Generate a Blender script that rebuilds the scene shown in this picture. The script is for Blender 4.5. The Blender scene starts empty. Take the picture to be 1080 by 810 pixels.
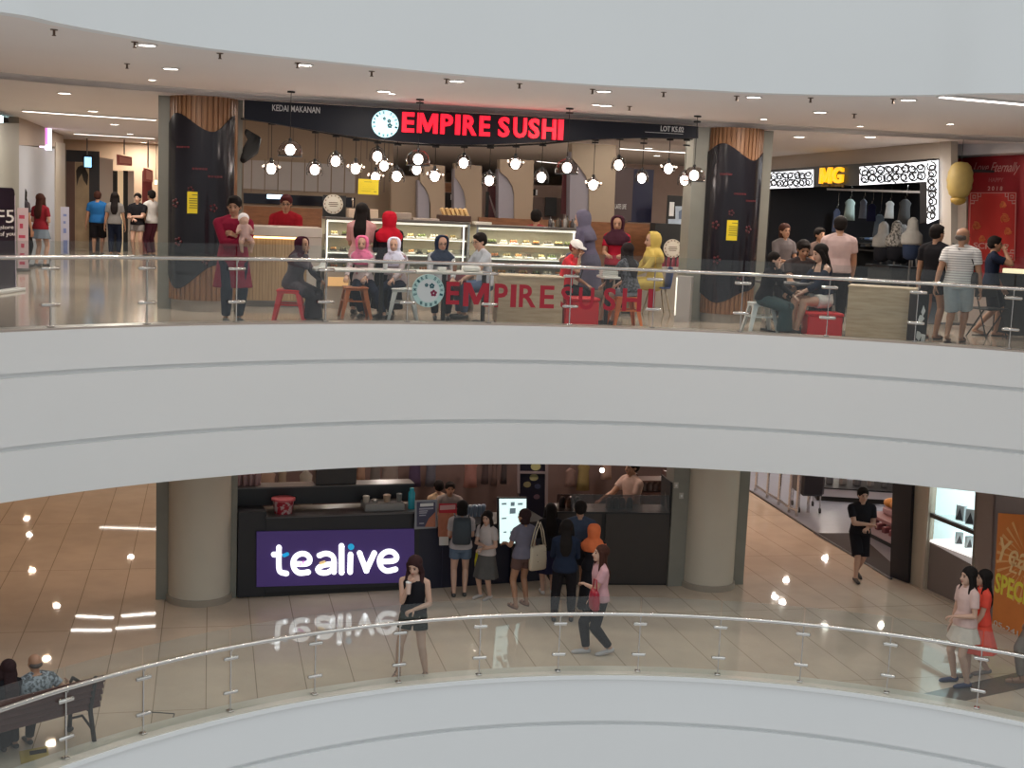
import bpy, bmesh, math, random
from mathutils import Vector, Matrix
random.seed(7)
PI = math.pi
scene = bpy.context.scene
C = scene.collection

# ------------------------------------------------------------------ camera, sky, exposure
F_PX, PITCH, ROLL, EYE = 1382.1, 0.1343, 0.0422, 1.70     # metres above the sushi level (z = 0)
ZL = -4.44                                                # tea level floor
ZC = 3.08                                                 # soffit over the shops
ZT = 3.16                                                 # walkway ceiling
fwd = Vector((0, math.cos(PITCH), -math.sin(PITCH)))
r0 = Vector((1, 0, 0)); u0 = r0.cross(fwd)
CR = r0 * math.cos(ROLL) + u0 * math.sin(ROLL)
CU = u0 * math.cos(ROLL) - r0 * math.sin(ROLL)
cam = bpy.data.objects.new('camera', bpy.data.cameras.new('camera'))
C.objects.link(cam); scene.camera = cam
cam.matrix_world = Matrix(((CR.x, CU.x, -fwd.x, 0), (CR.y, CU.y, -fwd.y, 0), (CR.z, CU.z, -fwd.z, EYE), (0, 0, 0, 1)))
cam.data.sensor_width = 36.0; cam.data.lens = 36.0 * F_PX / 1080.0
cam.data.clip_start = 0.1; cam.data.clip_end = 300

world = bpy.data.worlds.new('world'); scene.world = world; world.use_nodes = True
wn = world.node_tree; wn.nodes.clear()
w_tc = wn.nodes.new('ShaderNodeTexCoord'); w_sp = wn.nodes.new('ShaderNodeSeparateXYZ')
w_mr = wn.nodes.new('ShaderNodeMapRange'); w_cr = wn.nodes.new('ShaderNodeValToRGB')
w_bg = wn.nodes.new('ShaderNodeBackground'); w_o = wn.nodes.new('ShaderNodeOutputWorld')
w_mr.inputs['From Min'].default_value = -1.0
w_cr.color_ramp.elements[0].position = 0.0; w_cr.color_ramp.elements[0].color = (0.50, 0.50, 0.50, 1)
w_mid = w_cr.color_ramp.elements.new(0.5); w_mid.color = (0.22, 0.225, 0.23, 1)
w_top = w_cr.color_ramp.elements[2]; w_top.position = 0.90; w_top.color = (0.90, 0.97, 1.0, 1)
wn.links.new(w_tc.outputs['Generated'], w_sp.inputs[0]); wn.links.new(w_sp.outputs['Z'], w_mr.inputs['Value'])
wn.links.new(w_mr.outputs[0], w_cr.inputs[0]); wn.links.new(w_cr.outputs[0], w_bg.inputs['Color'])
w_bg.inputs['Strength'].default_value = 1.38
wn.links.new(w_bg.outputs[0], w_o.inputs[0])
scene.view_settings.view_transform = 'Standard'; scene.view_settings.look = 'None'
scene.view_settings.gamma = 1.0; scene.view_settings.use_curve_mapping = False
scene.view_settings.exposure = 0.0

# ------------------------------------------------------------------ points in the place
def ray(x, y): return CR * ((x - 540) / F_PX) - CU * ((y - 405) / F_PX) + fwd
def at(x, y, z=0.0):
    d = ray(x, y); t = (z - EYE) / d.z
    return Vector((d.x * t, d.y * t, z))
def aty(x, y, Y):
    d = ray(x, y); t = Y / d.y
    return Vector((d.x * t, Y, EYE + d.z * t))
class Plane:
    """vertical plane through p with horizontal direction u (seen left to right)"""
    def __init__(s, p, q):
        s.p = Vector((p[0], p[1], 0)); s.u = Vector((q[0] - p[0], q[1] - p[1], 0)).normalized()
        s.n = Vector((s.u.y, -s.u.x, 0))          # towards the viewer
    def off(s, d):
        k = Plane((s.p.x, s.p.y), (s.p.x + s.u.x, s.p.y + s.u.y)); k.p = s.p + s.n * d; return k
    def hit(s, x, y):
        d = ray(x, y); o = Vector((0, 0, EYE)); t = (s.p - o).dot(s.n) / d.dot(s.n); q = o + d * t
        return ((q - s.p).dot(s.u), q.z)
    def pt(s, a, z, out=0.0): return Vector((s.p.x + s.u.x * a + s.n.x * out, s.p.y + s.u.y * a + s.n.y * out, z))
    def mat(s): return Matrix(((s.u.x, 0, s.n.x), (s.u.y, 0, s.n.y), (0, 1, 0)))   # text frame: x along, y up, z out

# ------------------------------------------------------------------ materials
MATS = {}
def mat(name, col, rough=0.5, metal=0.0, emit=None, es=0.0, spec=0.5, noise=0.0, nscale=8.0, coat=0.0, bump=0.0):
    if name in MATS: return MATS[name]
    m = bpy.data.materials.new(name); m.use_nodes = True; MATS[name] = m
    nt = m.node_tree; b = nt.nodes['Principled BSDF']
    b.inputs['Base Color'].default_value = (*col, 1); b.inputs['Roughness'].default_value = rough
    b.inputs['Metallic'].default_value = metal; b.inputs['Specular IOR Level'].default_value = spec
    b.inputs['Coat Weight'].default_value = coat
    if emit: b.inputs['Emission Color'].default_value = (*emit, 1); b.inputs['Emission Strength'].default_value = es
    if noise or bump:
        tc = nt.nodes.new('ShaderNodeTexCoord'); nz = nt.nodes.new('ShaderNodeTexNoise'); nz.inputs['Scale'].default_value = nscale
        nz.inputs['Detail'].default_value = 4
        nt.links.new(tc.outputs['Object'], nz.inputs['Vector'])
        if noise:
            mx = nt.nodes.new('ShaderNodeMix'); mx.data_type = 'RGBA'
            mx.inputs['A'].default_value = (*[c * (1 - noise) for c in col], 1); mx.inputs['B'].default_value = (*[min(1, c * (1 + noise)) for c in col], 1)
            nt.links.new(nz.outputs[0], mx.inputs['Factor']); nt.links.new(mx.outputs['Result'], b.inputs['Base Color'])
        if bump:
            bp = nt.nodes.new('ShaderNodeBump'); bp.inputs['Strength'].default_value = bump
            nt.links.new(nz.outputs[0], bp.inputs['Height']); nt.links.new(bp.outputs[0], b.inputs['Normal'])
    return m
def glass(name, tint=(0.93, 0.96, 0.955), ior=1.45, rough=0.02):
    if name in MATS: return MATS[name]
    m = bpy.data.materials.new(name); m.use_nodes = True; MATS[name] = m
    nt = m.node_tree; nt.nodes.clear()
    o = nt.nodes.new('ShaderNodeOutputMaterial'); t = nt.nodes.new('ShaderNodeBsdfTransparent'); g = nt.nodes.new('ShaderNodeBsdfGlossy')
    lw = nt.nodes.new('ShaderNodeLayerWeight'); lw.inputs['Blend'].default_value = .5; pw = nt.nodes.new('ShaderNodeMath'); pw.operation = 'POWER'; pw.inputs[1].default_value = 4.0
    fr = nt.nodes.new('ShaderNodeMath'); fr.operation = 'MULTIPLY_ADD'; fr.inputs[1].default_value = .7; fr.inputs[2].default_value = ((ior - 1) / (ior + 1)) ** 2 * 1.6; mx = nt.nodes.new('ShaderNodeMixShader')
    nt.links.new(lw.outputs['Facing'], pw.inputs[0]); nt.links.new(pw.outputs[0], fr.inputs[0])
    t.inputs[0].default_value = (*tint, 1); g.inputs['Roughness'].default_value = rough
    nt.links.new(fr.outputs[0], mx.inputs[0]); nt.links.new(t.outputs[0], mx.inputs[1]); nt.links.new(g.outputs[0], mx.inputs[2])
    nt.links.new(mx.outputs[0], o.inputs[0]); return m
def ramp_mat(name, c0, c1, tex, scale, rough=0.5, p0=0.4, p1=0.6, vec=(1, 1, 1), metal=0.0, rot=0.0, dist=0.0):
    """two colours of one pattern: tex is noise, wave, voronoi, checker or brick"""
    if name in MATS: return MATS[name]
    m = mat(name, c0, rough, metal); nt = m.node_tree; b = nt.nodes['Principled BSDF']
    tc = nt.nodes.new('ShaderNodeTexCoord'); mp = nt.nodes.new('ShaderNodeMapping')
    mp.inputs['Scale'].default_value = vec; mp.inputs['Rotation'].default_value = (0, 0, rot)
    nt.links.new(tc.outputs['Object'], mp.inputs[0])
    t = nt.nodes.new({'noise': 'ShaderNodeTexNoise', 'wave': 'ShaderNodeTexWave', 'voronoi': 'ShaderNodeTexVoronoi'}[tex])
    t.inputs['Scale'].default_value = scale
    if tex == 'wave': t.bands_direction = 'Z'
    if dist and 'Distortion' in t.inputs: t.inputs['Distortion'].default_value = dist
    nt.links.new(mp.outputs[0], t.inputs['Vector'])
    r = nt.nodes.new('ShaderNodeValToRGB'); r.color_ramp.elements[0].position = p0; r.color_ramp.elements[1].position = p1
    r.color_ramp.elements[0].color = (*c0, 1); r.color_ramp.elements[1].color = (*c1, 1)
    nt.links.new(t.outputs['Distance' if tex == 'voronoi' else 0], r.inputs[0]); nt.links.new(r.outputs[0], b.inputs['Base Color'])
    return m
def tile_mat(name, c0, c1, grout, w, h, rot, rough, mortar=0.006):
    m = mat(name, c0, rough, spec=0.6); nt = m.node_tree; b = nt.nodes['Principled BSDF']
    tc = nt.nodes.new('ShaderNodeTexCoord'); mp = nt.nodes.new('ShaderNodeMapping'); mp.inputs['Rotation'].default_value = (0, 0, rot)
    br = nt.nodes.new('ShaderNodeTexBrick'); br.offset = 0.0; br.inputs['Scale'].default_value = 1.0
    br.inputs['Brick Width'].default_value = w; br.inputs['Row Height'].default_value = h; br.inputs['Mortar Size'].default_value = mortar
    br.inputs['Color1'].default_value = (*c0, 1); br.inputs['Color2'].default_value = (*c1, 1); br.inputs['Mortar'].default_value = (*grout, 1)
    nt.links.new(tc.outputs['Object'], mp.inputs[0]); nt.links.new(mp.outputs[0], br.inputs['Vector'])
    nz = nt.nodes.new('ShaderNodeTexNoise'); nz.inputs['Scale'].default_value = 1.7; nz.inputs['Detail'].default_value = 6
    nt.links.new(tc.outputs['Object'], nz.inputs['Vector'])
    mx = nt.nodes.new('ShaderNodeMix'); mx.data_type = 'RGBA'; mx.blend_type = 'MULTIPLY'; mx.inputs['Factor'].default_value = 0.35
    cr = nt.nodes.new('ShaderNodeValToRGB'); cr.color_ramp.elements[0].color = (.7, .7, .7, 1); cr.color_ramp.elements[0].position = .35; cr.color_ramp.elements[1].position = .65
    nt.links.new(nz.outputs[0], cr.inputs[0]); nt.links.new(br.outputs['Color'], mx.inputs['A']); nt.links.new(cr.outputs[0], mx.inputs['B'])
    nt.links.new(mx.outputs['Result'], b.inputs['Base Color']); return m

WHITE = mat('white_paint', (0.80, 0.81, 0.81), 0.55, noise=0.02, nscale=0.6)
GROOVE = mat('groove_shadow_grey', (0.35, 0.35, 0.33), 0.7)
CEIL = mat('ceiling_paint', (0.82, 0.75, 0.71), 0.7, noise=0.03, nscale=0.7)
CEIL2 = mat('inner_ceiling_paint', (0.80, 0.76, 0.75), 0.7, noise=0.03, nscale=0.7)
GREY_STRIP = mat('grey_stone_strip', (0.24, 0.235, 0.20), 0.45, noise=0.1, nscale=5)
CREAM = mat('cream_column_paint', (0.60, 0.54, 0.44), 0.5, noise=0.06, nscale=2)
STEEL = mat('brushed_steel', (0.62, 0.60, 0.57), 0.22, 1.0)
DSTEEL = mat('dark_steel', (0.22, 0.21, 0.20), 0.35, 1.0)
GLASS = glass('clear_glass')
SGLASS = glass('shop_glass', (0.95, 0.97, 0.97), 1.35)
BLACK = mat('black_laminate', (0.012, 0.012, 0.014), 0.35)
MBLACK = mat('matt_black', (0.02, 0.02, 0.02), 0.7)
OAK = ramp_mat('pale_oak', (0.56, 0.43, 0.29), (0.44, 0.32, 0.20), 'noise', 3.0, 0.45, .35, .7, (1, 1, 9))
OAKV = ramp_mat('upright_oak', (0.50, 0.34, 0.18), (0.38, 0.24, 0.12), 'noise', 3.0, 0.5, .3, .7, (9, 9, .6))
WOODR = ramp_mat('red_brown_wood', (0.25, 0.105, 0.045), (0.17, 0.07, 0.03), 'noise', 3.0, 0.45, .3, .7, (2, 2, 8))
SLAT = ramp_mat('slat_wood', (0.30, 0.15, 0.07), (0.20, 0.09, 0.04), 'noise', 4.0, 0.5, .3, .7, (6, 6, .5))
YELLOW = mat('yellow_paper', (0.80, 0.62, 0.02), 0.6, noise=0.03)
RED = mat('red_paint', (0.62, 0.015, 0.02), 0.35, noise=0.04)
WPLAS = mat('white_plastic', (0.75, 0.75, 0.74), 0.35, noise=0.02)
PAPER = mat('white_paper', (0.72, 0.71, 0.68), 0.7, noise=0.03)

# ------------------------------------------------------------------ mesh building
class MB:
    def __init__(s): s.v = []; s.f = []; s.m = []
    def add(s, vs, fs, mi=0):
        o = len(s.v); s.v += [Vector(v) for v in vs]; s.f += [[i + o for i in f] for f in fs]; s.m += [mi] * len(fs); return s
    def box(s, c, size, rz=0.0, mi=0, M=None, bev=0.0):
        hx, hy, hz = size[0] / 2, size[1] / 2, size[2] / 2
        if bev > 0:
            b = min(bev, hx * .9, hy * .9, hz * .9)
            vs = []; 
            for sx in (-1, 1):
                for sy in (-1, 1):
                    for sz in (-1, 1):
                        vs += [(sx * (hx - b), sy * (hy - b), sz * hz), (sx * (hx - b), sy * hy, sz * (hz - b)), (sx * hx, sy * (hy - b), sz * (hz - b))]
            bm = bmesh.new()
            for v in vs: bm.verts.new(v)
            bmesh.ops.convex_hull(bm, input=bm.verts); bm.verts.index_update()
            bmesh.ops.dissolve_limit(bm, angle_limit=0.02, verts=bm.verts, edges=bm.edges); bm.verts.index_update()
            vs = [v.co.copy() for v in bm.verts]; fs = [[v.index for v in f.verts] for f in bm.faces]; bm.free()
        else:
            vs = [Vector((x, y, z)) for z in (-hz, hz) for x, y in ((-hx, -hy), (hx, -hy), (hx, hy), (-hx, hy))]
            fs = [(0, 3, 2, 1), (4, 5, 6, 7), (0, 1, 5, 4), (1, 2, 6, 5), (2, 3, 7, 6), (3, 0, 4, 7)]
        R = M if M is not None else Matrix.Rotation(rz, 3, 'Z')
        return s.add([R @ v + Vector(c) for v in vs], fs, mi)
    def prism(s, poly, z0, z1, mi=0, fn=None):
        """poly of (a, b) extruded from z0 to z1; fn maps (a, b, z) into the place"""
        fn = fn or (lambda a, b, z: (a, b, z)); n = len(poly)
        vs = [fn(a, b, z0) for a, b in poly] + [fn(a, b, z1) for a, b in poly]
        fs = [list(range(n))[::-1], [n + i for i in range(n)]] + [(i, (i + 1) % n, n + (i + 1) % n, n + i) for i in range(n)]
        return s.add(vs, fs, mi)
    def loft(s, rings, closed=True, cap=True, mi=0):
        n = len(rings[0]); vs = [p for r in rings for p in r]; fs = []
        for k in range(len(rings) - 1):
            for i in range(n if closed else n - 1):
                j = (i + 1) % n; fs.append((k * n + i, k * n + j, (k + 1) * n + j, (k + 1) * n + i))
        if cap and closed: fs += [list(range(n))[::-1], [(len(rings) - 1) * n + i for i in range(n)]]
        return s.add(vs, fs, mi)
    def tube(s, path, r, n=8, mi=0, cap=True):
        path = [Vector(p) for p in path]; rs = r if isinstance(r, (list, tuple)) else [r] * len(path); rings = []; prev = None
        for i, p in enumerate(path):
            d = (path[min(i + 1, len(path) - 1)] - path[max(i - 1, 0)])
            d = d.normalized() if d.length > 1e-9 else Vector((0, 0, 1))
            if prev is None: a = d.orthogonal().normalized()
            else:
                a = prev - d * prev.dot(d); a = a.normalized() if a.length > 1e-6 else d.orthogonal().normalized()
            b = d.cross(a); prev = a
            rings.append([p + (a * math.cos(2 * PI * k / n) + b * math.sin(2 * PI * k / n)) * rs[i] for k in range(n)])
        return s.loft(rings, True, cap, mi)
    def lathe(s, prof, c=(0, 0, 0), n=20, mi=0, M=None, cap=True):
        c = Vector(c); rings = []
        for r, z in prof:
            rings.append([c + (M @ Vector((r * math.cos(2 * PI * k / n), r * math.sin(2 * PI * k / n), z)) if M is not None else Vector((r * math.cos(2 * PI * k / n), r * math.sin(2 * PI * k / n), z))) for k in range(n)])
        return s.loft(rings, True, cap, mi)
    def ball(s, c, r, n=14, m=8, mi=0, M=None):
        r = (r, r, r) if not isinstance(r, (tuple, list, Vector)) else r; c = Vector(c); rings = []
        for i in range(m + 1):
            th = PI * (i + 0.02 * (i == 0) - 0.02 * (i == m)) / m if 0 < i < m else (0.03 if i == 0 else PI - 0.03)
            ring = []
            for k in range(n):
                v = Vector((r[0] * math.sin(th) * math.cos(2 * PI * k / n), r[1] * math.sin(th) * math.sin(2 * PI * k / n), -r[2] * math.cos(th)))
                ring.append(c + (M @ v if M is not None else v))
            rings.append(ring)
        return s.loft(rings, True, True, mi)
    def build(s, name, mats, parent=None, smooth=False, loc=None, M=None):
        me = bpy.data.meshes.new(name)
        me.from_pydata([tuple(v) for v in s.v], [], s.f); me.update()
        for m in (mats if isinstance(mats, (list, tuple)) else [mats]): me.materials.append(m)
        for p, mi in zip(me.polygons, s.m): p.material_index = mi; p.use_smooth = bool(smooth)
        bm = bmesh.new(); bm.from_mesh(me); bmesh.ops.recalc_face_normals(bm, faces=bm.faces); bm.to_mesh(me); bm.free()
        if smooth and smooth is not True:
            me.set_sharp_from_angle(angle=math.radians(smooth))
        o = bpy.data.objects.new(name, me); C.objects.link(o)
        if parent is not None: o.parent = parent
        if M is not None: o.matrix_local = M
        if loc is not None: o.location = loc
        return o
def tag(o, label, cat, group=None, kind=None):
    o['label'] = label; o['category'] = cat
    if group: o['group'] = group
    if kind: o['kind'] = kind
    return o
def thing(name, label, cat, loc=(0, 0, 0), rz=0.0, group=None):
    o = bpy.data.objects.new(name, None); C.objects.link(o); o.empty_display_size = 0.1
    o.location = loc; o.rotation_euler = (0, 0, rz); return tag(o, label, cat, group)
def struct(name, mb, m, parent=None, smooth=False):
    o = mb.build(name, m, parent, smooth)
    if parent is None: o['kind'] = 'structure'
    return o
def dup(o, loc=None, rz=None, label=None, group=None, parent=None):
    c = o.copy(); C.objects.link(c)
    if parent is not None: c.parent = parent
    if loc is not None: c.location = loc
    if rz is not None: c.rotation_euler = (0, 0, rz)
    if label: c['label'] = label
    if group: c['group'] = group
    for ch in list(o.children): dup(ch, parent=c)
    return c
def text_mesh(txt, bold=0.0, extrude=0.0, shear=0.0, spacing=1.0):
    cu = bpy.data.curves.new('lettering', 'FONT'); cu.body = txt; cu.size = 1.0; cu.offset = bold; cu.extrude = extrude; cu.shear = shear
    cu.space_character = spacing; cu.resolution_u = 3
    ob = bpy.data.objects.new('lettering', cu); C.objects.link(ob)
    dg = bpy.context.evaluated_depsgraph_get(); me = bpy.data.meshes.new_from_object(ob.evaluated_get(dg))
    bpy.data.objects.remove(ob); return me
def letter_fit(txt, w, h, depth, bold=0.0, shear=0.0, spacing=1.0):
    """letters as a mesh builder filling w by h, standing out by depth"""
    me = text_mesh(txt, bold, 0.5, shear, spacing); vs = [v.co.copy() for v in me.vertices]
    x0 = min(v.x for v in vs); x1 = max(v.x for v in vs); y0 = min(v.y for v in vs); y1 = max(v.y for v in vs)
    mb = MB(); mb.add([((v.x - x0) / (x1 - x0) * w, (v.y - y0) / (y1 - y0) * h, (v.z + .5) * depth) for v in vs], [list(p.vertices) for p in me.polygons])
    bpy.data.meshes.remove(me); return mb
def glyph_m(w, h, d):
    P = [(0, 0), (0, 1), (.27, 1), (.5, .42), (.73, 1), (1, 1), (1, 0), (.79, 0), (.79, .60), (.58, .08), (.42, .08), (.21, .60), (.21, 0)]
    return MB().prism([(a * w, b * h) for a, b in P], 0, d)
def wordmark(name, cells, pl, yt, yb, m, par_fn, depth=.05, out=.06, bold=.03):
    """letters one by one: cells of (character, x0, x1); yt and yb are pixel rows at x0 as functions"""
    for chh, x0, x1 in cells:
        a0, z1 = pl.hit(x0, yt(x0)); a1, _ = pl.hit(x1, yt(x0)); z0 = pl.hit(x0, yb(x0))[1]
        mb = glyph_m(a1 - a0, z1 - z0, depth) if chh == 'M' else letter_fit(chh, a1 - a0, z1 - z0, depth, bold)
        R = pl.mat(); o = pl.pt(a0, z0, out); mb.v = [R @ v + o for v in mb.v]; par_fn(mb.build(name, m))
def letters(name, txt, pl, tl, br, m, parent=None, depth=0.02, out=0.0, bold=0.0, shear=0.0, spacing=1.0, bl=None):
    """letters on plane pl whose box runs from pixel tl to pixel br"""
    a0, z1 = pl.hit(*tl); a1, z0 = pl.hit(*br)
    if bl: z0 = pl.hit(*bl)[1]
    mb = letter_fit(txt, a1 - a0, abs(z1 - z0), depth, bold, shear, spacing); R = pl.mat(); o = pl.pt(a0, min(z0, z1), out)
    mb.v = [R @ v + o for v in mb.v]
    return mb.build(name, m, parent)
def pbox(pl, a0, a1, z0, z1, o0, o1, mb=None, mi=0, bev=0.0):
    """box standing on plane pl: along a0..a1, height z0..z1, out o0..o1"""
    mb = mb or MB(); M = Matrix(((pl.u.x, pl.n.x, 0), (pl.u.y, pl.n.y, 0), (0, 0, 1)))
    return mb.box(pl.pt((a0 + a1) / 2, (z0 + z1) / 2, (o0 + o1) / 2), (abs(a1 - a0), abs(o1 - o0), abs(z1 - z0)), 0, mi, M, bev)
def pixbox(pl, x0, y0, x1, y1, o0, o1, mb=None, mi=0):
    a0, z1 = pl.hit(x0, y0); a1, z0 = pl.hit(x1, y1)
    return pbox(pl, a0, a1, z0, z1, o0, o1, mb, mi)
def pixpoly(pl, pts, o0, o1, mb=None, mi=0):
    mb = mb or MB(); poly = [pl.hit(*p) for p in pts]
    return mb.prism(poly, o0, o1, mi, lambda a, z, o: pl.pt(a, z, o))
def area(name, loc, size, power, col, rot=(0, 0, 0), shape='DISK', sy=None):
    l = bpy.data.lights.new(name, 'AREA'); l.energy = power; l.color = col; l.shape = shape; l.size = size
    if sy: l.size_y = sy
    o = bpy.data.objects.new(name, l); C.objects.link(o); o.location = loc; o.rotation_euler = rot; return o
WARM = (1.0, 0.80, 0.62); NEUT = (1.0, 0.90, 0.80); COOL = (0.85, 0.93, 1.0)
# ------------------------------------------------------------------ the building
CC = Vector((2.34, 8.11, 0)); RU, RL = 10.65, 8.65
def arcp(r, deg, z): t = math.radians(deg); return Vector((CC.x + r * math.cos(t), CC.y + r * math.sin(t), z))
ARC = [-25 + i * 2.0 for i in range(116)]                      # -25 .. 205 degrees
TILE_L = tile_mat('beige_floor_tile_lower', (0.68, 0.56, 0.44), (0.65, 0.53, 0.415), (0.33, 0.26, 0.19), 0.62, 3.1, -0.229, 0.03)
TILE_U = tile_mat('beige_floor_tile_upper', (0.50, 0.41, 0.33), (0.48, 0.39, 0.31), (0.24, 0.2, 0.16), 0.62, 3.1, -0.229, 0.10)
def ring(r0, r1, z, t, name, m):
    mb = MB()
    rings = [[arcp(r0, a, z), arcp(r1, a, z), arcp(r1, a, z - t), arcp(r0, a, z - t)] for a in ARC]
    mb.loft(rings, True, True); return struct(name, mb, m)
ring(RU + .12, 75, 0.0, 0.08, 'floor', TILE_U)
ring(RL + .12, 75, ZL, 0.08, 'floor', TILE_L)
ring(RU + .12, 75, -1.20, 0.08, 'ceiling', CEIL2)
# dark stone band let into the lower floor at the right
mb = MB(); pts = [at(945, 738, ZL), at(1080, 708, ZL), at(1110, 702, ZL), at(1110, 719, ZL), at(1080, 726, ZL), at(995, 744, ZL)]
mb.prism([(p.x, p.y) for p in pts], ZL + .001, ZL + .004); struct('floor', mb, mat('grey_stone_band', (0.12, 0.10, 0.085), 0.12, noise=.1))
def fascia(r, ztop, prof, name):
    """turned band: prof is a list of (inset, z); grooves are real recesses"""
    mb = MB(); rings = [[arcp(r + i, a, z) for i, z in prof] for a in ARC]; mb.loft(rings, True, True); return struct(name, mb, WHITE, None, 30)
def gband(z): return [(0, z + .030), (.05, z + .028), (.05, z - .028), (0, z - .030)]
fascia(RU, 0, [(0.0, 0.03)] + gband(-.48) + gband(-1.34) + [(0, -1.96), (.25, -1.96), (.25, .03)], 'wall_atrium_middle')
fascia(RL, ZL, [(-.04, ZL + .05), (-.04, ZL), (0, ZL - .02)] + gband(ZL - .62) + gband(ZL - 1.45) + [(0, ZL - 2.1), (.25, ZL - 2.1), (.25, ZL + .05)], 'wall_atrium_lower')
mb = MB(); mb.loft([[arcp(RU + .02, a, .03), arcp(RU + .3, a, .03), arcp(RU + .3, a, .055), arcp(RU + .02, a, .055)] for a in ARC]); struct('trim_1', mb, mat('stone_kerb_upper', (0.42, 0.36, 0.32), 0.3, noise=.06))
mb = MB(); mb.loft([[arcp(RL - .02, a, ZL + .05), arcp(RL + .30, a, ZL + .05), arcp(RL + .30, a, ZL + .065), arcp(RL - .02, a, ZL + .065)] for a in ARC]); struct('trim_2', mb, mat('stone_kerb_lower', (0.62, 0.58, 0.50), 0.3, noise=.08))

# the slab of the floor above, its white band and the ceiling under it
pe = [(0, 12), (60, 24), (120, 35), (220, 51), (360, 66), (500, 80), (640, 90), (720, 93.5), (800, 98), (900, 100.5), (990, 100), (1080, 98)]
pc = [at(x, y, ZT - .02) for x, y in pe]
ctrl = [Vector((-9.5, 1, 0)), Vector((-7.6, 6, 0)), Vector((-6.0, 10, 0))] + [Vector((p.x, p.y, 0)) for p in pc] + [Vector((9.0, 13.3, 0)), Vector((12.5, 8, 0)), Vector((14, 1, 0))]
def catmull(P, n=6):
    out = []
    for i in range(len(P) - 1):
        p0, p1, p2, p3 = P[max(i - 1, 0)], P[i], P[i + 1], P[min(i + 2, len(P) - 1)]
        for k in range(n):
            t = k / n; out.append(0.5 * ((2 * p1) + (p2 - p0) * t + (2 * p0 - 5 * p1 + 4 * p2 - p3) * t * t + (-p0 + 3 * p1 - 3 * p2 + p3) * t ** 3))
    return out + [P[-1]]
UC = catmull(ctrl)
for _ in range(3): UC = [UC[0]] + [(UC[i - 1] + UC[i] * 2 + UC[i + 1]) / 4 for i in range(1, len(UC) - 1)] + [UC[-1]]
def outer(p, d):
    v = Vector((p.x - CC.x, p.y - CC.y + 3, 0)).normalized(); return Vector((p.x, p.y, 0)) + v * d
mb = MB(); mb.loft([[Vector((p.x, p.y, ZT - .02)), Vector((p.x, p.y, ZT + 3.2)), outer(p, .2) + Vector((0, 0, ZT + 3.2)), outer(p, .2) + Vector((0, 0, ZT - .02))] for p in UC]); struct('wall_atrium_upper', mb, WHITE, None, 30)
mb = MB(); mb.loft([[outer(p, .02) + Vector((0, 0, ZT)), outer(p, .02) + Vector((0, 0, ZT + .1)), outer(p, 60) + Vector((0, 0, ZT + .1)), outer(p, 60) + Vector((0, 0, ZT))] for p in UC]); struct('ceiling', mb, CEIL)
# lowered soffit over the shop line: riser plus flat inner ceiling
sp = [(-150, 65), (0, 84), (165, 97), (257, 104), (400, 113.5), (560, 122.5), (735, 133), (814, 137), (1000, 147), (1080, 150), (1200, 153)]
SL = [at(x, y, ZC) for x, y in sp]
NRM = Vector((.228, -.974, 0))
SF = [Vector((p.x, p.y, 0)) + NRM * .10 for p in SL]
SF = catmull(SF, 4)
for _ in range(4): SF = [SF[0]] + [(SF[i - 1] + SF[i] * 2 + SF[i + 1]) / 4 for i in range(1, len(SF) - 1)] + [SF[-1]]
mb = MB(); mb.loft([[p + Vector((0, 0, ZC)), p + Vector((0, 0, ZT + .02)), p - NRM * .06 + Vector((0, 0, ZT + .02)), p - NRM * .06 + Vector((0, 0, ZC))] for p in SF], True, True); struct('trim_3', mb, mat('soffit_paint', (0.64, 0.59, 0.55), 0.7), None, 30)
mb = MB(); mb.loft([[p + Vector((0, 0, ZC)), p + Vector((0, 0, ZC + .05)), p - NRM * 60 + Vector((0, 0, ZC + .05)), p - NRM * 60 + Vector((0, 0, ZC))] for p in SF], True, True); struct('ceiling', mb, CEIL2)
# walls that close the floors far behind the shops
mb = MB(); pb = Plane((-30, 52), (30, 66)); pbox(pb, -5, 70, ZL, ZC + .2, -.3, 0, mb); struct('wall_back', mb, mat('far_wall_paint', (0.42, 0.33, 0.25), 0.7, noise=.2, nscale=.3))

# ------------------------------------------------------------------ columns
FP = Plane((-4.05, 19.28), (2.79, 20.88))                        # the shop line between the columns
def column(cx, cy, r, zb, zt, body, name):
    return struct(name, MB().lathe([(r + .0, zb), (r, zt)], (cx, cy, 0), 48), body, None, 40)
def colpos(xl, xr, Y): 
    a = aty(xl, 560, Y); b = aty(xr, 560, Y); return (a + b) / 2, (b - a).length / 2
CL, rl_ = colpos(178, 243.5, 19.45); CRt, rr_ = colpos(723, 775, 21.35)
for (cc, rad, xs, ang) in ((CL, .465, ((164.6, 178.5), (243, 250)), 0), (CRt, .43, ((707, 724), (774, 787)), 0)):
    column(cc.x, cc.y, rad, ZL, -1.3, CREAM, 'column')
    struct('trim_4', MB().lathe([(rad + .03, ZL), (rad + .03, ZL + .09), (rad + .001, ZL + .10)], (cc.x, cc.y, 0), 48), mat('column_skirting', (0.36, 0.31, 0.25), 0.4), None, 40)
    for (xa, xb) in xs:
        k = Plane((cc.x, cc.y - .02), (cc.x + .974, cc.y - .02 + .228))
        a0, _ = k.hit(xa, 560); a1, _ = k.hit(xb, 560)
        mb = pbox(k, a0, a1, ZL, -1.3, -.35, .02); pbox(k, a0, a1, 0, ZC, -.35, .02, mb)
        struct('trim_5', mb, GREY_STRIP)
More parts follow.
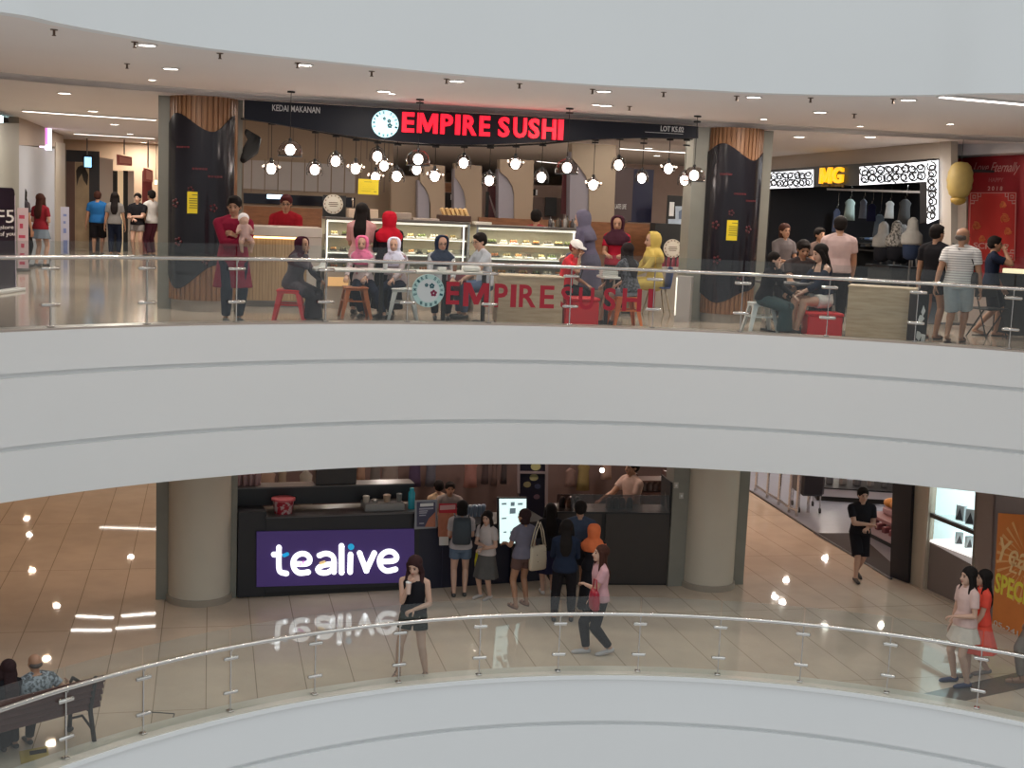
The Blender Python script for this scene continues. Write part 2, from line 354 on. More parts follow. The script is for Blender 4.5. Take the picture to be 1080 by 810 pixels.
def clad(cc, rad, label, zlo, wave_top, wave_bot, flip):
    t = thing('column_cladding', label, 'column cladding', (cc.x, cc.y, 0), 0)
    n = 120; prof = []
    for i in range(n):
        r = rad + (.022 if i % 3 else 0.0)
        for da in (0.0, 0.92):
            a = 2 * PI * (i + da) / n; prof.append((r * math.cos(a), r * math.sin(a)))
    MB().prism(prof, zlo, ZC).build('slats', SLAT, t)
    MB().lathe([(rad - .01, 0), (rad - .01, zlo + .02)], n=40).build('plinth', mat('cladding_plinth', (0.33, 0.29, 0.25), 0.5), t, 40)
    rings = []; R = rad + .035
    for i in range(61):
        a = math.radians(180 + 15 - 30 * 0 + (i / 60) * 150 + 0) ; f = i / 60
        zt = ZC - wave_top(f); zb = wave_bot(f)
        ca, sa = math.cos(a), math.sin(a)
        rings.append([Vector((R * ca, R * sa, zt)), Vector((R * ca, R * sa, zb)), Vector(((R - .02) * ca, (R - .02) * sa, zb)), Vector(((R - .02) * ca, (R - .02) * sa, zt))])
    MB().loft(rings).build('wavy_panel', mat('glossy_black_panel', (0.012, 0.010, 0.014), 0.18), t, 40)
    # faint dark red rosettes and short bars printed on the panel
    mb = MB()
    for (f, z, rr) in ((.25, 1.55, .05), (.45, 1.75, .035), (.7, 1.5, .045), (.3, 1.0, .05), (.62, .75, .045), (.55, 2.05, .0), (.35, 2.35, .0), (.72, 1.95, .0)):
        a = math.radians(195 + f * 150)
        for q in range(5):
            if rr:
                da = math.cos(q * 1.257) * rr / R; dz = math.sin(q * 1.257) * rr
                mb.ball((( R + .002) * math.cos(a + da), (R + .002) * math.sin(a + da), z + dz), (rr * .42,) * 3, 8, 5)
            else:
                mb.box(((R + .001) * math.cos(a + (q - 2) * .09), (R + .001) * math.sin(a + (q - 2) * .09), z), (.035, .006, .028), a + (q - 2) * .09 + PI / 2)
    mb.v = [Vector((v.x, v.y, v.z)) if False else v for v in mb.v]
    mb.build('pattern', mat('dark_red_print', (0.10, 0.012, 0.016), 0.4), t)
    return t
def knots(K):
    def fn(f):
        for (a, va), (b_, vb) in zip(K, K[1:]):
            if a <= f <= b_: t = (f - a) / (b_ - a); t = t * t * (3 - 2 * t); return va + (vb - va) * t
        return K[-1][1]
    return fn
clad(CL, .465, 'black wavy column panel beside the wooden cashier counter', .16, knots([(0, .40), (.26, .25), (.68, .50), (1, .24)]), knots([(0, .52), (.28, .32), (.75, .68), (1, .85)]), 0)
clad(CRt, .43, 'black wavy column panel between the sushi stall and the fashion shop', .14, knots([(0, .38), (.28, .25), (.72, .50), (1, .36)]), knots([(0, .46), (.32, .32), (.75, .52), (1, .62)]), 0)
def notice(x0, y0, x1, y1, Y, label, name='notice'):
    k = Plane((aty(x0, y0, Y).x, Y), (aty(x1, y0, Y).x, Y + .06))
    t = thing(name, label, 'notice', k.pt(0, k.hit(x0, y1)[1])); inv = Matrix.Translation(-t.location)
    o = pixbox(k, x0, y0, x1, y1, 0, .006).build('sheet', YELLOW, t); o.matrix_local = inv
    mb = MB(); a0, z1 = k.hit(x0, y0); a1, z0 = k.hit(x1, y1); w = a1 - a0; h = z1 - z0
    for i, (fa, fb, fz) in enumerate(((.3, .7, .12), (.12, .88, .3), (.12, .85, .4), (.12, .9, .5), (.15, .8, .62), (.12, .86, .72))):
        pbox(k, a0 + w * fa, a0 + w * fb, z1 - h * fz - h * .035, z1 - h * fz, .006, .008, mb)
    o = mb.build('printed_lines', mat('dark_print', (0.10, 0.09, 0.02), 0.6), t); o.matrix_local = inv
notice(197.5, 202, 214, 225.5, CL.y - .53, 'yellow notice stuck on the black column left of the sushi stall')
notice(767, 232, 783, 254, CRt.y - .5, 'yellow notice stuck on the black column right of the sushi stall')

# ------------------------------------------------------------------ glass balustrades
def balustrade(r, z0, joints, label, hz=0.83, cl=(0.70, 0.27), topg=1.02, far=(20, 165)):
    t = thing('glass_balustrade', label, 'balustrade', arcp(r, 90, z0)); L = -t.location
    def put(mb, name, m, sm=False, par=t):
        mb.v = [v + L for v in mb.v]; return mb.build(name, m, par, sm)
    A = sorted(joints + [])
    mb = MB(); ang = [far[0] + i * 1.0 for i in range(int(far[1] - far[0]) + 1)]
    mb.tube([arcp(r - .05, a, z0 + hz) for a in ang], .026, 10); put(mb, 'handrail', STEEL, True)
    for i in range(len(A) - 1):
        a0, a1 = A[i] + .06, A[i + 1] - .06
        s = [a0 + (a1 - a0) * k / 4 for k in range(5)]
        mb = MB(); mb.loft([[arcp(r, a, z0 + .0), arcp(r, a, z0 + topg), arcp(r + .012, a, z0 + topg), arcp(r + .012, a, z0)] for a in s]); put(mb, 'glass_panel', GLASS)
    for a in A:
        mb = MB(); q = arcp(r - .012, a, 0); rt = math.radians(a)
        mb.box((q.x, q.y, z0 + hz / 2), (.026, .016, hz), rt, bev=.003)
        q2 = arcp(r - .03, a, 0); mb.box((q2.x, q2.y, z0 + hz - .03), (.05, .014, .03), rt); mb.box((q.x, q.y, z0 + .012), (.08, .07, .02), rt, bev=.004); put(mb, 'post', STEEL)
        for c in cl:
            mb = MB(); pa = arcp(r - .022, a - .62, z0 + c); pb_ = arcp(r - .022, a + .62, z0 + c)
            mb.tube([pa, pa.lerp(pb_, .06), pa.lerp(pb_, .94), pb_], [.014, .024, .024, .014], 10)
            put(mb, 'clamp', STEEL, 40)
    return t
def ang_of(x, y, z, r):
    p = at(x, y, z); return math.degrees(math.atan2(p.y - CC.y, p.x - CC.x))
JU = [ang_of(x, y, 0, RU) for x, y in ((52, 350), (152, 346), (247, 344), (341, 343), (429.5, 344), (517.5, 346), (603, 348.5), (689, 351), (780, 354), (871, 359), (964, 365), (1064, 372))]
JU += [JU[0] + 5, JU[0] + 10, JU[0] + 15, JU[-1] - 5, JU[-1] - 10]
UB = balustrade(RU + .10, .055, JU, 'curved glass balustrade in front of the sushi stall diners')
JL = [ang_of(x, y, ZL, RL) for x, y in ((149, 779), (241, 755), (329, 736), (416, 721), (501, 712.5), (585.5, 709), (670.5, 709.5), (756, 716), (843, 725), (934, 740), (1028, 757))]
JL += [JL[0] + 6.3, JL[0] + 12.6, JL[0] + 19, JL[-1] - 6, JL[-1] - 12]
LB = balustrade(RL + .10, ZL + .065, JL, 'curved glass balustrade around the void on the tea kiosk level', hz=.80, cl=(.66, .24), far=(15, 175))

# ------------------------------------------------------------------ downlights, sprinklers, strip lights
BULB = mat('lamp_white', (1, 1, 1), 0.4, emit=(1.0, 0.93, 0.84), es=9.0)
RIMW = mat('downlight_rim', (0.7, 0.68, 0.65), 0.4)
def downlight(x, y, z, label, pw, col=NEUT, r=.085):
    p = at(x, y, z); t = thing('downlight', label, 'ceiling light', p, 0, 'round downlights')
    MB().lathe([(r, 0), (r + .022, -.004), (r + .022, -.012), (r, -.012), (r, 0)], n=24, cap=False).build('rim', RIMW, t, 40)
    MB().lathe([(r - .001, -.002), (r - .001, -.008)], n=24).build('lens', BULB, t)
    if pw: area('lamp', (p.x, p.y, z - .03), .14, pw, col)
DL = 'round ceiling downlight, '
for x, y, w in ((155, 47, ''), (180, 72, ''), (321, 68, ''), (405, 96, ''), (482, 85, ''), (637, 96, ''), (639, 111, ''), (795, 102, ''), (865, 118, ''), (958, 105, '')):
    near = {(155, 47): 'first above the far left corridor', (180, 72): 'above the left black column', (321, 68): 'beside the leftmost long pendant', (405, 96): 'above the round sushi logo', (482, 85): 'above the red E of the lit sign', (637, 96): 'nearer the white band of the pair past the lit sign', (639, 111): 'nearer the shops of the pair past the lit sign', (795, 102): 'above the right black column', (865, 118): 'above the gold shop sign', (958, 105): 'beside the long strip light'}[(x, y)]
    downlight(x, y, ZT, DL + near, 9)
for x, y, lb in ((843, 144, 'small downlight just behind the soffit above the gold shop sign'), (918, 144, 'small downlight behind the soffit near the lattice sign end'), (68, 98, 'left corridor downlight nearest the atrium'), (98, 117, 'left corridor downlight right of the violet glow'), (121, 131, 'left corridor downlight above the hanging screen'), (137, 141, 'left corridor downlight above the hanging red signs'), (151, 150, 'left corridor downlight second from the far end'), (162, 157, 'left corridor downlight at the far end'), (684, 156, 'downlight inside the sushi stall behind the lot number'), (693, 164, 'fainter downlight deep inside the sushi stall')):
    downlight(x, y, ZC, lb, 60 if x > 600 else 70, NEUT, .09)
SPR = mat('brass_dark', (0.16, 0.11, 0.08), 0.4, 0.8)
for i, (x, y) in enumerate(((57, 31), (134, 67), (142, 44), (232, 56), (314, 66), (392, 75), (471, 83), (548, 88), (625, 94), (664, 112), (700, 97), (777, 101), (855, 103), (942, 104), (901, 120))):
    p = at(x, y, ZT); mb = MB(); mb.lathe([(.035, 0), (.035, -.008), (.012, -.01), (.012, -.05), (.02, -.055), (.02, -.06)], n=12)
    o = mb.build('sprinkler', SPR, None, 40, loc=p); tag(o, 'small brass fire sprinkler under the walkway ceiling', 'sprinkler', 'sprinkler heads under the walkway ceiling')
def striplight(p, q, w, label, es=5.0, pw=0, name='strip_light'):
    p = Vector(p); q = Vector(q); d = q - p; rz = math.atan2(d.y, d.x); L = d.length
    t = thing(name, label, 'strip light', (p + q) / 2, rz)
    MB().box((0, 0, .005), (L + .04, w + .04, .02)).build('housing', RIMW, t)
    MB().box((0, 0, -.008), (L, w, .008)).build('diffuser', mat('strip_white%.1f' % es, (1, 1, 1), .4, emit=(1, .92, .85), es=es), t)
    if pw: area('lamp', (p + q) / 2 - Vector((0, 0, .03)), L, pw, NEUT, (0, 0, rz), 'RECTANGLE', w)
striplight(at(993, 102.0, ZT - .02), at(1120, 113.5, ZT - .02), .09, 'long white strip light in the ceiling above the red banner', 5, 10)
striplight(at(24, 117, ZC - .02), at(164, 126.5, ZC - .02), .07, 'strip light crossing the left corridor ceiling nearest the atrium', 4, 40)
striplight(at(78, 141, ZC - .02), at(163, 146, ZC - .02), .05, 'thin strip light deeper in the left corridor ceiling', 3, 25)
striplight(at(112, 155.5, ZC - .02), at(163, 157, ZC - .02), .05, 'thinnest strip light at the far end of the left corridor', 3, 25)
striplight(at(654, 156.5, ZC - .02), at(733, 161.5, ZC - .02), .06, 'long warm strip light behind the lot number of the sushi stall', 4, 15)
striplight(at(567, 170, ZC - .02), at(592, 172.5, ZC - .02), .06, 'short strip light deep behind the red stall sign', 3, 10)
# ------------------------------------------------------------------ people
PENDING = []          # (object, extra mesh) whose surface is fused into one at the end
def fuse(mb, name, m, parent, voxel=.010, smooth=4, extra=None):
    o = mb.build(name, m, parent, True)
    r = o.modifiers.new('fuse', 'REMESH'); r.mode = 'VOXEL'; r.voxel_size = voxel; r.use_smooth_shade = True
    s = o.modifiers.new('soften', 'SMOOTH'); s.iterations = smooth; s.factor = .5
    PENDING.append((o, extra)); return o
def finish():
    bpy.context.view_layer.update(); dg = bpy.context.evaluated_depsgraph_get()
    for o, extra in PENDING:
        me = bpy.data.meshes.new_from_object(o.evaluated_get(dg)); me.name = o.name
        if extra is not None and extra.v:
            n = len(me.vertices); bm = bmesh.new(); bm.from_mesh(me)
            vs = [bm.verts.new(v) for v in extra.v]
            for f in extra.f:
                try: bm.faces.new([vs[i] for i in f]).smooth = True
                except ValueError: pass
            bmesh.ops.recalc_face_normals(bm, faces=bm.faces); bm.to_mesh(me); bm.free()
        o.modifiers.clear(); o.data = me
        for p in me.polygons: p.use_smooth = True
def ellring(c, a, b, n=16): return [c + a * math.cos(2 * PI * k / n) + b * math.sin(2 * PI * k / n) for k in range(n)]
def capsule(mb, p0, p1, r0, r1, n=12, ends=True):
    p0 = Vector(p0); p1 = Vector(p1); d = (p1 - p0); L = d.length
    if L < 1e-5: return mb.ball(p0, r0)
    d /= L; pts, rs = [], []
    if ends:
        for t in (80, 50, 25): pts.append(p0 - d * r0 * math.sin(math.radians(t))); rs.append(r0 * math.cos(math.radians(t)))
    pts += [p0, p1]; rs += [r0, r1]
    if ends:
        for t in (25, 50, 80): pts.append(p1 + d * r1 * math.sin(math.radians(t))); rs.append(r1 * math.cos(math.radians(t)))
    a = d.orthogonal().normalized(); b = d.cross(a)
    return mb.loft([[p + (a * math.cos(2 * PI * k / n) + b * math.sin(2 * PI * k / n)) * r for k in range(n)] for p, r in zip(pts, rs)])
def ik(A, T, l1, l2, pole):
    A, T = Vector(A), Vector(T); d = T - A; L = min(max(d.length, .02), (l1 + l2) * .999); d.normalize(); T = A + d * L
    x = (l1 * l1 - l2 * l2 + L * L) / (2 * L); h = math.sqrt(max(0, l1 * l1 - x * x)); p = Vector(pole); p = p - d * p.dot(d); p.normalize()
    return A + d * x + p * h, T
SKINS = {'tan': (0.38, 0.20, 0.12), 'fair': (0.54, 0.33, 0.24), 'brown': (0.30, 0.16, 0.09)}
HAIRC = (0.012, 0.009, 0.008)
def cloth(col, pat=None):
    if pat == 'stripe': return ramp_mat('striped_cloth%s' % (col,), col, (0.75, 0.74, 0.72), 'wave', 9.0, .8, .42, .5, (0, 0, 1))
    if pat == 'batik': return ramp_mat('printed_cloth%s' % (col,), col, tuple(min(1, c * 1.5 + .02) for c in col), 'voronoi', 18, .8, .1, .34)
    if pat == 'floral': return ramp_mat('floral_cloth%s' % (col,), (0.35, 0.10, 0.13), col, 'voronoi', 12, .8, .12, .3)
    if pat == 'grey_print': return ramp_mat('grey_print_cloth%s' % (col,), col, tuple(c * .25 for c in col), 'noise', 26, .8, .45, .58)
    return mat('cloth_%02d_%02d_%02d' % tuple(int(c * 99) for c in col), col, .85, noise=.12, nscale=14, bump=.15, spec=.12)
ARMS = {  # wrist target in body fractions (side, forward, height), elbow pole
    'down': ((.155, .02, .47), (.3, -1, 0)), 'swingf': ((.14, .12, .50), (.2, -1, 0)), 'swingb': ((.15, -.10, .49), (.3, -1, 0)),
    'phone': ((.045, .17, .70), (.5, -.3, -1)), 'sip': ((.025, .115, .785), (.35, -.2, -1)), 'belly': ((.03, .12, .60), (.55, -.5, -.3)),
    'fold': ((-.05, .12, .64), (.8, 0, -.7)), 'up': ((.07, .10, .86), (.6, .2, -1)), 'hip': ((.12, .03, .52), (1, -.4, 0)),
    'hold': ((.07, .20, .62), (.4, -.5, -1)), 'cradle': ((-.02, .15, .70), (.7, 0, -1)), 'strap': ((.10, .10, .75), (.6, 0, -1)),
    'reach': ((.10, .26, .62), (.4, 0, -1)), 'cheek': ((.05, .09, .86), (.6, .3, -1))}
def hand(mb, W, d, n, s, H, curl=.5):
    """palm, four unequal bent fingers and a thumb from the side of the palm. d forward, n palm side, s thumb side"""
    k = H / 1.65; q = lambda a, b, c: W + d * (a * k) + n * (b * k) + s * (c * k)
    def R(c, w, t): return [c + s * (w * k * math.cos(2 * PI * i / 10)) + n * (t * k * math.sin(2 * PI * i / 10)) for i in range(10)]
    mb.loft([R(q(-.02, 0, 0), .025, .019), R(q(.01, 0, 0), .028, .016), R(q(.045, .002, 0), .038, .015), R(q(.082, .004, 0), .040, .013), R(q(.090, .005, 0), .034, .009)])
    for j, (lat, L) in enumerate(((.029, .070), (.010, .078), (-.010, .072), (-.029, .056))):
        p = q(.084, .004, lat); pts = [p - d * .012 * k]; an = .12 + .25 * curl; seg = [L * .42, L * .33, L * .25]
        pts.append(p)
        for sg in seg:
            p = p + (d * math.cos(an) + n * math.sin(an) + s * lat * 2.0) * (sg * k); pts.append(p); an += curl * .9
        mb.tube(pts, [.0095 * k, .0095 * k, .009 * k, .008 * k, .006 * k], 7)
    p = q(.02, .006, .026); pts = [p]; v = (d * .62 + s * .72 + n * .32).normalized()
    for sg in (.038, .030, .024):
        p = p + v * (sg * k); pts.append(p); v = (v + n * .35 * curl - s * .30).normalized()
    mb.tube(pts, [.014 * k, .012 * k, .010 * k, .007 * k], 7)
def person(label, loc, face, H=1.60, sex='f', skin='fair', stance='stand', arms=('down', 'down'), top=None, bottom=None, hair='long', haircol=HAIRC, lean=0,
           head=(0, 0), build=1.0, shoes=(0.05, 0.05, 0.05), shoekind='shoe', visface=True, seat=.45, vox=.011, glasses=False, hij=None, turn=0, group=None, knees=None, name='person', legspread=1.0):
    """face: 0 looks at the viewer's side of the atrium, 90 towards picture right, 180 away, 270 towards picture left"""
    t = thing(name, label, 'person' if name == 'person' else name, loc, math.radians(180 + face), group)
    SK = mat('skin_' + skin, SKINS[skin], .5, noise=.06, nscale=20)
    X = Vector((1, 0, 0)); sit = stance == 'sit'; female = sex == 'f'
    hipz = (seat + .075) if sit else (.525 * H if stance == 'stand' else .510 * H)
    P = Vector((0, 0, hipz)); ln = math.radians(lean); S = Vector((0, math.sin(ln), math.cos(ln))); Fd = Vector((0, math.cos(ln), -math.sin(ln)))
    hw = .098 if female else .094; ws = .076 if female else .088; ch = .088 if female else .100; sh = .100 if female else .116
    sec = [(-.045, .075, .058), (0, hw, .066), (.05, hw * .97, .064), (.11, ws, .055), (.17, (ws + ch) / 2, .060), (.22, ch, .066 if female else .064), (.265, ch * 1.02, .056), (.292, sh * .72, .042), (.315, .038, .036)]
    def torso(mb, lo, hi, g=0.0, flare=0.0, n=18):
        rings = []; zs = sorted(set([lo, hi] + [z for z, _, _ in sec if lo < z < hi]))
        for z in zs:
            for (a, b) in zip(sec, sec[1:]):
                if a[0] <= z <= b[0]:
                    f = (z - a[0]) / (b[0] - a[0]); w = a[1] + (b[1] - a[1]) * f; d = a[2] + (b[2] - a[2]) * f; break
            else: w, d = (sec[0][1:] if z < sec[0][0] else sec[-1][1:])
            e = g + flare * max(0, (.11 - z))
            rings.append(ellring(P + S * z * H, X * ((w * build + e) * H), Fd * ((d * build + e) * H), n))
        mb.loft(rings)
    NB = P + S * (.300 * H); HC = NB + S * (.095 * H) + Fd * (.012 * H)
    body = MB(); ex = MB()
    torso(body, -.045, .315)
    shj = {s: P + S * (.268 * H) + X * (s * sh * H * (1 if build < 1.1 else 1.05)) for s in (-1, 1)}
    capsule(body, shj[-1], shj[1], .028 * H, .028 * H)
    for s in (-1, 1): capsule(body, P + S * .312 * H + X * s * .018 * H, shj[s], .024 * H, .027 * H)
    yaw, nod = math.radians(head[0]), math.radians(head[1])
    HM = Matrix.Rotation(-yaw, 3, 'Z') @ Matrix.Rotation(-nod, 3, 'X')
    G = H * 1.12; hp = lambda a, b, c: HC + HM @ Vector((a * G, b * G, c * G))
    capsule(body, NB - S * .02 * H, HC - S * .02 * H + HM @ Vector((0, -.008 * H, 0)), .031 * H * (1 if female else 1.15), .028 * H * (1 if female else 1.15))
    body.ball(hp(0, -.006, .018), (.045 * G, .054 * G, .050 * G), 18, 12, 0, HM)
    body.ball(hp(0, .012, -.012), (.036 * G, .040 * G, .046 * G), 16, 10, 0, HM)
    body.ball(hp(0, .030, -.045), (.018 * G, .018 * G, .015 * G), 12, 8, 0, HM)
    capsule(body, hp(0, .050, .008), hp(0, .058, -.014), .004 * G, .0085 * G, 8)
    for s in (-1, 1): body.ball(hp(s * .045, -.004, -.002), (.006 * G, .012 * G, .018 * G), 8, 6, 0, HM)
    # legs
    l1, l2 = .247 * H, .238 * H; ank = {}; knee = {}; hipj = {}; toe = {}
    for s in (-1, 1):
        hj = P + Vector((s * .052 * H * build, 0, -.01 * H)); hipj[s] = hj; o = .055 * legspread
        if sit:
            kn = (knees or {}).get(s, (0.06 * s, .235)); an_ = (knees or {}).get(s * 2, (.06 * s, .235))
            A_ = Vector((an_[0] * H, an_[1] * H, .048 * H)); pole = (s * .2, 1, .8)
        elif stance == 'walk': A_ = Vector((s * .040 * H, .085 * H if s == 1 else -.105 * H, .048 * H if s == 1 else .072 * H)); pole = (0, 1, 0)
        elif stance == 'walkm': A_ = Vector((s * .035 * H, .085 * H if s == -1 else -.105 * H, .048 * H if s == -1 else .072 * H)); pole = (0, 1, 0)
        elif stance == 'cross': A_ = Vector((-s * .035 * H, (.06 if s == 1 else -.06) * H, .048 * H)); pole = (s * .1, 1, 0)
        else: A_ = Vector((s * o * H, (.012 if s == 1 else -.02) * H, .048 * H)); pole = (s * .1, 1, 0)
        K, A2 = ik(hj, A_, l1, l2, pole); ank[s] = A2; knee[s] = K
        capsule(body, hj, K, .052 * H * build, .033 * H * (1 + (build - 1) * .5)); m_ = K.lerp(A2, .3) - Vector((0, .006 * H, 0))
        capsule(body, K, m_, .032 * H, .033 * H * (1 + (build - 1) * .5)); capsule(body, m_, A2, .033 * H, .021 * H)
        lift = A2.z > .06 * H and not sit; tz = A2.z - .030 * H if not lift else A2.z - .055 * H
        T_ = Vector((A2.x + s * .006 * H, A2.y + .100 * H, max(tz, .016 * H))); toe[s] = T_
        capsule(body, A2 - Vector((0, .020 * H, .022 * H)), T_, .021 * H, .016 * H); capsule(body, T_, T_ + Vector((0, .018 * H, -.002 * H)), .017 * H, .012 * H)
    # arms
    elb = {}; wri = {}
    for s, am in zip((-1, 1), arms):
        if isinstance(am, str): (x, y, z), pole = ARMS[am]
        else: (x, y, z), pole = am
        dz = (hipz - .525 * H)
        T_ = Vector((s * x * H * (build if am in ('down', 'swingf', 'swingb') else 1), y * H, z * H + dz)); 
        if lean and am not in ('down',): T_ = P + S * (T_.z - hipz) + Fd * T_.y + X * T_.x
        E, W = ik(shj[s], T_, .172 * H, .152 * H, (s * pole[0], pole[1], pole[2])); elb[s] = E; wri[s] = W
        f = 1 if female else 1.18
        capsule(body, shj[s], E, .029 * H * f, .022 * H * f); m_ = E.lerp(W, .25); capsule(body, E, m_, .0215 * H * f, .022 * H * f); capsule(body, m_, W, .022 * H * f, .0145 * H * f)
        d = (W - E).normalized()
        n_ = Vector((-s, 0, 0)) if am in ('down', 'swingf', 'swingb') else (Vector((0, 0, -1)) if am in ('fold', 'belly', 'reach', 'hold') else Vector((-s * .6, .8, 0)))
        if am in ('phone', 'sip', 'cradle'): n_ = Vector((-s, .2, .2))
        n_ = (n_ - d * n_.dot(d)).normalized(); s_ = d.cross(n_) * 1.0
        if am in ('down', 'swingf', 'swingb'): s_ = s_ if s_.y > 0 else -s_
        elif s_.z < 0: s_ = -s_
        hand(ex, W, d, n_, s_.normalized(), H, .5 if am in ('down', 'swingf', 'swingb') else .95)
    fuse(body, 'body', SK, t, vox, 3, ex)
    g = .0075
    # bottoms
    if bottom:
        kind, bc = bottom[0], cloth(bottom[1], bottom[2] if len(bottom) > 2 else None); mb = MB()
        if kind in ('trousers', 'shorts', 'jeans', 'leggings', 'long_shorts'):
            torso(mb, -.05, .085, g * (.6 if kind == 'leggings' else 1)); gg = (.004 if kind == 'leggings' else .013) * H; fr = {'shorts': .46, 'long_shorts': .98}.get(kind, 9)
            for s in (-1, 1):
                if fr < 1: capsule(mb, hipj[s], hipj[s].lerp(knee[s], fr), .055 * H * build + gg * .5, .045 * H + gg * 1.2, ends=False); mb.ball(hipj[s], .055 * H * build + gg * .5)
                else:
                    capsule(mb, hipj[s], knee[s], .053 * H * build + gg * .6, .035 * H + gg); e_ = knee[s].lerp(ank[s], .93)
                    capsule(mb, knee[s], knee[s].lerp(e_, .3), .035 * H + gg, .034 * H + gg); capsule(mb, knee[s].lerp(e_, .3), e_, .034 * H + gg, .024 * H + gg * .9, ends=False)
            fuse(mb, 'trousers' if fr > 1 else 'shorts', bc, t, vox, 4)
        elif kind in ('skirt', 'mini_skirt', 'long_skirt'):
            L = {'skirt': .60, 'mini_skirt': .32, 'long_skirt': .97}[kind]
            if sit:
                torso(mb, -.05, .08, g)
                for s in (-1, 1): capsule(mb, hipj[s], knee[s] + Vector((0, .01, 0)), .064 * H, .052 * H)
                mb.loft([ellring((hipj[-1] + hipj[1]) / 2, X * .11 * H, S * .055 * H), ellring((knee[-1] + knee[1]) / 2, X * .115 * H, S * .05 * H)])
                if kind == 'long_skirt':
                    kc = (knee[-1] + knee[1]) / 2; ac = (ank[-1] + ank[1]) / 2 + Vector((0, 0, .0)); mb.loft([ellring(kc, X * .115 * H, Vector((0, .06 * H, 0))), ellring(kc.lerp(ac, .5), X * .125 * H, Vector((0, .065 * H, 0))), ellring(ac, X * .135 * H, Vector((0, .075 * H, 0)))])
            else:
                torso(mb, 0, .09, g); ac = (ank[-1] + ank[1]) / 2; rings = []
                for i in range(7):
                    f = i / 6; z = f * L; c = Vector((P.x + (ac.x - P.x) * z, P.y + (ac.y - P.y) * z, hipz + .02 * H - f * (hipz - .03 * H) * L)); w = .104 + .045 * f * (1 if kind != 'long_skirt' else .8); d_ = .075 + .05 * f + abs(ank[1].y - ank[-1].y) / H * .35 * f * L
                    rg = []
                    for k_ in range(36):
                        an_ = 2 * PI * k_ / 36; rip = 1 + .05 * f * math.sin(9 * an_); rg.append(c + X * (w * build * H * math.cos(an_) * rip) + Vector((0, d_ * H * math.sin(an_) * rip, 0)))
                    rings.append(rg)
                mb.loft(rings)
            fuse(mb, 'skirt', bc, t, vox, 3)
    # tops
    if top:
        kind, tc = top[0], cloth(top[1], top[2] if len(top) > 2 else None); mb = MB()
        low = {'tank': .02, 'tee': -.015, 'shirt': -.03, 'crop': .09, 'tunic': -.05, 'hoodie': -.03, 'offshoulder': .05}[kind]
        torso(mb, low, {'tank': .285, 'offshoulder': .245}.get(kind, .306), g + .003, .12 if kind != 'tank' else .05)
        sl = {'tank': 0, 'tee': .62, 'shirt': 1.93, 'crop': .5, 'tunic': 1.93, 'hoodie': 1.93, 'offshoulder': 0}[kind]
        if kind == 'tee' and len(top) > 3: sl = top[3]
        if kind == 'tank':
            for s in (-1, 1): capsule(mb, P + S * .24 * H + X * s * .05 * H + Fd * .03 * H, P + S * .306 * H + X * s * .052 * H, .02 * H, .018 * H); capsule(mb, P + S * .24 * H + X * s * .05 * H - Fd * .03 * H, P + S * .306 * H + X * s * .052 * H, .02 * H, .018 * H)
        elif kind == 'offshoulder':
            for s in (-1, 1): m_ = shj[s].lerp(elb[s], .3); capsule(mb, m_, elb[s], .038 * H, .032 * H); capsule(mb, elb[s], elb[s].lerp(wri[s], .45), .032 * H, .030 * H)
        else:
            capsule(mb, shj[-1], shj[1], .037 * H, .037 * H)
            for s in (-1, 1):
                e_ = shj[s].lerp(elb[s], min(1, sl)); fm = 1 if female else 1.12; capsule(mb, P + S * .306 * H + X * s * .026 * H, shj[s], .033 * H, .037 * H)
                capsule(mb, shj[s], e_, .037 * H * fm, (.037 if sl < 1 else .031) * H * fm, ends=sl > 1)
                if sl > 1: capsule(mb, elb[s], elb[s].lerp(wri[s], sl - 1), .030 * H * fm, .024 * H * fm, ends=False)
        if kind == 'tunic':
            if sit:
                for s in (-1, 1): capsule(mb, hipj[s], hipj[s].lerp(knee[s], .75), .068 * H, .058 * H)
            else:
                rings = []
                for i in range(6):
                    f = i / 5; z = hipz - f * .24 * H; rings.append(ellring(Vector((0, 0, z)), X * (.108 + .035 * f) * H * build, Vector((0, (.078 + .035 * f) * H, 0)), 24))
                mb.loft(rings)
        fuse(mb, 'shirt', tc, t, vox, 4)
    # shoes
    SM = mat('shoe_%02d_%02d_%02d' % tuple(int(c * 99) for c in shoes), shoes, .5, noise=.05)
    for s in (-1, 1):
        mb = MB(); a = ank[s]; b_ = toe[s]
        if shoekind == 'shoe':
            capsule(mb, a - Vector((0, .022 * H, .024 * H)), b_ + Vector((0, 0, 0)), .0235 * H, .0205 * H); capsule(mb, b_, b_ + Vector((0, .02 * H, -.002 * H)), .0205 * H, .015 * H); fuse(mb, 'shoe', SM, t, vox, 2)
        else:
            z = max(0, min(a.z - .048 * H, b_.z - .018 * H)); ring_ = []
            for zz in (z, z + .010 * H + (.018 * H if shoekind == 'wedge' else 0)):
                ring_.append([Vector((a.x + s * .004 * H + math.cos(q) * .026 * H, (a.y + .044 * H) + math.sin(q) * .082 * H, zz)) for q in [2 * PI * i / 18 for i in range(18)]])
            mb.loft(ring_)
            for f in (.15, .75): c = a.lerp(b_, f); mb.tube([c + Vector((-.024 * H, 0, -.012 * H)), c + Vector((0, .004 * H, .020 * H if f < .5 else .015 * H)), c + Vector((.024 * H, 0, -.012 * H))], .005 * H, 6)
            mb.build('sandal', SM, t, True)
    # head
    HMt = mat('hair_%02d_%02d_%02d' % tuple(int(c * 99) for c in haircol), haircol, .75, noise=.3, nscale=30, spec=.15)
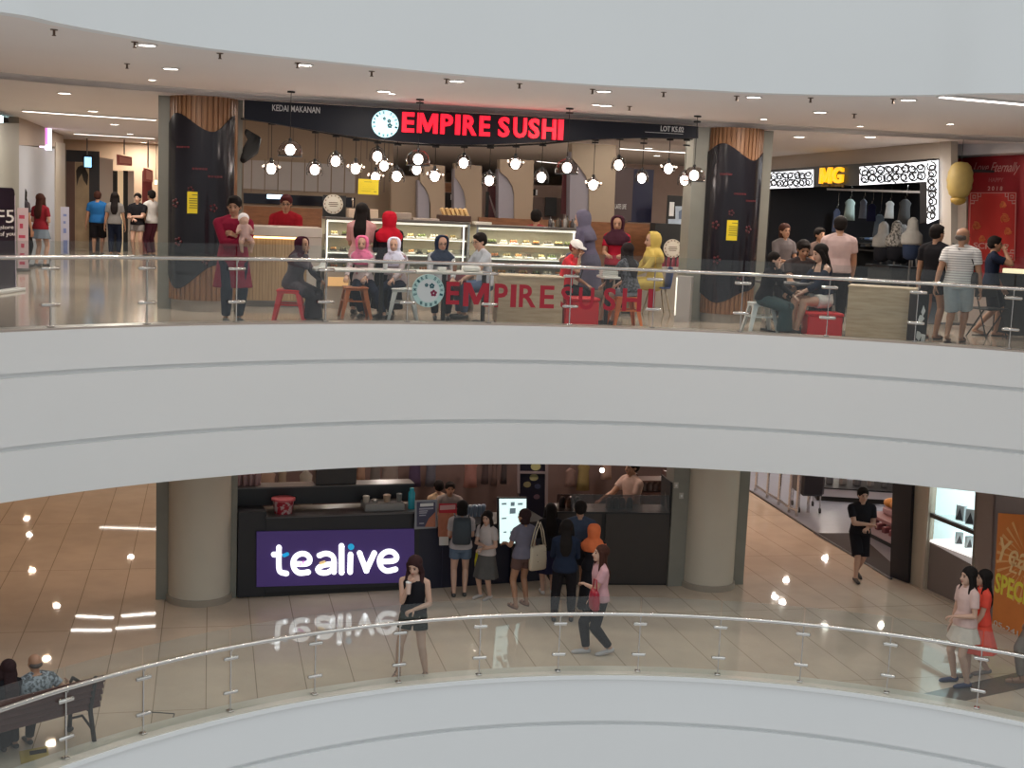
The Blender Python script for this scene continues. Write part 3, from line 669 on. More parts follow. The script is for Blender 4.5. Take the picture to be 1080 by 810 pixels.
    if hair == 'hijab':
        hc, pt_ = hij[0], hij[1] if len(hij) > 1 else None; HJ = cloth(hc, pt_); mb = MB()
        # a hood around the face opening, then folds over shoulders and chest
        rings = []
        for (zc, w, d, yb) in ((.075, .012, .012, -.010), (.070, .034, .036, -.010), (.052, .052, .056, -.010), (.025, .058, .064, -.012), (-.005, .057, .062, -.014), (-.035, .053, .056, -.012), (-.062, .052, .054, -.004)):
            rg = []
            for k_ in range(28):
                an_ = 2 * PI * k_ / 28; y = math.sin(an_); fr = max(0, y) ** 3
                opening = -.052 < zc < .055; yy = d * y if not (opening and y > .70) else d * (.70 - (y - .70) * 1.6)
                rg.append(hp(w * 1.13 * math.cos(an_), yb + (yy * 1.12 if yy < 0 else yy * 1.03), zc * 1.06))
            rings.append(rg)
        mb.loft(rings)
        mb2 = MB(); rr = []
        for (z, w, d, y) in ((.345, .046, .050, 0), (.325, .060, .058, .002), (.300, .095, .066, .003), (.270, .122, .078, .003), (.235, .124, .086, .004), (.200, .112, .086, .004), (.185, .100, .080, .004)):
            rg = []
            for k_ in range(32):
                an_ = 2 * PI * k_ / 32; rip = 1 + .035 * math.sin(7 * an_ + z * 30)
                rg.append(P + S * z * H + X * (w * 1.12 * H * math.cos(an_) * rip) + Fd * ((y + d * 1.12 * math.sin(an_) * rip) * H))
            rr.append(rg)
        mb.loft(rr)
        mb.loft([ellring(hp(0, .016, -.050), HM @ Vector((.036 * G, 0, 0)), HM @ Vector((0, .040 * G, 0))), ellring(NB + S * .03 * H + Fd * .012 * H, X * .058 * H, Fd * .060 * H)])
        fuse(mb, 'headscarf', HJ, t, max(.008, vox * .8), 2)
    elif hair != 'bald':
        mb = MB()
        mb.ball(hp(0, -.014, .027), (.054 * G, .059 * G, .054 * G), 18, 12, 0, HM)
        if hair in ('short', 'cap', 'quiff'):
            mb.ball(hp(0, -.024, .004), (.051 * G, .047 * G, .044 * G), 14, 8, 0, HM)
            if hair != 'cap': mb.ball(hp(0, .018, .052), (.040 * G, .032 * G, .018 * G), 12, 6, 0, HM)
            if hair == 'quiff': mb.ball(hp(0, .020, .066), (.036 * G, .03 * G, .018 * G), 12, 6, 0, HM)
        if hair == 'bob':
            mb.loft([ellring(hp(0, -.018, z), HM @ Vector((w * H, 0, 0)), HM @ Vector((0, d * H, 0))) for z, w, d in ((.03, .052, .050), (-.02, .056, .046), (-.06, .052, .040))])
        if hair in ('long', 'pony'):
            if hair == 'long':
                rg = [(hp(0, -.020, .030), .052, .050), (hp(0, -.026, -.015), .054, .040), (hp(0, -.040, -.062), .052, .030), (P + S * .25 * H - Fd * .062 * H, .062, .020), (P + S * .18 * H - Fd * .066 * H, .055, .016), (P + S * .13 * H - Fd * .062 * H, .030, .010)]
                mb.loft([ellring(c, X * w * H, Fd * d * H) for c, w, d in rg])
                for s in (-1, 1): capsule(mb, hp(s * .043, .008, .02), hp(s * .050, -.006, -.045), .018 * G, .020 * G); capsule(mb, hp(s * .050, -.006, -.045), P + S * .25 * H + X * s * .066 * H + Fd * .034 * H, .020 * G, .014 * G)
            else:
                mb.ball(hp(0, -.024, .0), (.046 * G, .042 * G, .040 * G)); capsule(mb, hp(0, -.066, .02), hp(0, -.095, -.02), .016 * G, .019 * G); capsule(mb, hp(0, -.095, -.02), hp(0, -.088, -.12), .019 * G, .008 * G)
        if hair == 'bun': mb.ball(hp(0, -.024, .0), (.046 * G, .042 * G, .040 * G)); mb.ball(hp(0, -.045, .075), .024 * G)
        fuse(mb, 'hair', HMt, t, max(.008, vox * .8), 2)
        if hair == 'cap':
            mb = MB(); mb.ball(hp(0, -.010, .034), (.055 * G, .062 * G, .047 * G), 18, 12, 0, HM); mb.loft([[hp(math.cos(q) * .045 * (1 if True else 0), .040 + math.sin(q) * .060, z) for q in [PI * i / 12 for i in range(13)]] for z in (.030, .036)]); mb.build('cap', cloth((.8, .78, .76)), t, True)
    else:
        mb = MB(); mb.ball(hp(0, -.020, -.004), (.0475 * G, .047 * G, .028 * G), 18, 10, 0, HM); fuse(mb, 'hair', mat('thin_grey_hair', (.10, .08, .07), .8, noise=.4, nscale=60), t, .008, 2)
    if visface:
        EW = mat('eye_dark', (0.02, 0.015, 0.012), .2); LP = mat('lips_' + skin, (SKINS[skin][0] * .85, SKINS[skin][1] * .45, SKINS[skin][2] * .45), .45)
        for s in (-1, 1):
            MB().ball(hp(s * .018, .0445, .006), (.0075 * G, .005 * G, .0042 * G), 10, 6, 0, HM).build('eye', EW, t, True)
            MB().tube([hp(s * .009, .047, .017), hp(s * .018, .047, .0205), hp(s * .027, .042, .017)], .0022 * G, 6).build('eyebrow', HMt, t, True)
        MB().ball(hp(0, .0485, -.030), (.0125 * G, .005 * G, .0042 * G), 10, 6, 0, HM).build('mouth', LP, t, True)
    if glasses:
        mb = MB()
        for s in (-1, 1):
            mb.tube([hp(s * .019 + math.cos(q) * .013, .056, .006 + math.sin(q) * .010) for q in [2 * PI * i / 12 for i in range(13)]], .0016 * G, 5); mb.tube([hp(s * .032, .056, .008), hp(s * .048, 0, .006)], .0016 * G, 5)
        mb.tube([hp(-.006, .057, .008), hp(.006, .057, .008)], .0016 * G, 5); mb.build('spectacles', BLACK, t)
    t['_'] = 0; del t['_']
    J = dict(wrist=wri, elbow=elb, sh=shj, hip=P, head=HC, knee=knee, ankle=ank, neck=NB)
    M = Matrix.Translation(Vector(loc)) @ Matrix.Rotation(math.radians(180 + face), 4, 'Z')
    J['w'] = lambda v: M @ Vector(v); J['M'] = M
    return t, J
# ------------------------------------------------------------------ the sushi stall
def rel(mb, t, name, m, par=None, sm=False):
    """part of thing t given in the place's own coordinates"""
    inv = (Matrix.Translation(t.location) @ Matrix.Rotation(t.rotation_euler.z, 4, 'Z')).inverted()
    mb.v = [inv @ v for v in mb.v]; return mb.build(name, m, par or t, sm)
def relo(o, t, par=None):
    inv = (Matrix.Translation(t.location) @ Matrix.Rotation(t.rotation_euler.z, 4, 'Z')).inverted(); o.data.transform(inv); o.parent = par or t; return o
def one(name, label, cat, mb, m, group=None, sm=False): return tag(mb.build(name, m, None, sm), label, cat, group)
LITRED = mat('lit_red', (.8, .01, .02), .4, emit=(1.0, 0.010, 0.035), es=1.3)
LITCYAN = mat('lit_cyan', (.6, .9, .95), .4, emit=(.55, .88, .95), es=.95)
LITW = mat('lit_white', (1, 1, 1), .4, emit=(1, .97, .95), es=1.6)
TEALINK = mat('dark_teal_ink', (0.01, 0.09, 0.11), .5)
SGREY = mat('sign_grey_letters', (.55, .55, .56), .5)
NAVY = mat('navy_sign_board', (.008, .010, .018), .45, spec=.25)
SP = FP.off(.06)
sg = thing('shop_sign', 'long dark curved fascia sign with red lit letters over the sushi stall', 'shop sign', SP.pt(3.5, 2.7))
top = [(257.5, 105.5), (735, 133.5)]; bot = [(735, 146), (690, 145.3), (640, 146.5), (590, 149), (550, 151), (520, 152.2), (490, 152.8), (460, 152), (430, 150), (400, 147.2), (370, 143.5), (340, 139), (310, 134), (280, 129), (257.5, 125.5)]
rel(pixpoly(SP, top + bot, -.10, .06), sg, 'fascia_board', NAVY)
wordmark('shop_letter', (('E', 423.6, 436.4), ('M', 439.6, 461), ('P', 464, 477), ('I', 479.6, 484.5), ('R', 487.5, 502), ('E', 505, 516), ('S', 524.7, 536.4), ('U', 540.6, 554.5), ('S', 556.5, 568), ('H', 570.8, 585.3), ('I', 587.6, 592.8)), SP, lambda x: 118.5 + (x - 423.6) * .048, lambda x: 139.5 + (x - 423.6) * .05, LITRED, lambda o: relo(o, sg), .05, .062, .03)
o = letters('small_letters', 'KEDAI MAKANAN', SP, (287, 110.5), (337, 121.5), SGREY, None, .01, .061, .01, bl=(287, 117)); relo(o, sg)
o = letters('small_letters', 'LOT K5.02', SP, (695.5, 132.8), (719.5, 140), SGREY, None, .01, .061, .02, bl=(695.5, 138.5)); relo(o, sg)
rel(pixbox(SP, 679, 139.6, 719, 141.4, .06, .064), sg, 'underline', SGREY)
def roundlogo(pl, cx, cy, rpx, t, out, face, ink, petals, ring=None):
    a, z = pl.hit(cx, cy); a2, _ = pl.hit(cx + rpx, cy); r = abs(a2 - a)
    def disc(r_, o0, o1, ca=a, cz=z, n=40): return MB().prism([(ca + r_ * math.cos(2 * PI * k / n), cz + r_ * math.sin(2 * PI * k / n)) for k in range(n)], o0, o1, 0, lambda p, q, o: pl.pt(p, q, o))
    f = rel(disc(r, out, out + .03), t, 'logo_disc', face)
    if ring: rel(disc(r * .70, out + .0305, out + .032), t, 'logo_centre', ring, f)
    mb = MB(); R = pl.mat()
    for word, a0, a1, flip in (('EMPIRE SUSHI', 195, -15, 1), ('SUSHI', 235, 305, -1)):
        n = len(word)
        if flip == -1: word = '\u25a0' * 0 + 'OOOO'; n = 4
        for i, chh in enumerate(word):
            if chh == ' ': continue
            q = math.radians(a0 + (a1 - a0) * i / (n - 1)); rr = r * .845
            if flip == -1: continue
            lm = letter_fit(chh, r * .13, r * .2, .003, .02); ro = Matrix.Rotation(q - PI / 2, 3, 'Z')
            for v in lm.v:
                v2 = ro @ Vector((v.x - r * .065, v.y - r * .1, 0)); v.x, v.y, v.z = v2.x + rr * math.cos(q), v2.y + rr * math.sin(q), v.z
            lm.v = [R @ v + pl.pt(a, z, out + .031) for v in lm.v]; mb.add(lm.v, lm.f)
    for q in (240, 262, 283, 305):                      # four small characters below, box shaped with strokes
        q = math.radians(q); cx_, cz_ = a + r * .85 * math.cos(q), z + r * .85 * math.sin(q)
        for dx, dz, w, h in ((0, .07, .15, .03), (0, -.07, .15, .03), (0, 0, .03, .17), (-.05, 0, .03, .13), (.05, .0, .03, .13)):
            pbox(pl, cx_ + (dx - w / 2) * r, cx_ + (dx + w / 2) * r, cz_ + (dz - h / 2) * r, cz_ + (dz + h / 2) * r, out + .031, out + .034, mb)
    rel(mb, t, 'ring_lettering', ink, f)
    for px_, pz_, s in petals:
        mb = MB()
        for k in range(5):
            q = 2 * PI * k / 5 + .3; c = (a + r * (px_ + s * .6 * math.cos(q)), z + r * (pz_ + s * .6 * math.sin(q)))
            mb.prism([(c[0] + r * s * .42 * math.cos(2 * PI * j / 10), c[1] + r * s * .42 * math.sin(2 * PI * j / 10)) for j in range(10)], out + .031, out + .035, 0, lambda p, q_, o: pl.pt(p, q_, o))
        rel(mb, t, 'blossom', ink if s < .2 or ring is None else mat('maroon_ink', (.2, .01, .05), .5), f)
roundlogo(SP, 405.5, 131, 14, sg, .062, LITCYAN, TEALINK, ((-.08, .38, .12), (.28, .22, .15), (.34, -.12, .19)))
# speaker shaped bracket at the sign's left end
one('bracket_speaker', 'dark curved speaker bracket under the left end of the sushi sign', 'speaker', MB().loft([ellring(FP.pt(.06, 2.62, -.3), Vector((.03, 0, 0)), Vector((0, 0, .05))), ellring(FP.pt(.18, 2.52, -.28), Vector((.10, 0, 0)), Vector((0, 0, .07))), ellring(FP.pt(.12, 2.36, -.26), Vector((.12, 0, 0)), Vector((0, 0, .09))), ellring(FP.pt(.02, 2.22, -.24), Vector((.05, 0, 0)), Vector((0, 0, .05)))]), MBLACK, None, True)

# pendants: bulb pixel, canopy y, kind 0 globe 1 tumbler 2 starry
BULBW = mat('pendant_bulb', (1, 1, 1), .3, emit=(1.0, 0.94, 0.90), es=14)
SHADEG = glass('smoky_shade_glass', (.80, .76, .74), 1.5)
def pendant_proto(kind):
    t = thing('pendant_lamp', 'x', 'pendant lamp', (0, 0, 0))
    MB().lathe([(.05, .10), (.05, .085), (.02, .080), (.02, .10)], n=16).build('socket', MBLACK, t, 40) if False else None
    MB().lathe([(.016, .16), (.024, .15), (.026, .085), (.018, .075)], n=14).build('socket', MBLACK, t, 40)
    b = MB().ball((0, 0, 0), (.068, .068, .075), 18, 12).build('bulb', BULBW, t, True)
    if kind == 0:   # wide glass globe with a dark rim below
        s = MB().lathe([(.030, .13), (.09, .115), (.15, .06), (.175, -.02), (.165, -.085), (.16, -.085), (.168, -.02), (.145, .055), (.088, .108), (.030, .122)], n=24, cap=False).build('shade', SHADEG, t, True)
        MB().lathe([(.160, -.082), (.170, -.082), (.170, -.094), (.160, -.094), (.160, -.082)], n=24, cap=False).build('rim', MBLACK, s)
    elif kind == 1:  # tumbler with wire cage
        s = MB().lathe([(.028, .12), (.07, .10), (.105, .03), (.11, -.05), (.106, -.05), (.10, .03), (.066, .095), (.028, .114)], n=20, cap=False).build('shade', SHADEG, t, True)
        mb = MB()
        for k in range(4):
            q = 2 * PI * k / 4 + .4; mb.tube([(math.cos(q) * r, math.sin(q) * r, z) for r, z in ((.02, .14), (.08, .11), (.118, .03), (.122, -.05), (.11, -.085))], .005, 5)
        mb.build('wire_cage', MBLACK, s)
    else:            # starry cluster of small glass drops round the bulb
        s = MB().lathe([(.03, .12), (.10, .06), (.115, 0), (.09, -.05), (.086, -.05), (.11, 0), (.096, .058), (.03, .115)], n=20, cap=False).build('shade', SHADEG, t, True)
        mb = MB()
        for k in range(7):
            q = 2 * PI * k / 7; mb.ball((math.cos(q) * .125, math.sin(q) * .125, .03 + .02 * (k % 2)), .016, 8, 6)
        mb.build('glass_drops', mat('glass_drop', (.9, .8, .7), .15, emit=(1, .85, .7), es=1.2), s, True)  # small glass drops, given a warm emission of their own
    return t
protos = {}
def pendant(x, y, yc, off, kind, label, zc=None):
    pl = FP.off(off); a, z = pl.hit(x, y); _, zt = pl.hit(x, yc)
    if zc is not None: zt = zc
    if kind not in protos: protos[kind] = t = pendant_proto(kind)
    else: t = dup(protos[kind], group=None)
    t.location = pl.pt(a, z); t['label'] = label; t['group'] = 'pendant lamps of the sushi stall'
    MB().tube([(0, 0, .15), (0, 0, zt - z - .01)], .005, 6).build('cord', MBLACK, t)
    MB().lathe([(.0, zt - z - .025), (.055, zt - z - .022), (.055, zt - z), (0, zt - z)], n=18).build('canopy', MBLACK, t, 40)
PD = [(306, 158, 70, .9, 0, 'long pendant globe hanging from the walkway ceiling, furthest left', ZT), (441, 168, 82, .9, 0, 'long pendant globe hanging in front of the sign between the letters M and P', ZT), (598, 177, 98, .9, 0, 'long pendant globe hanging just past the last letter of the sign', ZT), (732, 185, 105, .9, 0, 'long pendant globe hanging beside the black column', ZT)]
PD += [(286, 178, 130, -.15, 2, 'starry pendant at the left end of the sushi stall row'), (332, 179, 139, -.15, 1, 'caged pendant right of the leftmost globe pendant'), (354, 170, 143, -.15, 1, 'caged pendant left of the yellow hanging notice'), (375, 178, 147, -.15, 2, 'starry pendant just above left of the yellow hanging notice'), (398, 165, 150, -.15, 1, 'caged pendant straight under the round sign logo'), (405, 175, 152, -1.2, 2, 'small pendant behind and below the one under the logo'), (396, 187, 152, -1.6, 2, 'small low pendant touching the yellow notice'), (418.5, 186, 152, -.15, 1, 'caged pendant under the letter E of the sign'), (439.5, 179, 152, -1.0, 1, 'pendant half hidden behind the second globe pendant'), (458.5, 186, 154, -.15, 2, 'starry pendant under the letters M and P'), (489, 172, 154.5, -.15, 1, 'caged pendant under the letter I of the sign'), (516, 190.5, 155, -.15, 1, 'low caged pendant under the gap between the two sign words'), (543.5, 173, 154, -.15, 2, 'starry pendant under the first letters of the second sign word'), (571, 187, 152.5, -.15, 1, 'caged pendant under the letter H of the sign'), (625.5, 195, 147, -.15, 2, 'lowest starry pendant in front of the tall cream pillar'), (652.5, 174, 146, -.15, 1, 'caged pendant right of the lowest starry pendant'), (677, 188, 145.5, -.15, 1, 'caged pendant over the dark navy board'), (705, 178, 146.5, -.15, 2, 'starry pendant under the lot number'), (722, 190, 147, -.15, 1, 'pendant with bluish glow beside the last globe pendant')]
for p in PD: pendant(*p[:5], p[5], p[6] if len(p) > 6 else (ZC if p[3] < -.5 else None))
mb = MB(); rp = []
for p in PD:
    if p[3] == -.15: pl = FP.off(-.15); rp.append((pl.hit(p[0], p[1])[0], pl.hit(p[0], p[2])[1] + .012))
rp.sort(); pl = FP.off(-.15); mb.tube([pl.pt(-.03, rp[0][1] + .03)] + [pl.pt(a, z) for a, z in rp] + [pl.pt(6.95, rp[-1][1])], .014, 6)
one('lighting_rail', 'thin black rail curving behind the sign that carries the pendants', 'rail', mb, MBLACK)

# stall back: walls, pillars, boards
BP = FP.off(-4.6); TAN = mat('tan_wall_panel', (.29, .215, .15), .6, noise=.05, nscale=1.5); GSHADE = mat('grey_blue_shade_paint', (.26, .24, .27), .6, noise=.04)  # grey-blue panels paint the shaded side of the pillars as flat colour
struct('wall_stall_back', pixpoly(BP, [(256, 118), (415, 128), (415, 250), (256, 250)], -.15, 0), TAN)
mb = MB()
for x in (258, 283, 309, 335, 361, 387, 410): pixbox(BP, x, 122 + (x - 258) * .04, x + .5, 168, 0, .004, mb)
for x in range(265, 410, 14): pixbox(BP, x, 168, x + .4, 203, .03, .034, mb)
struct('trim_6', mb, mat('panel_seam', (.20, .15, .11), .6))
struct('wall_stall_band', pixbox(BP, 257, 168.5, 374, 204, 0, .03), mat('grey_tile_band', (.36, .335, .32), .5, noise=.05))
t = thing('serving_hatch', 'dark horizontal window behind the cashier in the sushi stall', 'window', BP.pt(1.5, 1.8))
rel(pixbox(BP, 257, 203.5, 374, 219, 0, .04), t, 'dark_glass', mat('dark_glass', (.015, .015, .022), .08)); rel(pixbox(BP, 281.5, 205, 298, 210, .05, .06), t, 'lit_sign', mat('lit_blue_white', (.6, .8, 1), .4, emit=(.55, .8, 1.0), es=2.5))
struct('wall_stall_ledge', pixbox(FP.off(-3.2), 257, 217, 341, 300, -.1, 0), WOODR)
PIL = FP.off(-3.6)
def pillar(poly, o, m, name='wall_pillar'): struct(name, pixpoly(PIL, poly, o - .25, o), m)
pillar([(415, 186), (420, 185), (453, 186), (453, 240), (415, 240)], -.3, TAN)
pillar([(441, 190), (453, 191), (453, 240), (441, 240)], -.02, GSHADE)
pillar([(443, 172), (469, 175), (469, 240), (454, 240), (454, 216), (452, 206), (448, 198), (443, 192)], .02, TAN)
pillar([(479, 178), (492, 178), (492, 236), (479, 236)], -.02, GSHADE)
pillar([(480, 172), (508, 175), (508, 236), (491, 236), (491, 212), (489, 202), (485, 194), (480, 187)], .02, TAN)
pillar([(526, 178), (543, 178), (543, 236), (526, 236)], -.02, GSHADE)
pillar([(527, 168), (563, 169), (561, 236), (542, 236), (542, 205), (540, 196), (535, 188), (527, 181)], .02, TAN)
pillar([(602, 160), (623, 160), (622, 236), (601, 236)], -.02, GSHADE)
pillar([(603, 151), (650, 153), (647, 236), (621, 236), (621, 198), (618, 186), (611, 176), (603, 167)], .02, mat('olive_tan_pillar', (.34, .27, .195), .6, noise=.04))
struct('wall_stall_wainscot', pixbox(PIL.off(.1), 505, 229, 715, 300, -.1, 0), WOODR)
struct('wall_stall_far', pixpoly(PIL.off(-2.2), [(408, 190), (600, 196), (600, 170), (740, 176), (740, 260), (408, 260)], -.1, 0), mat('rosy_far_wall', (.34, .255, .22), .7, noise=.08))
def board(x0, y0, x1, y1, o, m, name, label, cat, frame=None, extra=()):
    k = PIL.off(o); a0, z1 = k.hit(x0, y0); t = thing(name, label, cat, k.pt(a0, k.hit(x0, y1)[1]))
    rel(pixbox(k, x0, y0, x1, y1, 0, .04), t, 'board', m)
    for nm, mm, fn in extra: relo(fn(k), t) if nm == 'letters' else rel(fn(k), t, nm, mm)
    return t
board(469, 193, 479, 203, -1.2, WOODR, 'wall_panel', 'small red brown panel between two cream pillars of the stall', 'panel')
board(469, 203, 479, 236, -1.2, MBLACK, 'menu_screen', 'dark narrow screen with pale patches between two cream pillars', 'screen', extra=(('pale_patch', WPLAS, lambda k: pixbox(k, 475, 205, 478.5, 211, .04, .05)),))
MAR = mat('maroon_board', (.13, .035, .04), .5)
board(514.5, 196, 526, 236, -.4, MAR, 'poster', 'narrow maroon poster with pale diagonal left of the widest pillar', 'poster', extra=(('diagonal_stripe', mat('pale_pink', (.5, .4, .38), .6), lambda k: pixpoly(k, [(515, 206), (516, 206), (525, 232), (522.5, 232)], .04, .05)),))
board(593, 184, 602, 226, -.4, MAR, 'poster', 'narrow maroon poster with pale stripe left of the tall cream pillar', 'poster', extra=(('diagonal_stripe', mat('pale_pink', (.5, .4, .38), .6), lambda k: pixpoly(k, [(597, 200), (599, 200), (599, 224), (597.5, 224)], .04, .05)),))
board(562, 208, 593, 233, -.6, mat('brown_recess', (.13, .085, .07), .6), 'wall_recess', 'brown recessed panel behind the second display case', 'panel')
board(575, 208, 586, 228, -.5, MBLACK, 'wall_screen', 'black wall screen behind the bending staff member', 'screen')
board(560.5, 199.5, 566, 206.5, -.8, MBLACK, 'wall_speaker', 'small black wall box with white edge right of the widest pillar', 'speaker', extra=(('white_edge', WPLAS, lambda k: pixbox(k, 564.5, 200, 566, 206, .04, .05)),))
board(512.5, 202, 514.5, 229, -.3, MBLACK, 'wall_bar', 'thin black upright bar on the tan stall wall', 'bar')
board(647.5, 176, 665, 233, -.2, mat('dark_brown_board', (.085, .06, .06), .5), 'poster', 'tall dark brown board with pale words behind the red hijab girl', 'poster', extra=(('letters', None, lambda k: letters('letters', 'LATE LIFE', k, (648, 215), (659.5, 220.5), WPLAS, None, .01, .045)), ('letters', None, lambda k: letters('letters', 'TODAY', k, (648.5, 225), (658, 230), WPLAS, None, .01, .045)) )[:1])
board(664.5, 178, 686, 235, -.25, mat('navy_board', (.012, .014, .045), .45), 'poster', 'tall plain dark navy board behind the yellow hijab woman', 'poster')
board(704, 206, 731, 237, .3, MBLACK, 'poster', 'black poster board with two blue faces near the right black column', 'poster', extra=(('photo_patch', mat('pale_blue_photo', (.42, .50, .60), .5, noise=.4, nscale=6), lambda k: pixpoly(k, [(711.5, 217.5), (731, 217.5), (731, 237), (704, 237), (704, 231), (711.5, 231)], .04, .045)), ('white_strip', WPLAS, lambda k: pixbox(k, 705.5, 213, 709.5, 228, .045, .05)), ('face_print', mat('blue_grey_face', (.12, .16, .24), .6), lambda k: pixpoly(k, [(715, 223), (718, 221), (720, 224), (719, 231), (715, 231)], .045, .05, pixpoly(k, [(722, 223), (725, 221), (727, 224), (726, 231), (722, 231)], .045, .05)))))
# yellow hanging notice
k = FP.off(-.6); t = thing('hanging_notice', 'yellow notice hanging among the pendants of the sushi stall', 'notice', k.pt(1.9, 2.0))
rel(pixbox(k, 378, 188.5, 399, 205.5, 0, .01), t, 'sheet', YELLOW); mb = MB()
for x0, x1, y in ((384, 392, 191.5), (381, 396, 194.5), (381, 396, 196.6), (382, 395, 198.8), (381, 391, 201), (394, 397, 202)): pixbox(k, x0, y, x1, y + .7, .01, .014, mb)
rel(mb, t, 'printed_lines', mat('dark_print', (0.10, 0.09, 0.02), 0.6)); mb = MB()
for x in (380, 397): a, z = k.hit(x, 188.5); mb.tube([k.pt(a, z, .005), k.pt(a, ZC, .005)], .003, 5)
rel(mb, t, 'cord', MBLACK)

# wooden cashier counter
K1 = FP.off(-.95)
t = thing('cashier_counter', 'high wooden cashier counter with white top at the left of the stall', 'counter', K1.pt(.8, 0)); a0 = K1.hit(250, 300)[0]; a1 = K1.hit(338, 300)[0]
zt = K1.hit(300, 239)[1]; zb = K1.hit(300, 249.5)[1]
rel(pbox(K1, a0, a1, zb, zt, -.75, .10, bev=.01), t, 'countertop', mat('counter_white', (.47, .42, .37), .35, noise=.03))
rel(pbox(K1, a0, a1 - .22, .10, zb, -.6, 0), t, 'front_panel', OAKV); rel(pbox(K1, a1 - .22, a1, .10, zb, -.72, .08), t, 'side_panel', mat('counter_white', (.47, .42, .37), .35)); rel(pbox(K1, a0, a1, 0, .10, -.6, -.02), t, 'plinth', DSTEEL)
rel(pbox(K1, a0, a1 - .24, zb - .035, zb - .008, .005, .03), t, 'light_strip', mat('warm_led', (1, .8, .5), .4, emit=(1, .72, .35), es=3.0))
mb = MB()
for i in range(1, 22): a = a0 + (a1 - .22 - a0) * i / 22; pbox(K1, a - .003, a + .003, .11, zb - .04, .0, .002, mb)
rel(mb, t, 'panel_grooves', mat('oak_groove', (.22, .13, .06), .6))
# white low unit behind the man with the baby / stone blocks
# display cases
CASEIN = mat('case_interior', (.62, .57, .44), .5); LEDC = mat('case_light', (1, 1, 1), .4, emit=(1, .93, .76), es=.95); CASEBODY = mat('case_body', (.42, .36, .30), .45, noise=.04)
RNG = random.Random(11)
def display_case(K, x0, x1, ytop, label, shelves, posts, D=.75, gname=''):
    a0 = K.hit(x0, 280)[0]; a1 = K.hit(x1, 280)[0]; zt = K.hit((x0 + x1) / 2, ytop)[1]; w = a1 - a0; zb = .80 if D else .8
    t = thing('display_case', label, 'display case', K.pt((a0 + a1) / 2, 0)); zs = [zt - h for h in shelves]
    rel(pbox(K, a0, a1, .0, .62, -D, 0), t, 'base_cabinet', CASEBODY); rel(pbox(K, a0, a1, .62, zt, -D, -D + .03), t, 'back_panel', CASEIN)
    rel(pbox(K, a0, a1, zt - .025, zt + .015, -D, .02, bev=.005), t, 'top_panel', mat('case_top', (.10, .09, .08), .3))
    for aa in (a0, a1 - .03): rel(pbox(K, aa, aa + .03, .62, zt - .025, -.03, .015), t, 'frame_post', STEEL)
    for aa in posts:
        q = K.hit(aa, 280)[0]; rel(pbox(K, q, q + .022, .66, zt - .03, .0, .02), t, 'light_post', LEDC)
    for i, z in enumerate(zs):
        s = rel(pbox(K, a0 + .03, a1 - .03, z - .012, z, -D + .04, -.06 - .05 * (i == 0)), t, 'shelf', mat('case_shelf', (.62, .58, .50), .25))
        rel(pbox(K, a0 + .04, a1 - .04, z - .030, z - .014, -.08, -.05), t, 'shelf_light', LEDC, s)
    rel(pbox(K, a0 + .04, a1 - .04, zt - .06, zt - .03, -.07, -.03), t, 'top_light', LEDC)
    rel(pbox(K, a0 + .03, a1 - .03, .64, zt - .03, .0, .008), t, 'glass_front', SGLASS)
    ar = area('lamp', K.pt((a0 + a1) / 2, zt - .07, -.22), w * .9, 9, (1, .9, .7), (0, 0, math.atan2(K.u.y, K.u.x)), 'RECTANGLE', .1)
    for z_ in zs[:1]: area('lamp', K.pt((a0 + a1) / 2, z_ - .035, -.16), w * .9, 6, (1, .9, .7), (0, 0, math.atan2(K.u.y, K.u.x)), 'RECTANGLE', .05)
    cols = [(.55, .42, .18), (.16, .20, .06), (.60, .52, .40), (.45, .16, .05), (.30, .22, .08), (.62, .30, .10), (.10, .08, .05)]
    n = 0
    for i, z in enumerate(zs + [.62]):
        a = a0 + .10
        while a < a1 - .18:
            ww = RNG.uniform(.09, .15); dd = .16; o = -.28 if i < len(zs) else -.25; c = K.pt(a + ww / 2, z, o); mb = MB(); M = Matrix(((K.u.x, K.n.x, 0), (K.u.y, K.n.y, 0), (0, 0, 1)))
            mb.box((0, 0, .012), (ww, dd, .024), 0, 0, M, .006)
            for q in range(3): mb.ball(M @ Vector(((q - 1) * ww * .3, RNG.uniform(-.03, .03), .04)), (ww * .17, .05, .028), 8, 5, 1)
            o_ = mb.build('food_tray', [MBLACK if RNG.random() < .4 else WPLAS, mat('food_%d' % (n % 7), cols[n % 7], .5, noise=.3, nscale=30)], None, True, loc=c)
            tag(o_, 'small tray of bite sized sushi laid out in the ' + gname, 'food tray', 'sushi trays in the ' + gname); a += ww + RNG.uniform(.03, .09); n += 1
    return t
display_case(K1, 342.5, 494, 232.5, 'long lit glass display case on the left, behind the hijab diners', (.27, .52), (343.5, 487), gname='left display case')
dc_ = bpy.data.objects['display_case']; rel(pixbox(K1, 346, 292, 367, 302, .0, .03), dc_, 'warm_lit_panel', mat('warm_lit_panel', (.6, .35, .15), .4, emit=(1, .55, .22), es=.55))
K2 = FP.off(-.80)
display_case(K2, 501, 616, 240, 'lit glass display case on the right, behind the boy in white', (.28, .50), (603, 613), gname='right display case')
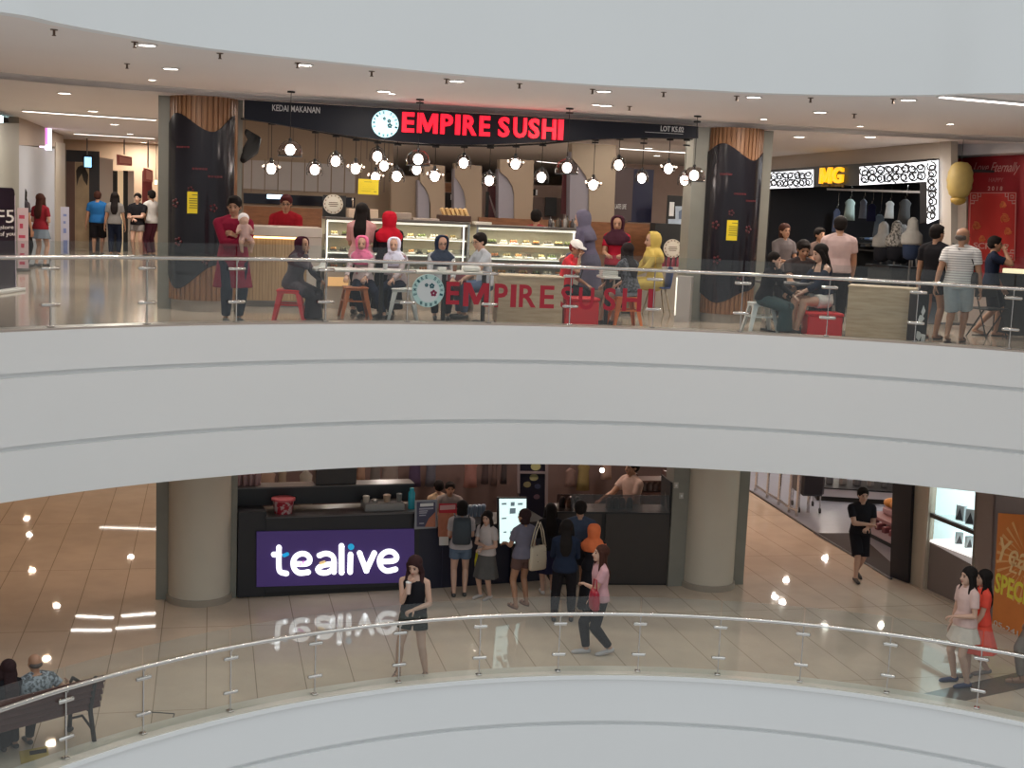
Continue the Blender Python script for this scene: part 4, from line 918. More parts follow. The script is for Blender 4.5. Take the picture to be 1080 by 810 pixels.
# things on top of the cases
def onpix(K, x, y, off): return K.pt(K.hit(x, y)[0], K.hit(x, y)[1], off)
zt1 = K1.hit(418, 232.5)[1] + .015; zt2 = K2.hit(558, 240)[1] + .015
def discsign(K, cx, cy, rpx, zbase, label, backw=1.3):
    a, z = K.hit(cx, cy); r = K.hit(cx + rpx, cy)[0] - a; t = thing('disc_sign', label, 'sign', K.pt(a, zbase, -.35)); out = -.32
    D_ = lambda r_, o0, o1: MB().prism([(a + r_ * math.cos(2 * PI * j / 32), z + r_ * math.sin(2 * PI * j / 32)) for j in range(32)], o0, o1, 0, lambda p, q, o: K.pt(p, q, o))
    rel(pbox(K, a - r * 1.05, a + r * 1.3, zbase, z + r * .9, out - .05, out - .02), t, 'backing_board', MBLACK)
    d = rel(D_(r, out - .02, out), t, 'disc', mat('disc_cream', (.66, .60, .50), .5)); rel(D_(r * .72, out, out + .004), t, 'disc_centre', mat('disc_inner', (.72, .68, .58), .5), d)
    mb = MB()
    for dz, w in ((.16, .9), (-.02, 1.0), (-.2, .8)): pbox(K, a - r * w * .5, a + r * w * .5, z + r * (dz - .035), z + r * (dz + .035), out + .004, out + .008, mb)
    for j in range(14): q = 2 * PI * j / 14; pbox(K, a + r * (.86 * math.cos(q) - .05), a + r * (.86 * math.cos(q) + .05), z + r * (.86 * math.sin(q) - .06), z + r * (.86 * math.sin(q) + .06), out + .001, out + .006, mb)
    rel(mb, t, 'pattern', mat('brown_ink', (.15, .10, .05), .6), d)
discsign(K1, 353.5, 215.5, 10.5, zt1, 'round cream disc sign on a black board atop the left display case')
def boxthing(name, K, x0, y0, x1, y1, o0, o1, m, label, cat, zb=None, bev=.008, group=None):
    a0, z1 = K.hit(x0, y0); a1, z0 = K.hit(x1, y1); z0 = zb if zb is not None else z0
    return one(name, label, cat, pbox(K, a0, a1, z0, z1, o0, o1, bev=bev), m, group)
boxthing('carton', K1, 369, 220, 400.5, 232, -.5, -.2, mat('cream_carton', (.60, .46, .34), .7, noise=.05), 'wide cream carton on the left display case behind the black haired girl', 'box', zt1)
boxthing('carton', K1, 411, 224, 436, 235, -.5, -.2, mat('grey_brown_carton', (.34, .27, .22), .6), 'low grey brown carton atop the left case right of the red hijab', 'box', zt1)
boxthing('tray', K1, 438, 230, 465, 236, -.5, -.15, mat('tray_grey', (.40, .33, .28), .4), 'flat grey tray atop the left case beside the bread rack', 'tray', zt1, .004)
t = thing('bread_rack', 'dark rack of golden slices atop the left display case', 'rack', K1.pt(K1.hit(482, 236)[0], zt1, -.3)); a0 = K1.hit(465, 236)[0]; a1 = K1.hit(499, 236)[0]
rel(pbox(K1, a0, a1, zt1, zt1 + .10, -.45, -.15, bev=.01), t, 'rack_body', mat('dark_brown_rack', (.06, .025, .015), .4))
for i in range(6):
    a = a0 + .04 + (a1 - a0 - .08) * (i + .5) / 6; mb = MB(); M = Matrix(((K1.u.x, K1.n.x, 0), (K1.u.y, K1.n.y, 0), (0, 0, 1))); mb.box(K1.pt(a, zt1 + .15, -.28), (.05, .14, .13), 0, 0, M @ Matrix.Rotation(-.45, 3, 'Y'), .008)
    tag(mb.build('golden_slice', mat('golden_slice', (.66, .42, .17), .5, noise=.2)), 'golden slice standing in the dark rack on the left case', 'food', 'golden slices in the rack')
boxthing('tray', K2, 503, 234, 520, 239, -.4, -.1, mat('white_tray', (.68, .64, .56), .4), 'small white tray at the left end of the right display case', 'tray', zt2, .004)
for i in range(9):
    x = 586 + i * 3.9; hh = RNG.uniform(.12, .2); c = K2.pt(K2.hit(x, 240)[0], zt2 if x < 616 else 1.27, -.35 - .08 * (i % 2))
    one('sauce_bottle', 'dark sauce bottle crowded on the right display case', 'bottle', MB().lathe([(.0, 0), (.034, .002), (.034, hh * .6), (.012, hh * .78), (.012, hh), (0, hh)], c, 12), mat('bottle_dark%d' % (i % 3), ((.04, .03, .03), (.22, .20, .18), (.07, .05, .03))[i % 3], .25), 'bottles on the right display case', 40)
one('bottle_shelf', 'dark narrow shelf carrying the bottles past the right display case', 'shelf', pbox(K2, K2.hit(617, 240)[0] + .02, K2.hit(624, 240)[0], 0, 1.27, -.6, -.1), MBLACK)
t = thing('tap', 'small chrome tap behind the black haired girl at the case', 'tap', K1.pt(K1.hit(376, 219)[0], zt1, -.55)); mb = MB(); mb.tube([(0, 0, 0), (0, 0, .26), (0, -.05, .30), (0, -.12, .27)], .014, 8); mb.build('spout', STEEL, t, True); MB().lathe([(.03, 0), (.03, .03), (0, .03)], n=12).build('base', STEEL, t, 40)
# right hand counter with the white post light, disc sign and drink crates
K3 = FP.off(-2.4)
t = thing('service_counter', 'tan service counter between the right case and the black column', 'counter', K3.pt(K3.hit(690, 300)[0], 0)); a0 = K3.hit(655, 300)[0]; a1 = K3.hit(736, 300)[0]
rel(pbox(K3, a0, a1, .70, .76, -.7, .04, bev=.01), t, 'countertop', mat('counter_white', (.47, .42, .37), .35)); rel(pbox(K3, a0, a1, 0, .70, -.65, 0), t, 'front_panel', mat('tan_laminate', (.40, .34, .28), .4))
discsign(K3.off(.1), 721 - 5, 263, 9.5, .76, 'round cream disc sign half hidden beside the right black column')
for i in range(10):
    c = K3.pt(K3.hit(700 + i * 2.6, 280)[0], .76, -.06 - .05 * (i % 2)); one('juice_bottle', 'small juice bottle in the row on the tan service counter', 'bottle', MB().lathe([(0, 0), (.026, .002), (.026, .11), (.012, .14), (.012, .17), (0, .17)], c, 12), mat('juice%d' % (i > 6), ((.30, .03, .05), (.16, .20, .04))[i > 6], .25), 'juice bottles on the service counter', 40)
boxthing('black_fridge', K3, 700, 236, 728, 262, -.75, -.45, MBLACK, 'black upright fridge below the two face poster', 'fridge', .76)
t = thing('illuminated_stand', 'pale cabinet stand with a thin lit edge left of the right black column', 'stand', at(701, 336, 0)); k = Plane(at(712, 339, 0)[:2], at(728, 340, 0)[:2]); a1 = k.hit(712, 330)[0]
rel(pbox(k, -.02, .22, 0, .72, -.3, 0), t, 'cabinet', mat('pale_grey_cabinet', (.42, .38, .36), .4)); rel(pbox(k, -.02, .0, .10, .70, 0, .01), t, 'light_edge', LEDC)

# ------------------------------------------------------------------ counters and tables along the balustrade
def pixcabinet(name, xl, yl, xr, yr, ytop, depth, m, label, cat, topm=None):
    p = at(xl, yl, 0); q = at(xr, yr, 0); k = Plane(p[:2], q[:2]); w = (q - p).length; zt = k.hit((xl + xr) / 2, ytop)[1]; t = thing(name, label, cat, k.pt(w / 2, 0, -depth / 2))
    rel(pbox(k, 0, w, .03, zt - .03, -depth, 0), t, 'body', m); rel(pbox(k, -.01, w + .01, zt - .03, zt, -depth - .01, .01, bev=.005), t, 'top_board', topm or m); rel(pbox(k, .02, w - .02, 0, .03, -depth + .02, -.02), t, 'plinth', MBLACK); return t
pixcabinet('oak_cabinet', 524, 342.5, 592.5, 344.5, 291, .55, OAK, 'pale oak cabinet behind the letters I R E on the glass', 'cabinet')
pixcabinet('oak_cabinet', 891, 356.5, 962, 361.5, 302.5, .5, OAK, 'pale oak cabinet between the red box and the black post', 'cabinet')
def redbox(xl, yl, xr, yr, ytop, label):
    p = at(xl, yl, 0); q = at(xr, yr, 0); k = Plane(p[:2], q[:2]); w = (q - p).length; zt = k.hit((xl + xr) / 2, ytop)[1]; t = thing('red_bench_box', label, 'box seat', k.pt(w / 2, 0, -.2))
    rel(pbox(k, 0, w, 0, zt - .05, -.4, 0, bev=.02), t, 'body', RED); rel(pbox(k, -.01, w + .01, zt - .05, zt, -.41, .01, bev=.015), t, 'lid', RED); return k.pt(w / 2, zt, -.2)
RB1 = redbox(595, 344.5, 631, 345.5, 314, 'red box seat beside the first oak cabinet, behind the letters S U')
RB2 = redbox(851, 354.5, 888, 356, 330, 'red box seat under the woman in white shorts')
def stool(px, m, label, rz=.3, h=.45):
    t = thing('metal_stool', label, 'stool', (px.x, px.y, 0), rz, 'square metal stools')
    mb = MB(); mb.box((0, 0, h - .012), (.35, .35, .026), 0, 0, None, .011); mb.build('seat', m, t)
    for sx in (-1, 1):
        for sy in (-1, 1):
            mb = MB(); n = Vector((sx, sy, 0)).normalized()
            def sec(f): c = Vector((sx * (.155 + .075 * f), sy * (.155 + .075 * f), (h - .02) * (1 - f))); w = .075 - .035 * f; a = Vector((-sx * w, 0, 0)); b = Vector((0, -sy * w, 0)); return [c, c + a, c + a + Vector((0, -sy * .006, 0)), c + Vector((-sx * .006, -sy * .006, 0)), c + b + Vector((-sx * .006, 0, 0)), c + b]
            mb.loft([sec(0), sec(.5), sec(1)]); mb.build('leg', m, t)
    mb = MB()
    for s in (-1, 1): mb.box((0, s * .188, h * .55), (.37, .005, .022)); mb.box((s * .188, 0, h * .55), (.005, .37, .022)); mb.box((0, s * .162, h - .035), (.32, .005, .03)); mb.box((s * .162, 0, h - .035), (.005, .32, .03))
    mb.build('braces', m, t); return t
ORST = mat('orange_brown_metal', (.42, .12, .03), .4, noise=.1); WST = mat('white_metal', (.72, .74, .73), .35)
S1 = at(305, 339.5, 0); stool(S1, RED, 'red metal stool under the woman in the dark maroon hijab', .1)
S2 = at(374, 334.5, 0); stool(S2, ORST, 'orange brown metal stool under the woman in the pink hijab', .25)
S3 = at(424, 336, 0); stool(S3, WST, 'white metal stool left of the round glass logo', .15)
S4 = at(658, 344, 0); stool(S4, mat('orange_metal', (.65, .16, .03), .4), 'orange metal stool behind the letters H I on the glass', .2)
S5 = at(801, 351, 0); stool(S5, WST, 'white metal stool left of the boy with the pale collar', .1)
def table(xa, ya, xb, yb, depth, label, z=.75, topm=None, legm=MBLACK, legs=((.12, .5), (.88, .5))):
    """ya, yb: where its near edge would touch the floor"""
    p = at(xa, ya, 0); q = at(xb, yb, 0); k = Plane(p[:2], q[:2]); w = (q - p).length; t = thing('dining_table', label, 'table', k.pt(w / 2, 0, -depth / 2))
    rel(pbox(k, 0, w, z - .035, z, -depth, 0, bev=.008), t, 'tabletop', topm or mat('table_white', (.66, .62, .58), .3, noise=.03))
    for fa, fd in legs:
        l = rel(pbox(k, w * fa - .025, w * fa + .025, .03, z - .035, -depth * fd - .025, -depth * fd + .025), t, 'leg', legm); rel(pbox(k, w * fa - .05, w * fa + .05, 0, .03, -depth * .85, -depth * .15, bev=.006), t, 'foot', legm, l)
    return k
T1 = table(331, 341, 384, 341.5, .55, 'white table between the maroon hijab and pink hijab women', legs=((.15, .5),))
T1b = table(386, 341.5, 431, 342, .55, 'white table in front of the lavender hijab woman', legs=((.5, .8),))
T2 = table(438, 342.5, 521, 343, .55, 'white table with black legs in front of the navy hijab woman and the boy', legs=((.42, .5), (.90, .3)))
T3 = table(634, 345.8, 652, 346.3, .5, 'white table piled with trays behind the letters S U S', legs=((.5, .6),))
T4 = table(806, 351, 872, 353, .6, 'dark table shared by the boy and the woman with bare shoulder', topm=mat('dark_table', (.10, .09, .09), .35), legs=((.15, .5), (.85, .5)))
def tt(k, a, off, z=.75): return k.pt(a, z, off)
def cup(c, m, label, h=.12, r=.035, lid=True, grp=None):
    t = thing('cup', label, 'cup', c, 0, grp); MB().lathe([(0, 0), (r * .75, .001), (r, h), (r - .004, h), (r * .72, .006), (0, .006)], n=14).build('body', m, t, 40)
    if lid: MB().lathe([(r + .003, h), (r + .003, h + .012), (r * .5, h + .018), (0, h + .018)], n=14).build('lid', WPLAS, t, 40)
cup(tt(T1b, .30, -.2), mat('cup_grey_white', (.62, .62, .64), .4), 'pale paper cup between the pink and lavender hijab women')
cup(tt(T2, .62, -.18), mat('cup_brown', (.20, .09, .05), .4), 'brown cup beside the small white box on the long table')
one('small_box', 'small cream box on the table right of the round glass logo', 'box', MB().box(tt(T2, .42, -.15) + Vector((0, 0, .03)), (.12, .08, .055), .2, bev=.006), PAPER)
one('folded_tissue', 'crumpled white tissue on the table by the maroon hijab woman', 'tissue', MB().loft([ellring(tt(T1, .10, -.2) + Vector((0, 0, .001)), Vector((.09, 0, 0)), Vector((0, .05, 0)), 9), ellring(tt(T1, .14, -.2) + Vector((0, 0, .05)), Vector((.05, .02, .02)), Vector((-.01, .04, 0)), 9), ellring(tt(T1, .19, -.2) + Vector((0, 0, .13)), Vector((.03, 0, 0)), Vector((0, .02, 0)), 9)]), PAPER)
for i in range(4): one('plastic_tray', 'clear plastic takeaway tray stacked at the end of the white table', 'tray', pbox(T3, .0, .24, .752 + i * .026, .773 + i * .026, -.34, -.10, bev=.006), mat('tray_white_grey', (.66, .64, .60), .3), 'takeaway trays on the right table')
one('paper_bag', 'crumpled white bag on the long table in front of the boy', 'bag', MB().box(tt(T2, .86, -.15) + Vector((0, 0, .045)), (.26, .14, .088), .15, bev=.03), PAPER)
one('phone', 'dark phone lying on the dark table in front of the boy', 'phone', MB().box(tt(T4, .42, -.15) + Vector((0, 0, .006)), (.075, .15, .010), .9, bev=.003), BLACK)

# decal on the glass
GT = UB
def decal():
    r = RU + .098; z0 = 0
    # round logo
    def wrap(mb, x, y_):
        p = at(x, y_, 0); a = math.atan2(p.y - CC.y, p.x - CC.x); return a
    RED2 = mat('red_vinyl', (.38, .012, .03), .5)
    for chh, x0, x1, yt, yb in (('E', 471, 484, 297, 321), ('M', 489, 516, 298, 323), ('P', 522, 535, 299, 324), ('I', 539, 544, 300, 324), ('R', 548, 565, 300, 324), ('E', 570, 584, 301, 325), ('S', 592, 604, 302, 325.5), ('U', 611, 626, 303, 326.5), ('S', 637, 649, 303.5, 327.5), ('H', 657, 676, 304, 328), ('I', 684, 690, 304.5, 328)):
        pl = None
        def onr(x, y):
            d = ray(x, y); a_ = d.x ** 2 + d.y ** 2; b_ = 2 * (d.x * -CC.x + d.y * -CC.y); c_ = CC.x ** 2 + CC.y ** 2 - r * r; tt_ = (-b_ + math.sqrt(b_ * b_ - 4 * a_ * c_)) / (2 * a_); return Vector((d.x * tt_, d.y * tt_, EYE + d.z * tt_))
        P0 = onr(x0, yt); P1 = onr(x1, yb); P0b = onr(x0, yb); A0 = math.atan2(P0.y - CC.y, P0.x - CC.x); A1 = math.atan2(P1.y - CC.y, P1.x - CC.x)
        lm = glyph_m(1, 1, .002) if chh == 'M' else letter_fit(chh, 1, 1, .002, .022)
        lm.v = [Vector((CC.x + (r - v.z) * math.cos(A0 + (A1 - A0) * v.x), CC.y + (r - v.z) * math.sin(A0 + (A1 - A0) * v.x), P0b.z + (P0.z - P0b.z) * v.y)) for v in lm.v]
        rel(lm, GT, 'vinyl_letter', RED2)
    c = onr(451, 306.5); c2 = onr(468, 307); k = Plane(c[:2], c2[:2])
    roundlogo(k.off(.0), 451, 306.5, 16.8, GT, .004, mat('pale_teal_vinyl', (.42, .60, .58), .5), TEALINK, ((-.12, .34, .12), (.22, .30, .17), (.34, -.14, .21)), mat('pale_vinyl', (.58, .62, .63), .5))
decal()

for i, (x, o) in enumerate(((300, -.55), (400, -.6), (500, -.6), (600, -.6), (690, -.7), (330, -2.3), (450, -2.6), (560, -2.6), (660, -2.8))):
    pl = FP.off(o); a = pl.hit(x, 140)[0]; p = pl.pt(a, ZC - .001); t = thing('downlight', 'added downlight in the ceiling inside the sushi stall', 'ceiling light', p, 0, 'added downlights inside the sushi stall'); MB().lathe([(.07, 0), (.09, -.004), (.09, -.012), (.07, -.012), (.07, 0)], n=20, cap=False).build('rim', RIMW, t, 40); MB().lathe([(.069, -.002), (.069, -.008)], n=20).build('lens', BULB, t); area('lamp', p - Vector((0, 0, .03)), .12, 12, NEUT)  # lamps added behind the sign to brighten the stall
# ------------------------------------------------------------------ upper level, right: fashion shop, banner wall
pL = aty(806, 178, 31.0); pR = aty(992, 168, 22.5); MP = Plane((pL.x, pL.y), (pR.x, pR.y))
BEIGE = mat('beige_wall', (.50, .44, .38), .6, noise=.04, nscale=.8)
struct('wall_right_upper', pixpoly(MP, [(790, 120), (992, 130), (992, 168), (790, 182)], -.15, .02), BEIGE)
t = thing('shop_sign', 'black lattice shop sign with two gold letters, lit white behind scrolls', 'shop sign', MP.pt(4, 2.6))
rel(pixpoly(MP, [(800, 180.5), (991.5, 167.5), (991.5, 232), (977, 236), (977, 193), (800, 200)], .02, .12), t, 'fascia', mat('black_fascia', (.010, .010, .012), .4))
LP_ = mat('lit_panel', (1, 1, 1), .5, emit=(.93, .95, 1.0), es=1.5)
mo = MP.off(.12)
pans = [[(806, 182.5), (858, 178.8), (858, 197.3), (806, 199.2)], [(907, 176), (978, 170.5), (978, 191.5), (907, 195.3)], [(978.3, 170), (990, 169), (990, 231), (978.3, 236)]]
for q in pans: rel(pixpoly(mo, q, 0, .01), t, 'light_panel', LP_)
def spiral(cx, cy, r, a0, turns, sg_, n=12):
    return [(cx + r * (1 - i / n * .8) * math.cos(a0 + sg_ * turns * 2 * PI * i / n), cy + r * (1 - i / n * .8) * math.sin(a0 + sg_ * turns * 2 * PI * i / n)) for i in range(n + 1)]
def scrolls(quad, nx, ny, rpx, name='scrollwork'):
    mb = MB(); R3 = random.Random(5)
    for i in range(nx):
        for j in range(ny):
            u = (i + .5) / nx; v = (j + .5) / ny
            tp = Vector(quad[0]).lerp(Vector(quad[1]), u); bt = Vector(quad[3]).lerp(Vector(quad[2]), u); c = tp.lerp(bt, v)
            for s_ in (0, 1):
                pts = spiral(c.x, c.y, rpx, R3.uniform(0, 6.28) , 1.1, 1 if (i + j + s_) % 2 else -1)
                mb.tube([mo.pt(*mo.hit(*p), .03) for p in pts], .013, 5)
    rel(mb, t, name, MBLACK)
scrolls([(808, 184), (857, 180.5), (857, 196), (808, 198)], 8, 2, 4.6); scrolls([(909, 178), (977, 172.5), (977, 190), (909, 193.5)], 8, 2, 5.4); scrolls([(980, 173), (989, 172), (989, 229), (980, 233)], 1, 8, 5.4)
GOLD = mat('lit_gold', (.9, .5, .02), .4, emit=(1.0, .50, .01), es=1.1)
wordmark('gold_letter', (('M', 867.5, 879.3), ('G', 880.5, 891.5)), mo, lambda x: 177.3 - (x - 867) * .05, lambda x: 193.8 - (x - 867) * .02, GOLD, lambda o: relo(o, t), .05, .01, .035)
relo(letters('small_letters', 'Best Trading', mo, (867.5, 194.5), (891, 198), mat('dull_gold', (.25, .14, .01), .5), None, .02, .01, .03, bl=(867.5, 198)), t)
# the shop itself: dark room behind the front
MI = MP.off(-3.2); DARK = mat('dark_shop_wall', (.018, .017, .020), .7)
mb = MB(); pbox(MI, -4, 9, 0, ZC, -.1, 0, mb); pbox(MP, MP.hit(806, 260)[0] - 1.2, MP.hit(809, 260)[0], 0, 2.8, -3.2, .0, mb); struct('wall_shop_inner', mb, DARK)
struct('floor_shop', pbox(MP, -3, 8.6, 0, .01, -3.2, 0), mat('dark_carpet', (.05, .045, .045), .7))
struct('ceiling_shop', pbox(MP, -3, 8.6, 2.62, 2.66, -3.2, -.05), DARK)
struct('wall_pier_upper', pixpoly(MP.off(.06), [(991, 130), (1003, 131), (1003, 340), (991, 340)], -.12, 0), mat('grey_beige_pier', (.36, .32, .28), .5, noise=.05))
t = thing('curtain_rail', 'long pale rail just inside the lattice shop front', 'rail', MP.pt(3, 2.3)); rel(pixpoly(MP.off(-.05), [(872, 198.5), (975, 201.5), (975, 204), (872, 200.5)], -.02, 0), t, 'rail', mat('pale_rail', (.42, .42, .44), .4))
# garments on hangers
gs = [(835, 211, 12, 14, (.14, .16, .02), 2.0, 'dull olive top hanging at the far end of the dark shop'), (872, 212, 14, 20, (.30, .02, .05), 1.6, 'crimson top hanging left of the pale green vest'), (883, 220, 8, 24, (.16, .20, .32), 1.5, 'blue grey top hanging beside the crimson one'), (897, 210, 12, 22, (.45, .55, .50), 1.2, 'pale mint vest top hanging in the dark shop'), (911, 210, 8, 20, (.25, .27, .32), 1.2, 'grey scarf top hanging beside the mint vest'), (920, 215, 10, 18, (.02, .02, .05), 1.2, 'dark navy vest hanging in the dark shop'), (939, 212, 10, 18, (.80, .82, .80), 1.0, 'bright white vest top hanging in the dark shop'), (955, 210, 14, 26, (.10, .10, .10), 1.0, 'charcoal dress hanging near the lit side lattice'), (928, 226, 12, 24, (.14, .17, .20), 1.4, 'slate dress hanging behind the hijab busts')]
for x, y, w, h, col, off, lb in gs:
    k = MP.off(-off); q = Vector(aty(x, y, (k.pt(*k.hit(x, y))).y)); d = Vector((1, .1, 0)).normalized(); sc = q.y / F_PX; W = w * sc; Hh = h * sc; t = thing('hanging_vest', lb, 'garment', q + Vector((0, 0, Hh * .0)), 0, 'tops hanging in the lattice shop')
    mb = MB(); rings = []
    prof = [(0, .14, .06), (.08, .30, .06), (.16, .42, .06), (.30, .36, .07), (.6, .40, .08), (1, .46, .09)]
    for f, ww, dd in prof: rings.append([Vector((math.cos(2 * PI * j / 16) * W * ww * 1.1, math.sin(2 * PI * j / 16) * W * dd * (1 + .2 * math.sin(j * 2.2)) * 2, -f * Hh)) for j in range(16)])
    mb.loft(rings); mb.build('cloth', cloth(col), t, True); mb = MB(); mb.tube([(-W * .3, 0, -Hh * .08), (0, 0, .01), (W * .3, 0, -Hh * .08)], .006, 5); mb.tube([(0, 0, 0), (0, 0, .06), (.02, 0, .09), (.04, 0, .07)], .005, 5); mb.tube([(.02, 0, .085), (.02, 0, max(.1, 2.62 - q.z))], .004, 5); mb.build('hanger', STEEL, t)
def bust(x, y, off, col, lb, base=(.02, .02, .025), pat=None):
    k = MP.off(-off); q = k.pt(*k.hit(x, y)); t = thing('mannequin_bust', lb, 'mannequin', (q.x, q.y, 0), math.radians(180 + 10), 'headscarf busts in the lattice shop'); z = q.z; mb = MB()
    mb.ball((0, 0, z), (.085, .10, .12), 16, 10); mb.loft([ellring(Vector((0, 0, z + dz)), Vector((w, 0, 0)), Vector((0, d, 0))) for dz, w, d in ((.12, .03, .04), (.06, .09, .10), (-.06, .10, .11), (-.12, .11, .11), (-.2, .20, .13), (-.34, .21, .14), (-.38, .19, .12))])
    fuse(mb, 'headscarf', cloth(col, pat), t, .014, 3); mb = MB(); mb.loft([ellring(Vector((0, 0, z + dz)), Vector((w, 0, 0)), Vector((0, d, 0))) for dz, w, d in ((-.30, .17, .11), (-.5, .16, .11), (-.62, .14, .10), (-.66, .05, .05))]); mb.build('torso', cloth(base), t, True)
    MB().lathe([(.02, .03), (.02, z - .64)], n=10).build('pole', DSTEEL, t); MB().lathe([(0, 0), (.16, 0), (.16, .02), (.03, .035), (0, .035)], n=20).build('base', DSTEEL, t, 40)
bust(932, 240, .5, (.34, .33, .31), 'bust in a light grey headscarf, leftmost in the lattice shop'); bust(946, 239, .6, (.38, .36, .33), 'bust in a pale patterned headscarf, middle of the lattice shop', pat='grey_print'); bust(963, 236, .35, (.30, .29, .27), 'bust in a long grey headscarf beside the lit side lattice', (.02, .03, .06))
bust(953, 243, 1.2, (.24, .23, .22), 'bust in a dim grey headscarf behind the three front busts'); 
t = thing('display_table', 'black display table under the headscarf busts in the lattice shop', 'table', MP.off(-.2).pt(6, 0)); kk = MP.off(-.15); a0 = kk.hit(912, 285)[0]; a1 = kk.hit(938, 285)[0]
rel(pbox(kk, a0, a1, .85, .90, -.6, 0), t, 'tabletop', BLACK); rel(pbox(kk, a0 + .03, a1 - .03, 0, .85, -.55, -.05), t, 'body', MBLACK)
for i in range(9):
    x = 905 + (i % 5) * 5.5; y = 252 + (i // 5) * 7; k = MP.off(-1.4); q = k.pt(*k.hit(x, y)); one('folded_shirt', 'small folded pale and blue top on the shelf in the dark shop', 'garment', MB().box(q, (.16, .12, .05), .2 * i, bev=.015), cloth(((.40, .46, .55), (.55, .55, .53), (.12, .18, .30))[i % 3]), 'folded tops in the lattice shop')
t = thing('garment_shelf', 'dark low shelf unit holding folded pale tops', 'shelf', MP.off(-1.4).pt(5, 0)); k = MP.off(-1.2); a0 = k.hit(900, 280)[0]; a1 = k.hit(934, 280)[0]
for z in (k.hit(915, 255)[1] - .03, k.hit(915, 262)[1] - .03): rel(pbox(k, a0, a1, z - .03, z, -.45, -.02), t, 'board', MBLACK)
for a in (a0, a1): rel(pbox(k, a - .02, a + .02, 0, 1.35, -.45, -.02), t, 'upright', MBLACK)
# easel stands with pale legs in front of the shop
for i, (x0, x1, xt) in enumerate(((928, 945, 938), (955, 966, 963))):
    p0 = at(x0 + 4, 322, 0); pt_ = aty(xt, 265, p0.y + .1); p1 = at(x1 + 2, 322, 0); t = thing('folding_stand', ('pale legged folding stand in front of the lattice shop, left one', 'pale legged folding stand nearer the black shirted man')[i], 'stand', p0)
    for q0, q1 in ((p0, pt_), (p1, aty(xt + 3, 265, p1.y + .1))): mb = MB(); mb.tube([q0, q1], .016, 6); rel(mb, t, 'leg', mat('pale_leg', (.45, .38, .32), .5))
    mb = MB(); mb.tube([p0.lerp(pt_, .5), p1.lerp(aty(xt + 3, 265, p1.y + .1), .5)], .012, 6); mb.tube([pt_, aty(xt + 3, 265, p1.y + .1)], .012, 6); rel(mb, t, 'crossbar', mat('pale_leg', (.45, .38, .32), .5))

# banner wall
BW = Plane(aty(1003, 170, 23.6)[:2], aty(1085, 165, 22.2)[:2])
struct('wall_banner_side', pixpoly(BW, [(1003, 140), (1200, 135), (1200, 345), (1003, 345)], -.2, 0), mat('rosy_beige_wall', (.36, .28, .24), .6, noise=.05))
mb = MB(); mb = pixpoly(BW, [(1003, 140), (1200, 132), (1200, 158), (1003, 167)], .0, .5); struct('trim_7', mb, mat('white_soffit_box', (.62, .60, .62), .5))
struct('trim_8', pixpoly(BW.off(.02), [(1006, 208), (1021, 208), (1021, 300), (1003, 300)], 0, .04), mat('pale_jamb', (.50, .43, .38), .5))
DRED = mat('deep_red_banner', (.30, .008, .015), .5, noise=.08, nscale=2); BRED = mat('bright_red_poster', (.50, .025, .02), .45, noise=.15, nscale=3); PK = mat('pale_pink_print', (.62, .32, .30), .5)
t = thing('wall_banner', 'deep red wall banner with script writing behind the golden lantern', 'banner', BW.pt(1, 2.2)); k = BW.off(.06)
rel(pixpoly(k, [(1010, 167.5), (1085, 162), (1085, 300), (1022, 300), (1022, 206), (1010, 206)], 0, .02), t, 'sheet', DRED)
relo(letters('script_letters', 'Love Eternally', k, (1028, 171.5), (1076, 184), PK, None, .006, .02, -.004, .45, bl=(1028, 184.5)), t); relo(letters('letters', 'HAPPY', k, (1044, 187.5), (1059, 192), mat('dim_pink_print', (.40, .10, .10), .5), None, .006, .02, .02, bl=(1044, 192)), t); relo(letters('letters', '2 0 1 8', k, (1043, 196.5), (1058, 201), PK, None, .006, .02, .01, bl=(1043, 201)), t)
t = thing('poster', 'bright red poster with fretwork corners below the script banner', 'poster', BW.pt(1, 1.8)); k2 = BW.off(.09); rel(pixpoly(k2, [(1023, 202.5), (1072.5, 202.5), (1071, 276), (1020.5, 276)], 0, .012), t, 'sheet', BRED)
k3 = k2.off(.012); mb = MB(); C4 = [(1023.8, 203.5), (1071.6, 203.5), (1070, 275), (1021.4, 275)]
for p, q in zip(C4, C4[1:] + C4[:1]): mb.tube([k3.pt(*k3.hit(*p)), k3.pt(*k3.hit(*q))], .008, 4)
for cx, cy, sx, sy in ((1023.5, 203.5, 1, 1), (1071.5, 203.5, -1, 1), (1070, 275, -1, -1), (1021.5, 275, 1, -1)):
    for pts in ([(0, 8), (8, 8), (8, 0)], [(2.5, 2.5), (5.5, 2.5), (5.5, 5.5), (2.5, 5.5), (2.5, 2.5)], [(4, 8), (4, 11), (0, 11)], [(8, 4), (11, 4), (11, 0)]):
        mb.tube([k3.pt(*k3.hit(cx + sx * a, cy + sy * b)) for a, b in pts], .012, 4)
rel(mb, t, 'fretwork', PK); relo(letters('letters', 'SCRAPE', k3, (1027, 255.5), (1063, 262), PK, None, .006, .0, .02, bl=(1027, 262)), t)
mb = MB(); 
for cx, cy, r in ((1030, 238, 4.5), (1060, 230, 5), (1063, 244, 4), (1036, 252, 3.5), (1058, 216, 3.5)):
    for s_ in (0, 2.1, 4.2): mb.tube([k3.pt(*k3.hit(*p)) for p in spiral(cx, cy, r, s_, .7, 1, 8)], .014, 4)
rel(mb, t, 'floral_scrolls', mat('orange_print', (.62, .16, .05), .5))
t = thing('paper_lantern', 'large yellow paper lantern in front of the red script banner', 'lantern', aty(1012.5, 190, 21.5)); LY = mat('lantern_yellow', (.36, .26, .08), .6, noise=.15, nscale=9, bump=.4)
mb = MB(); rings = []
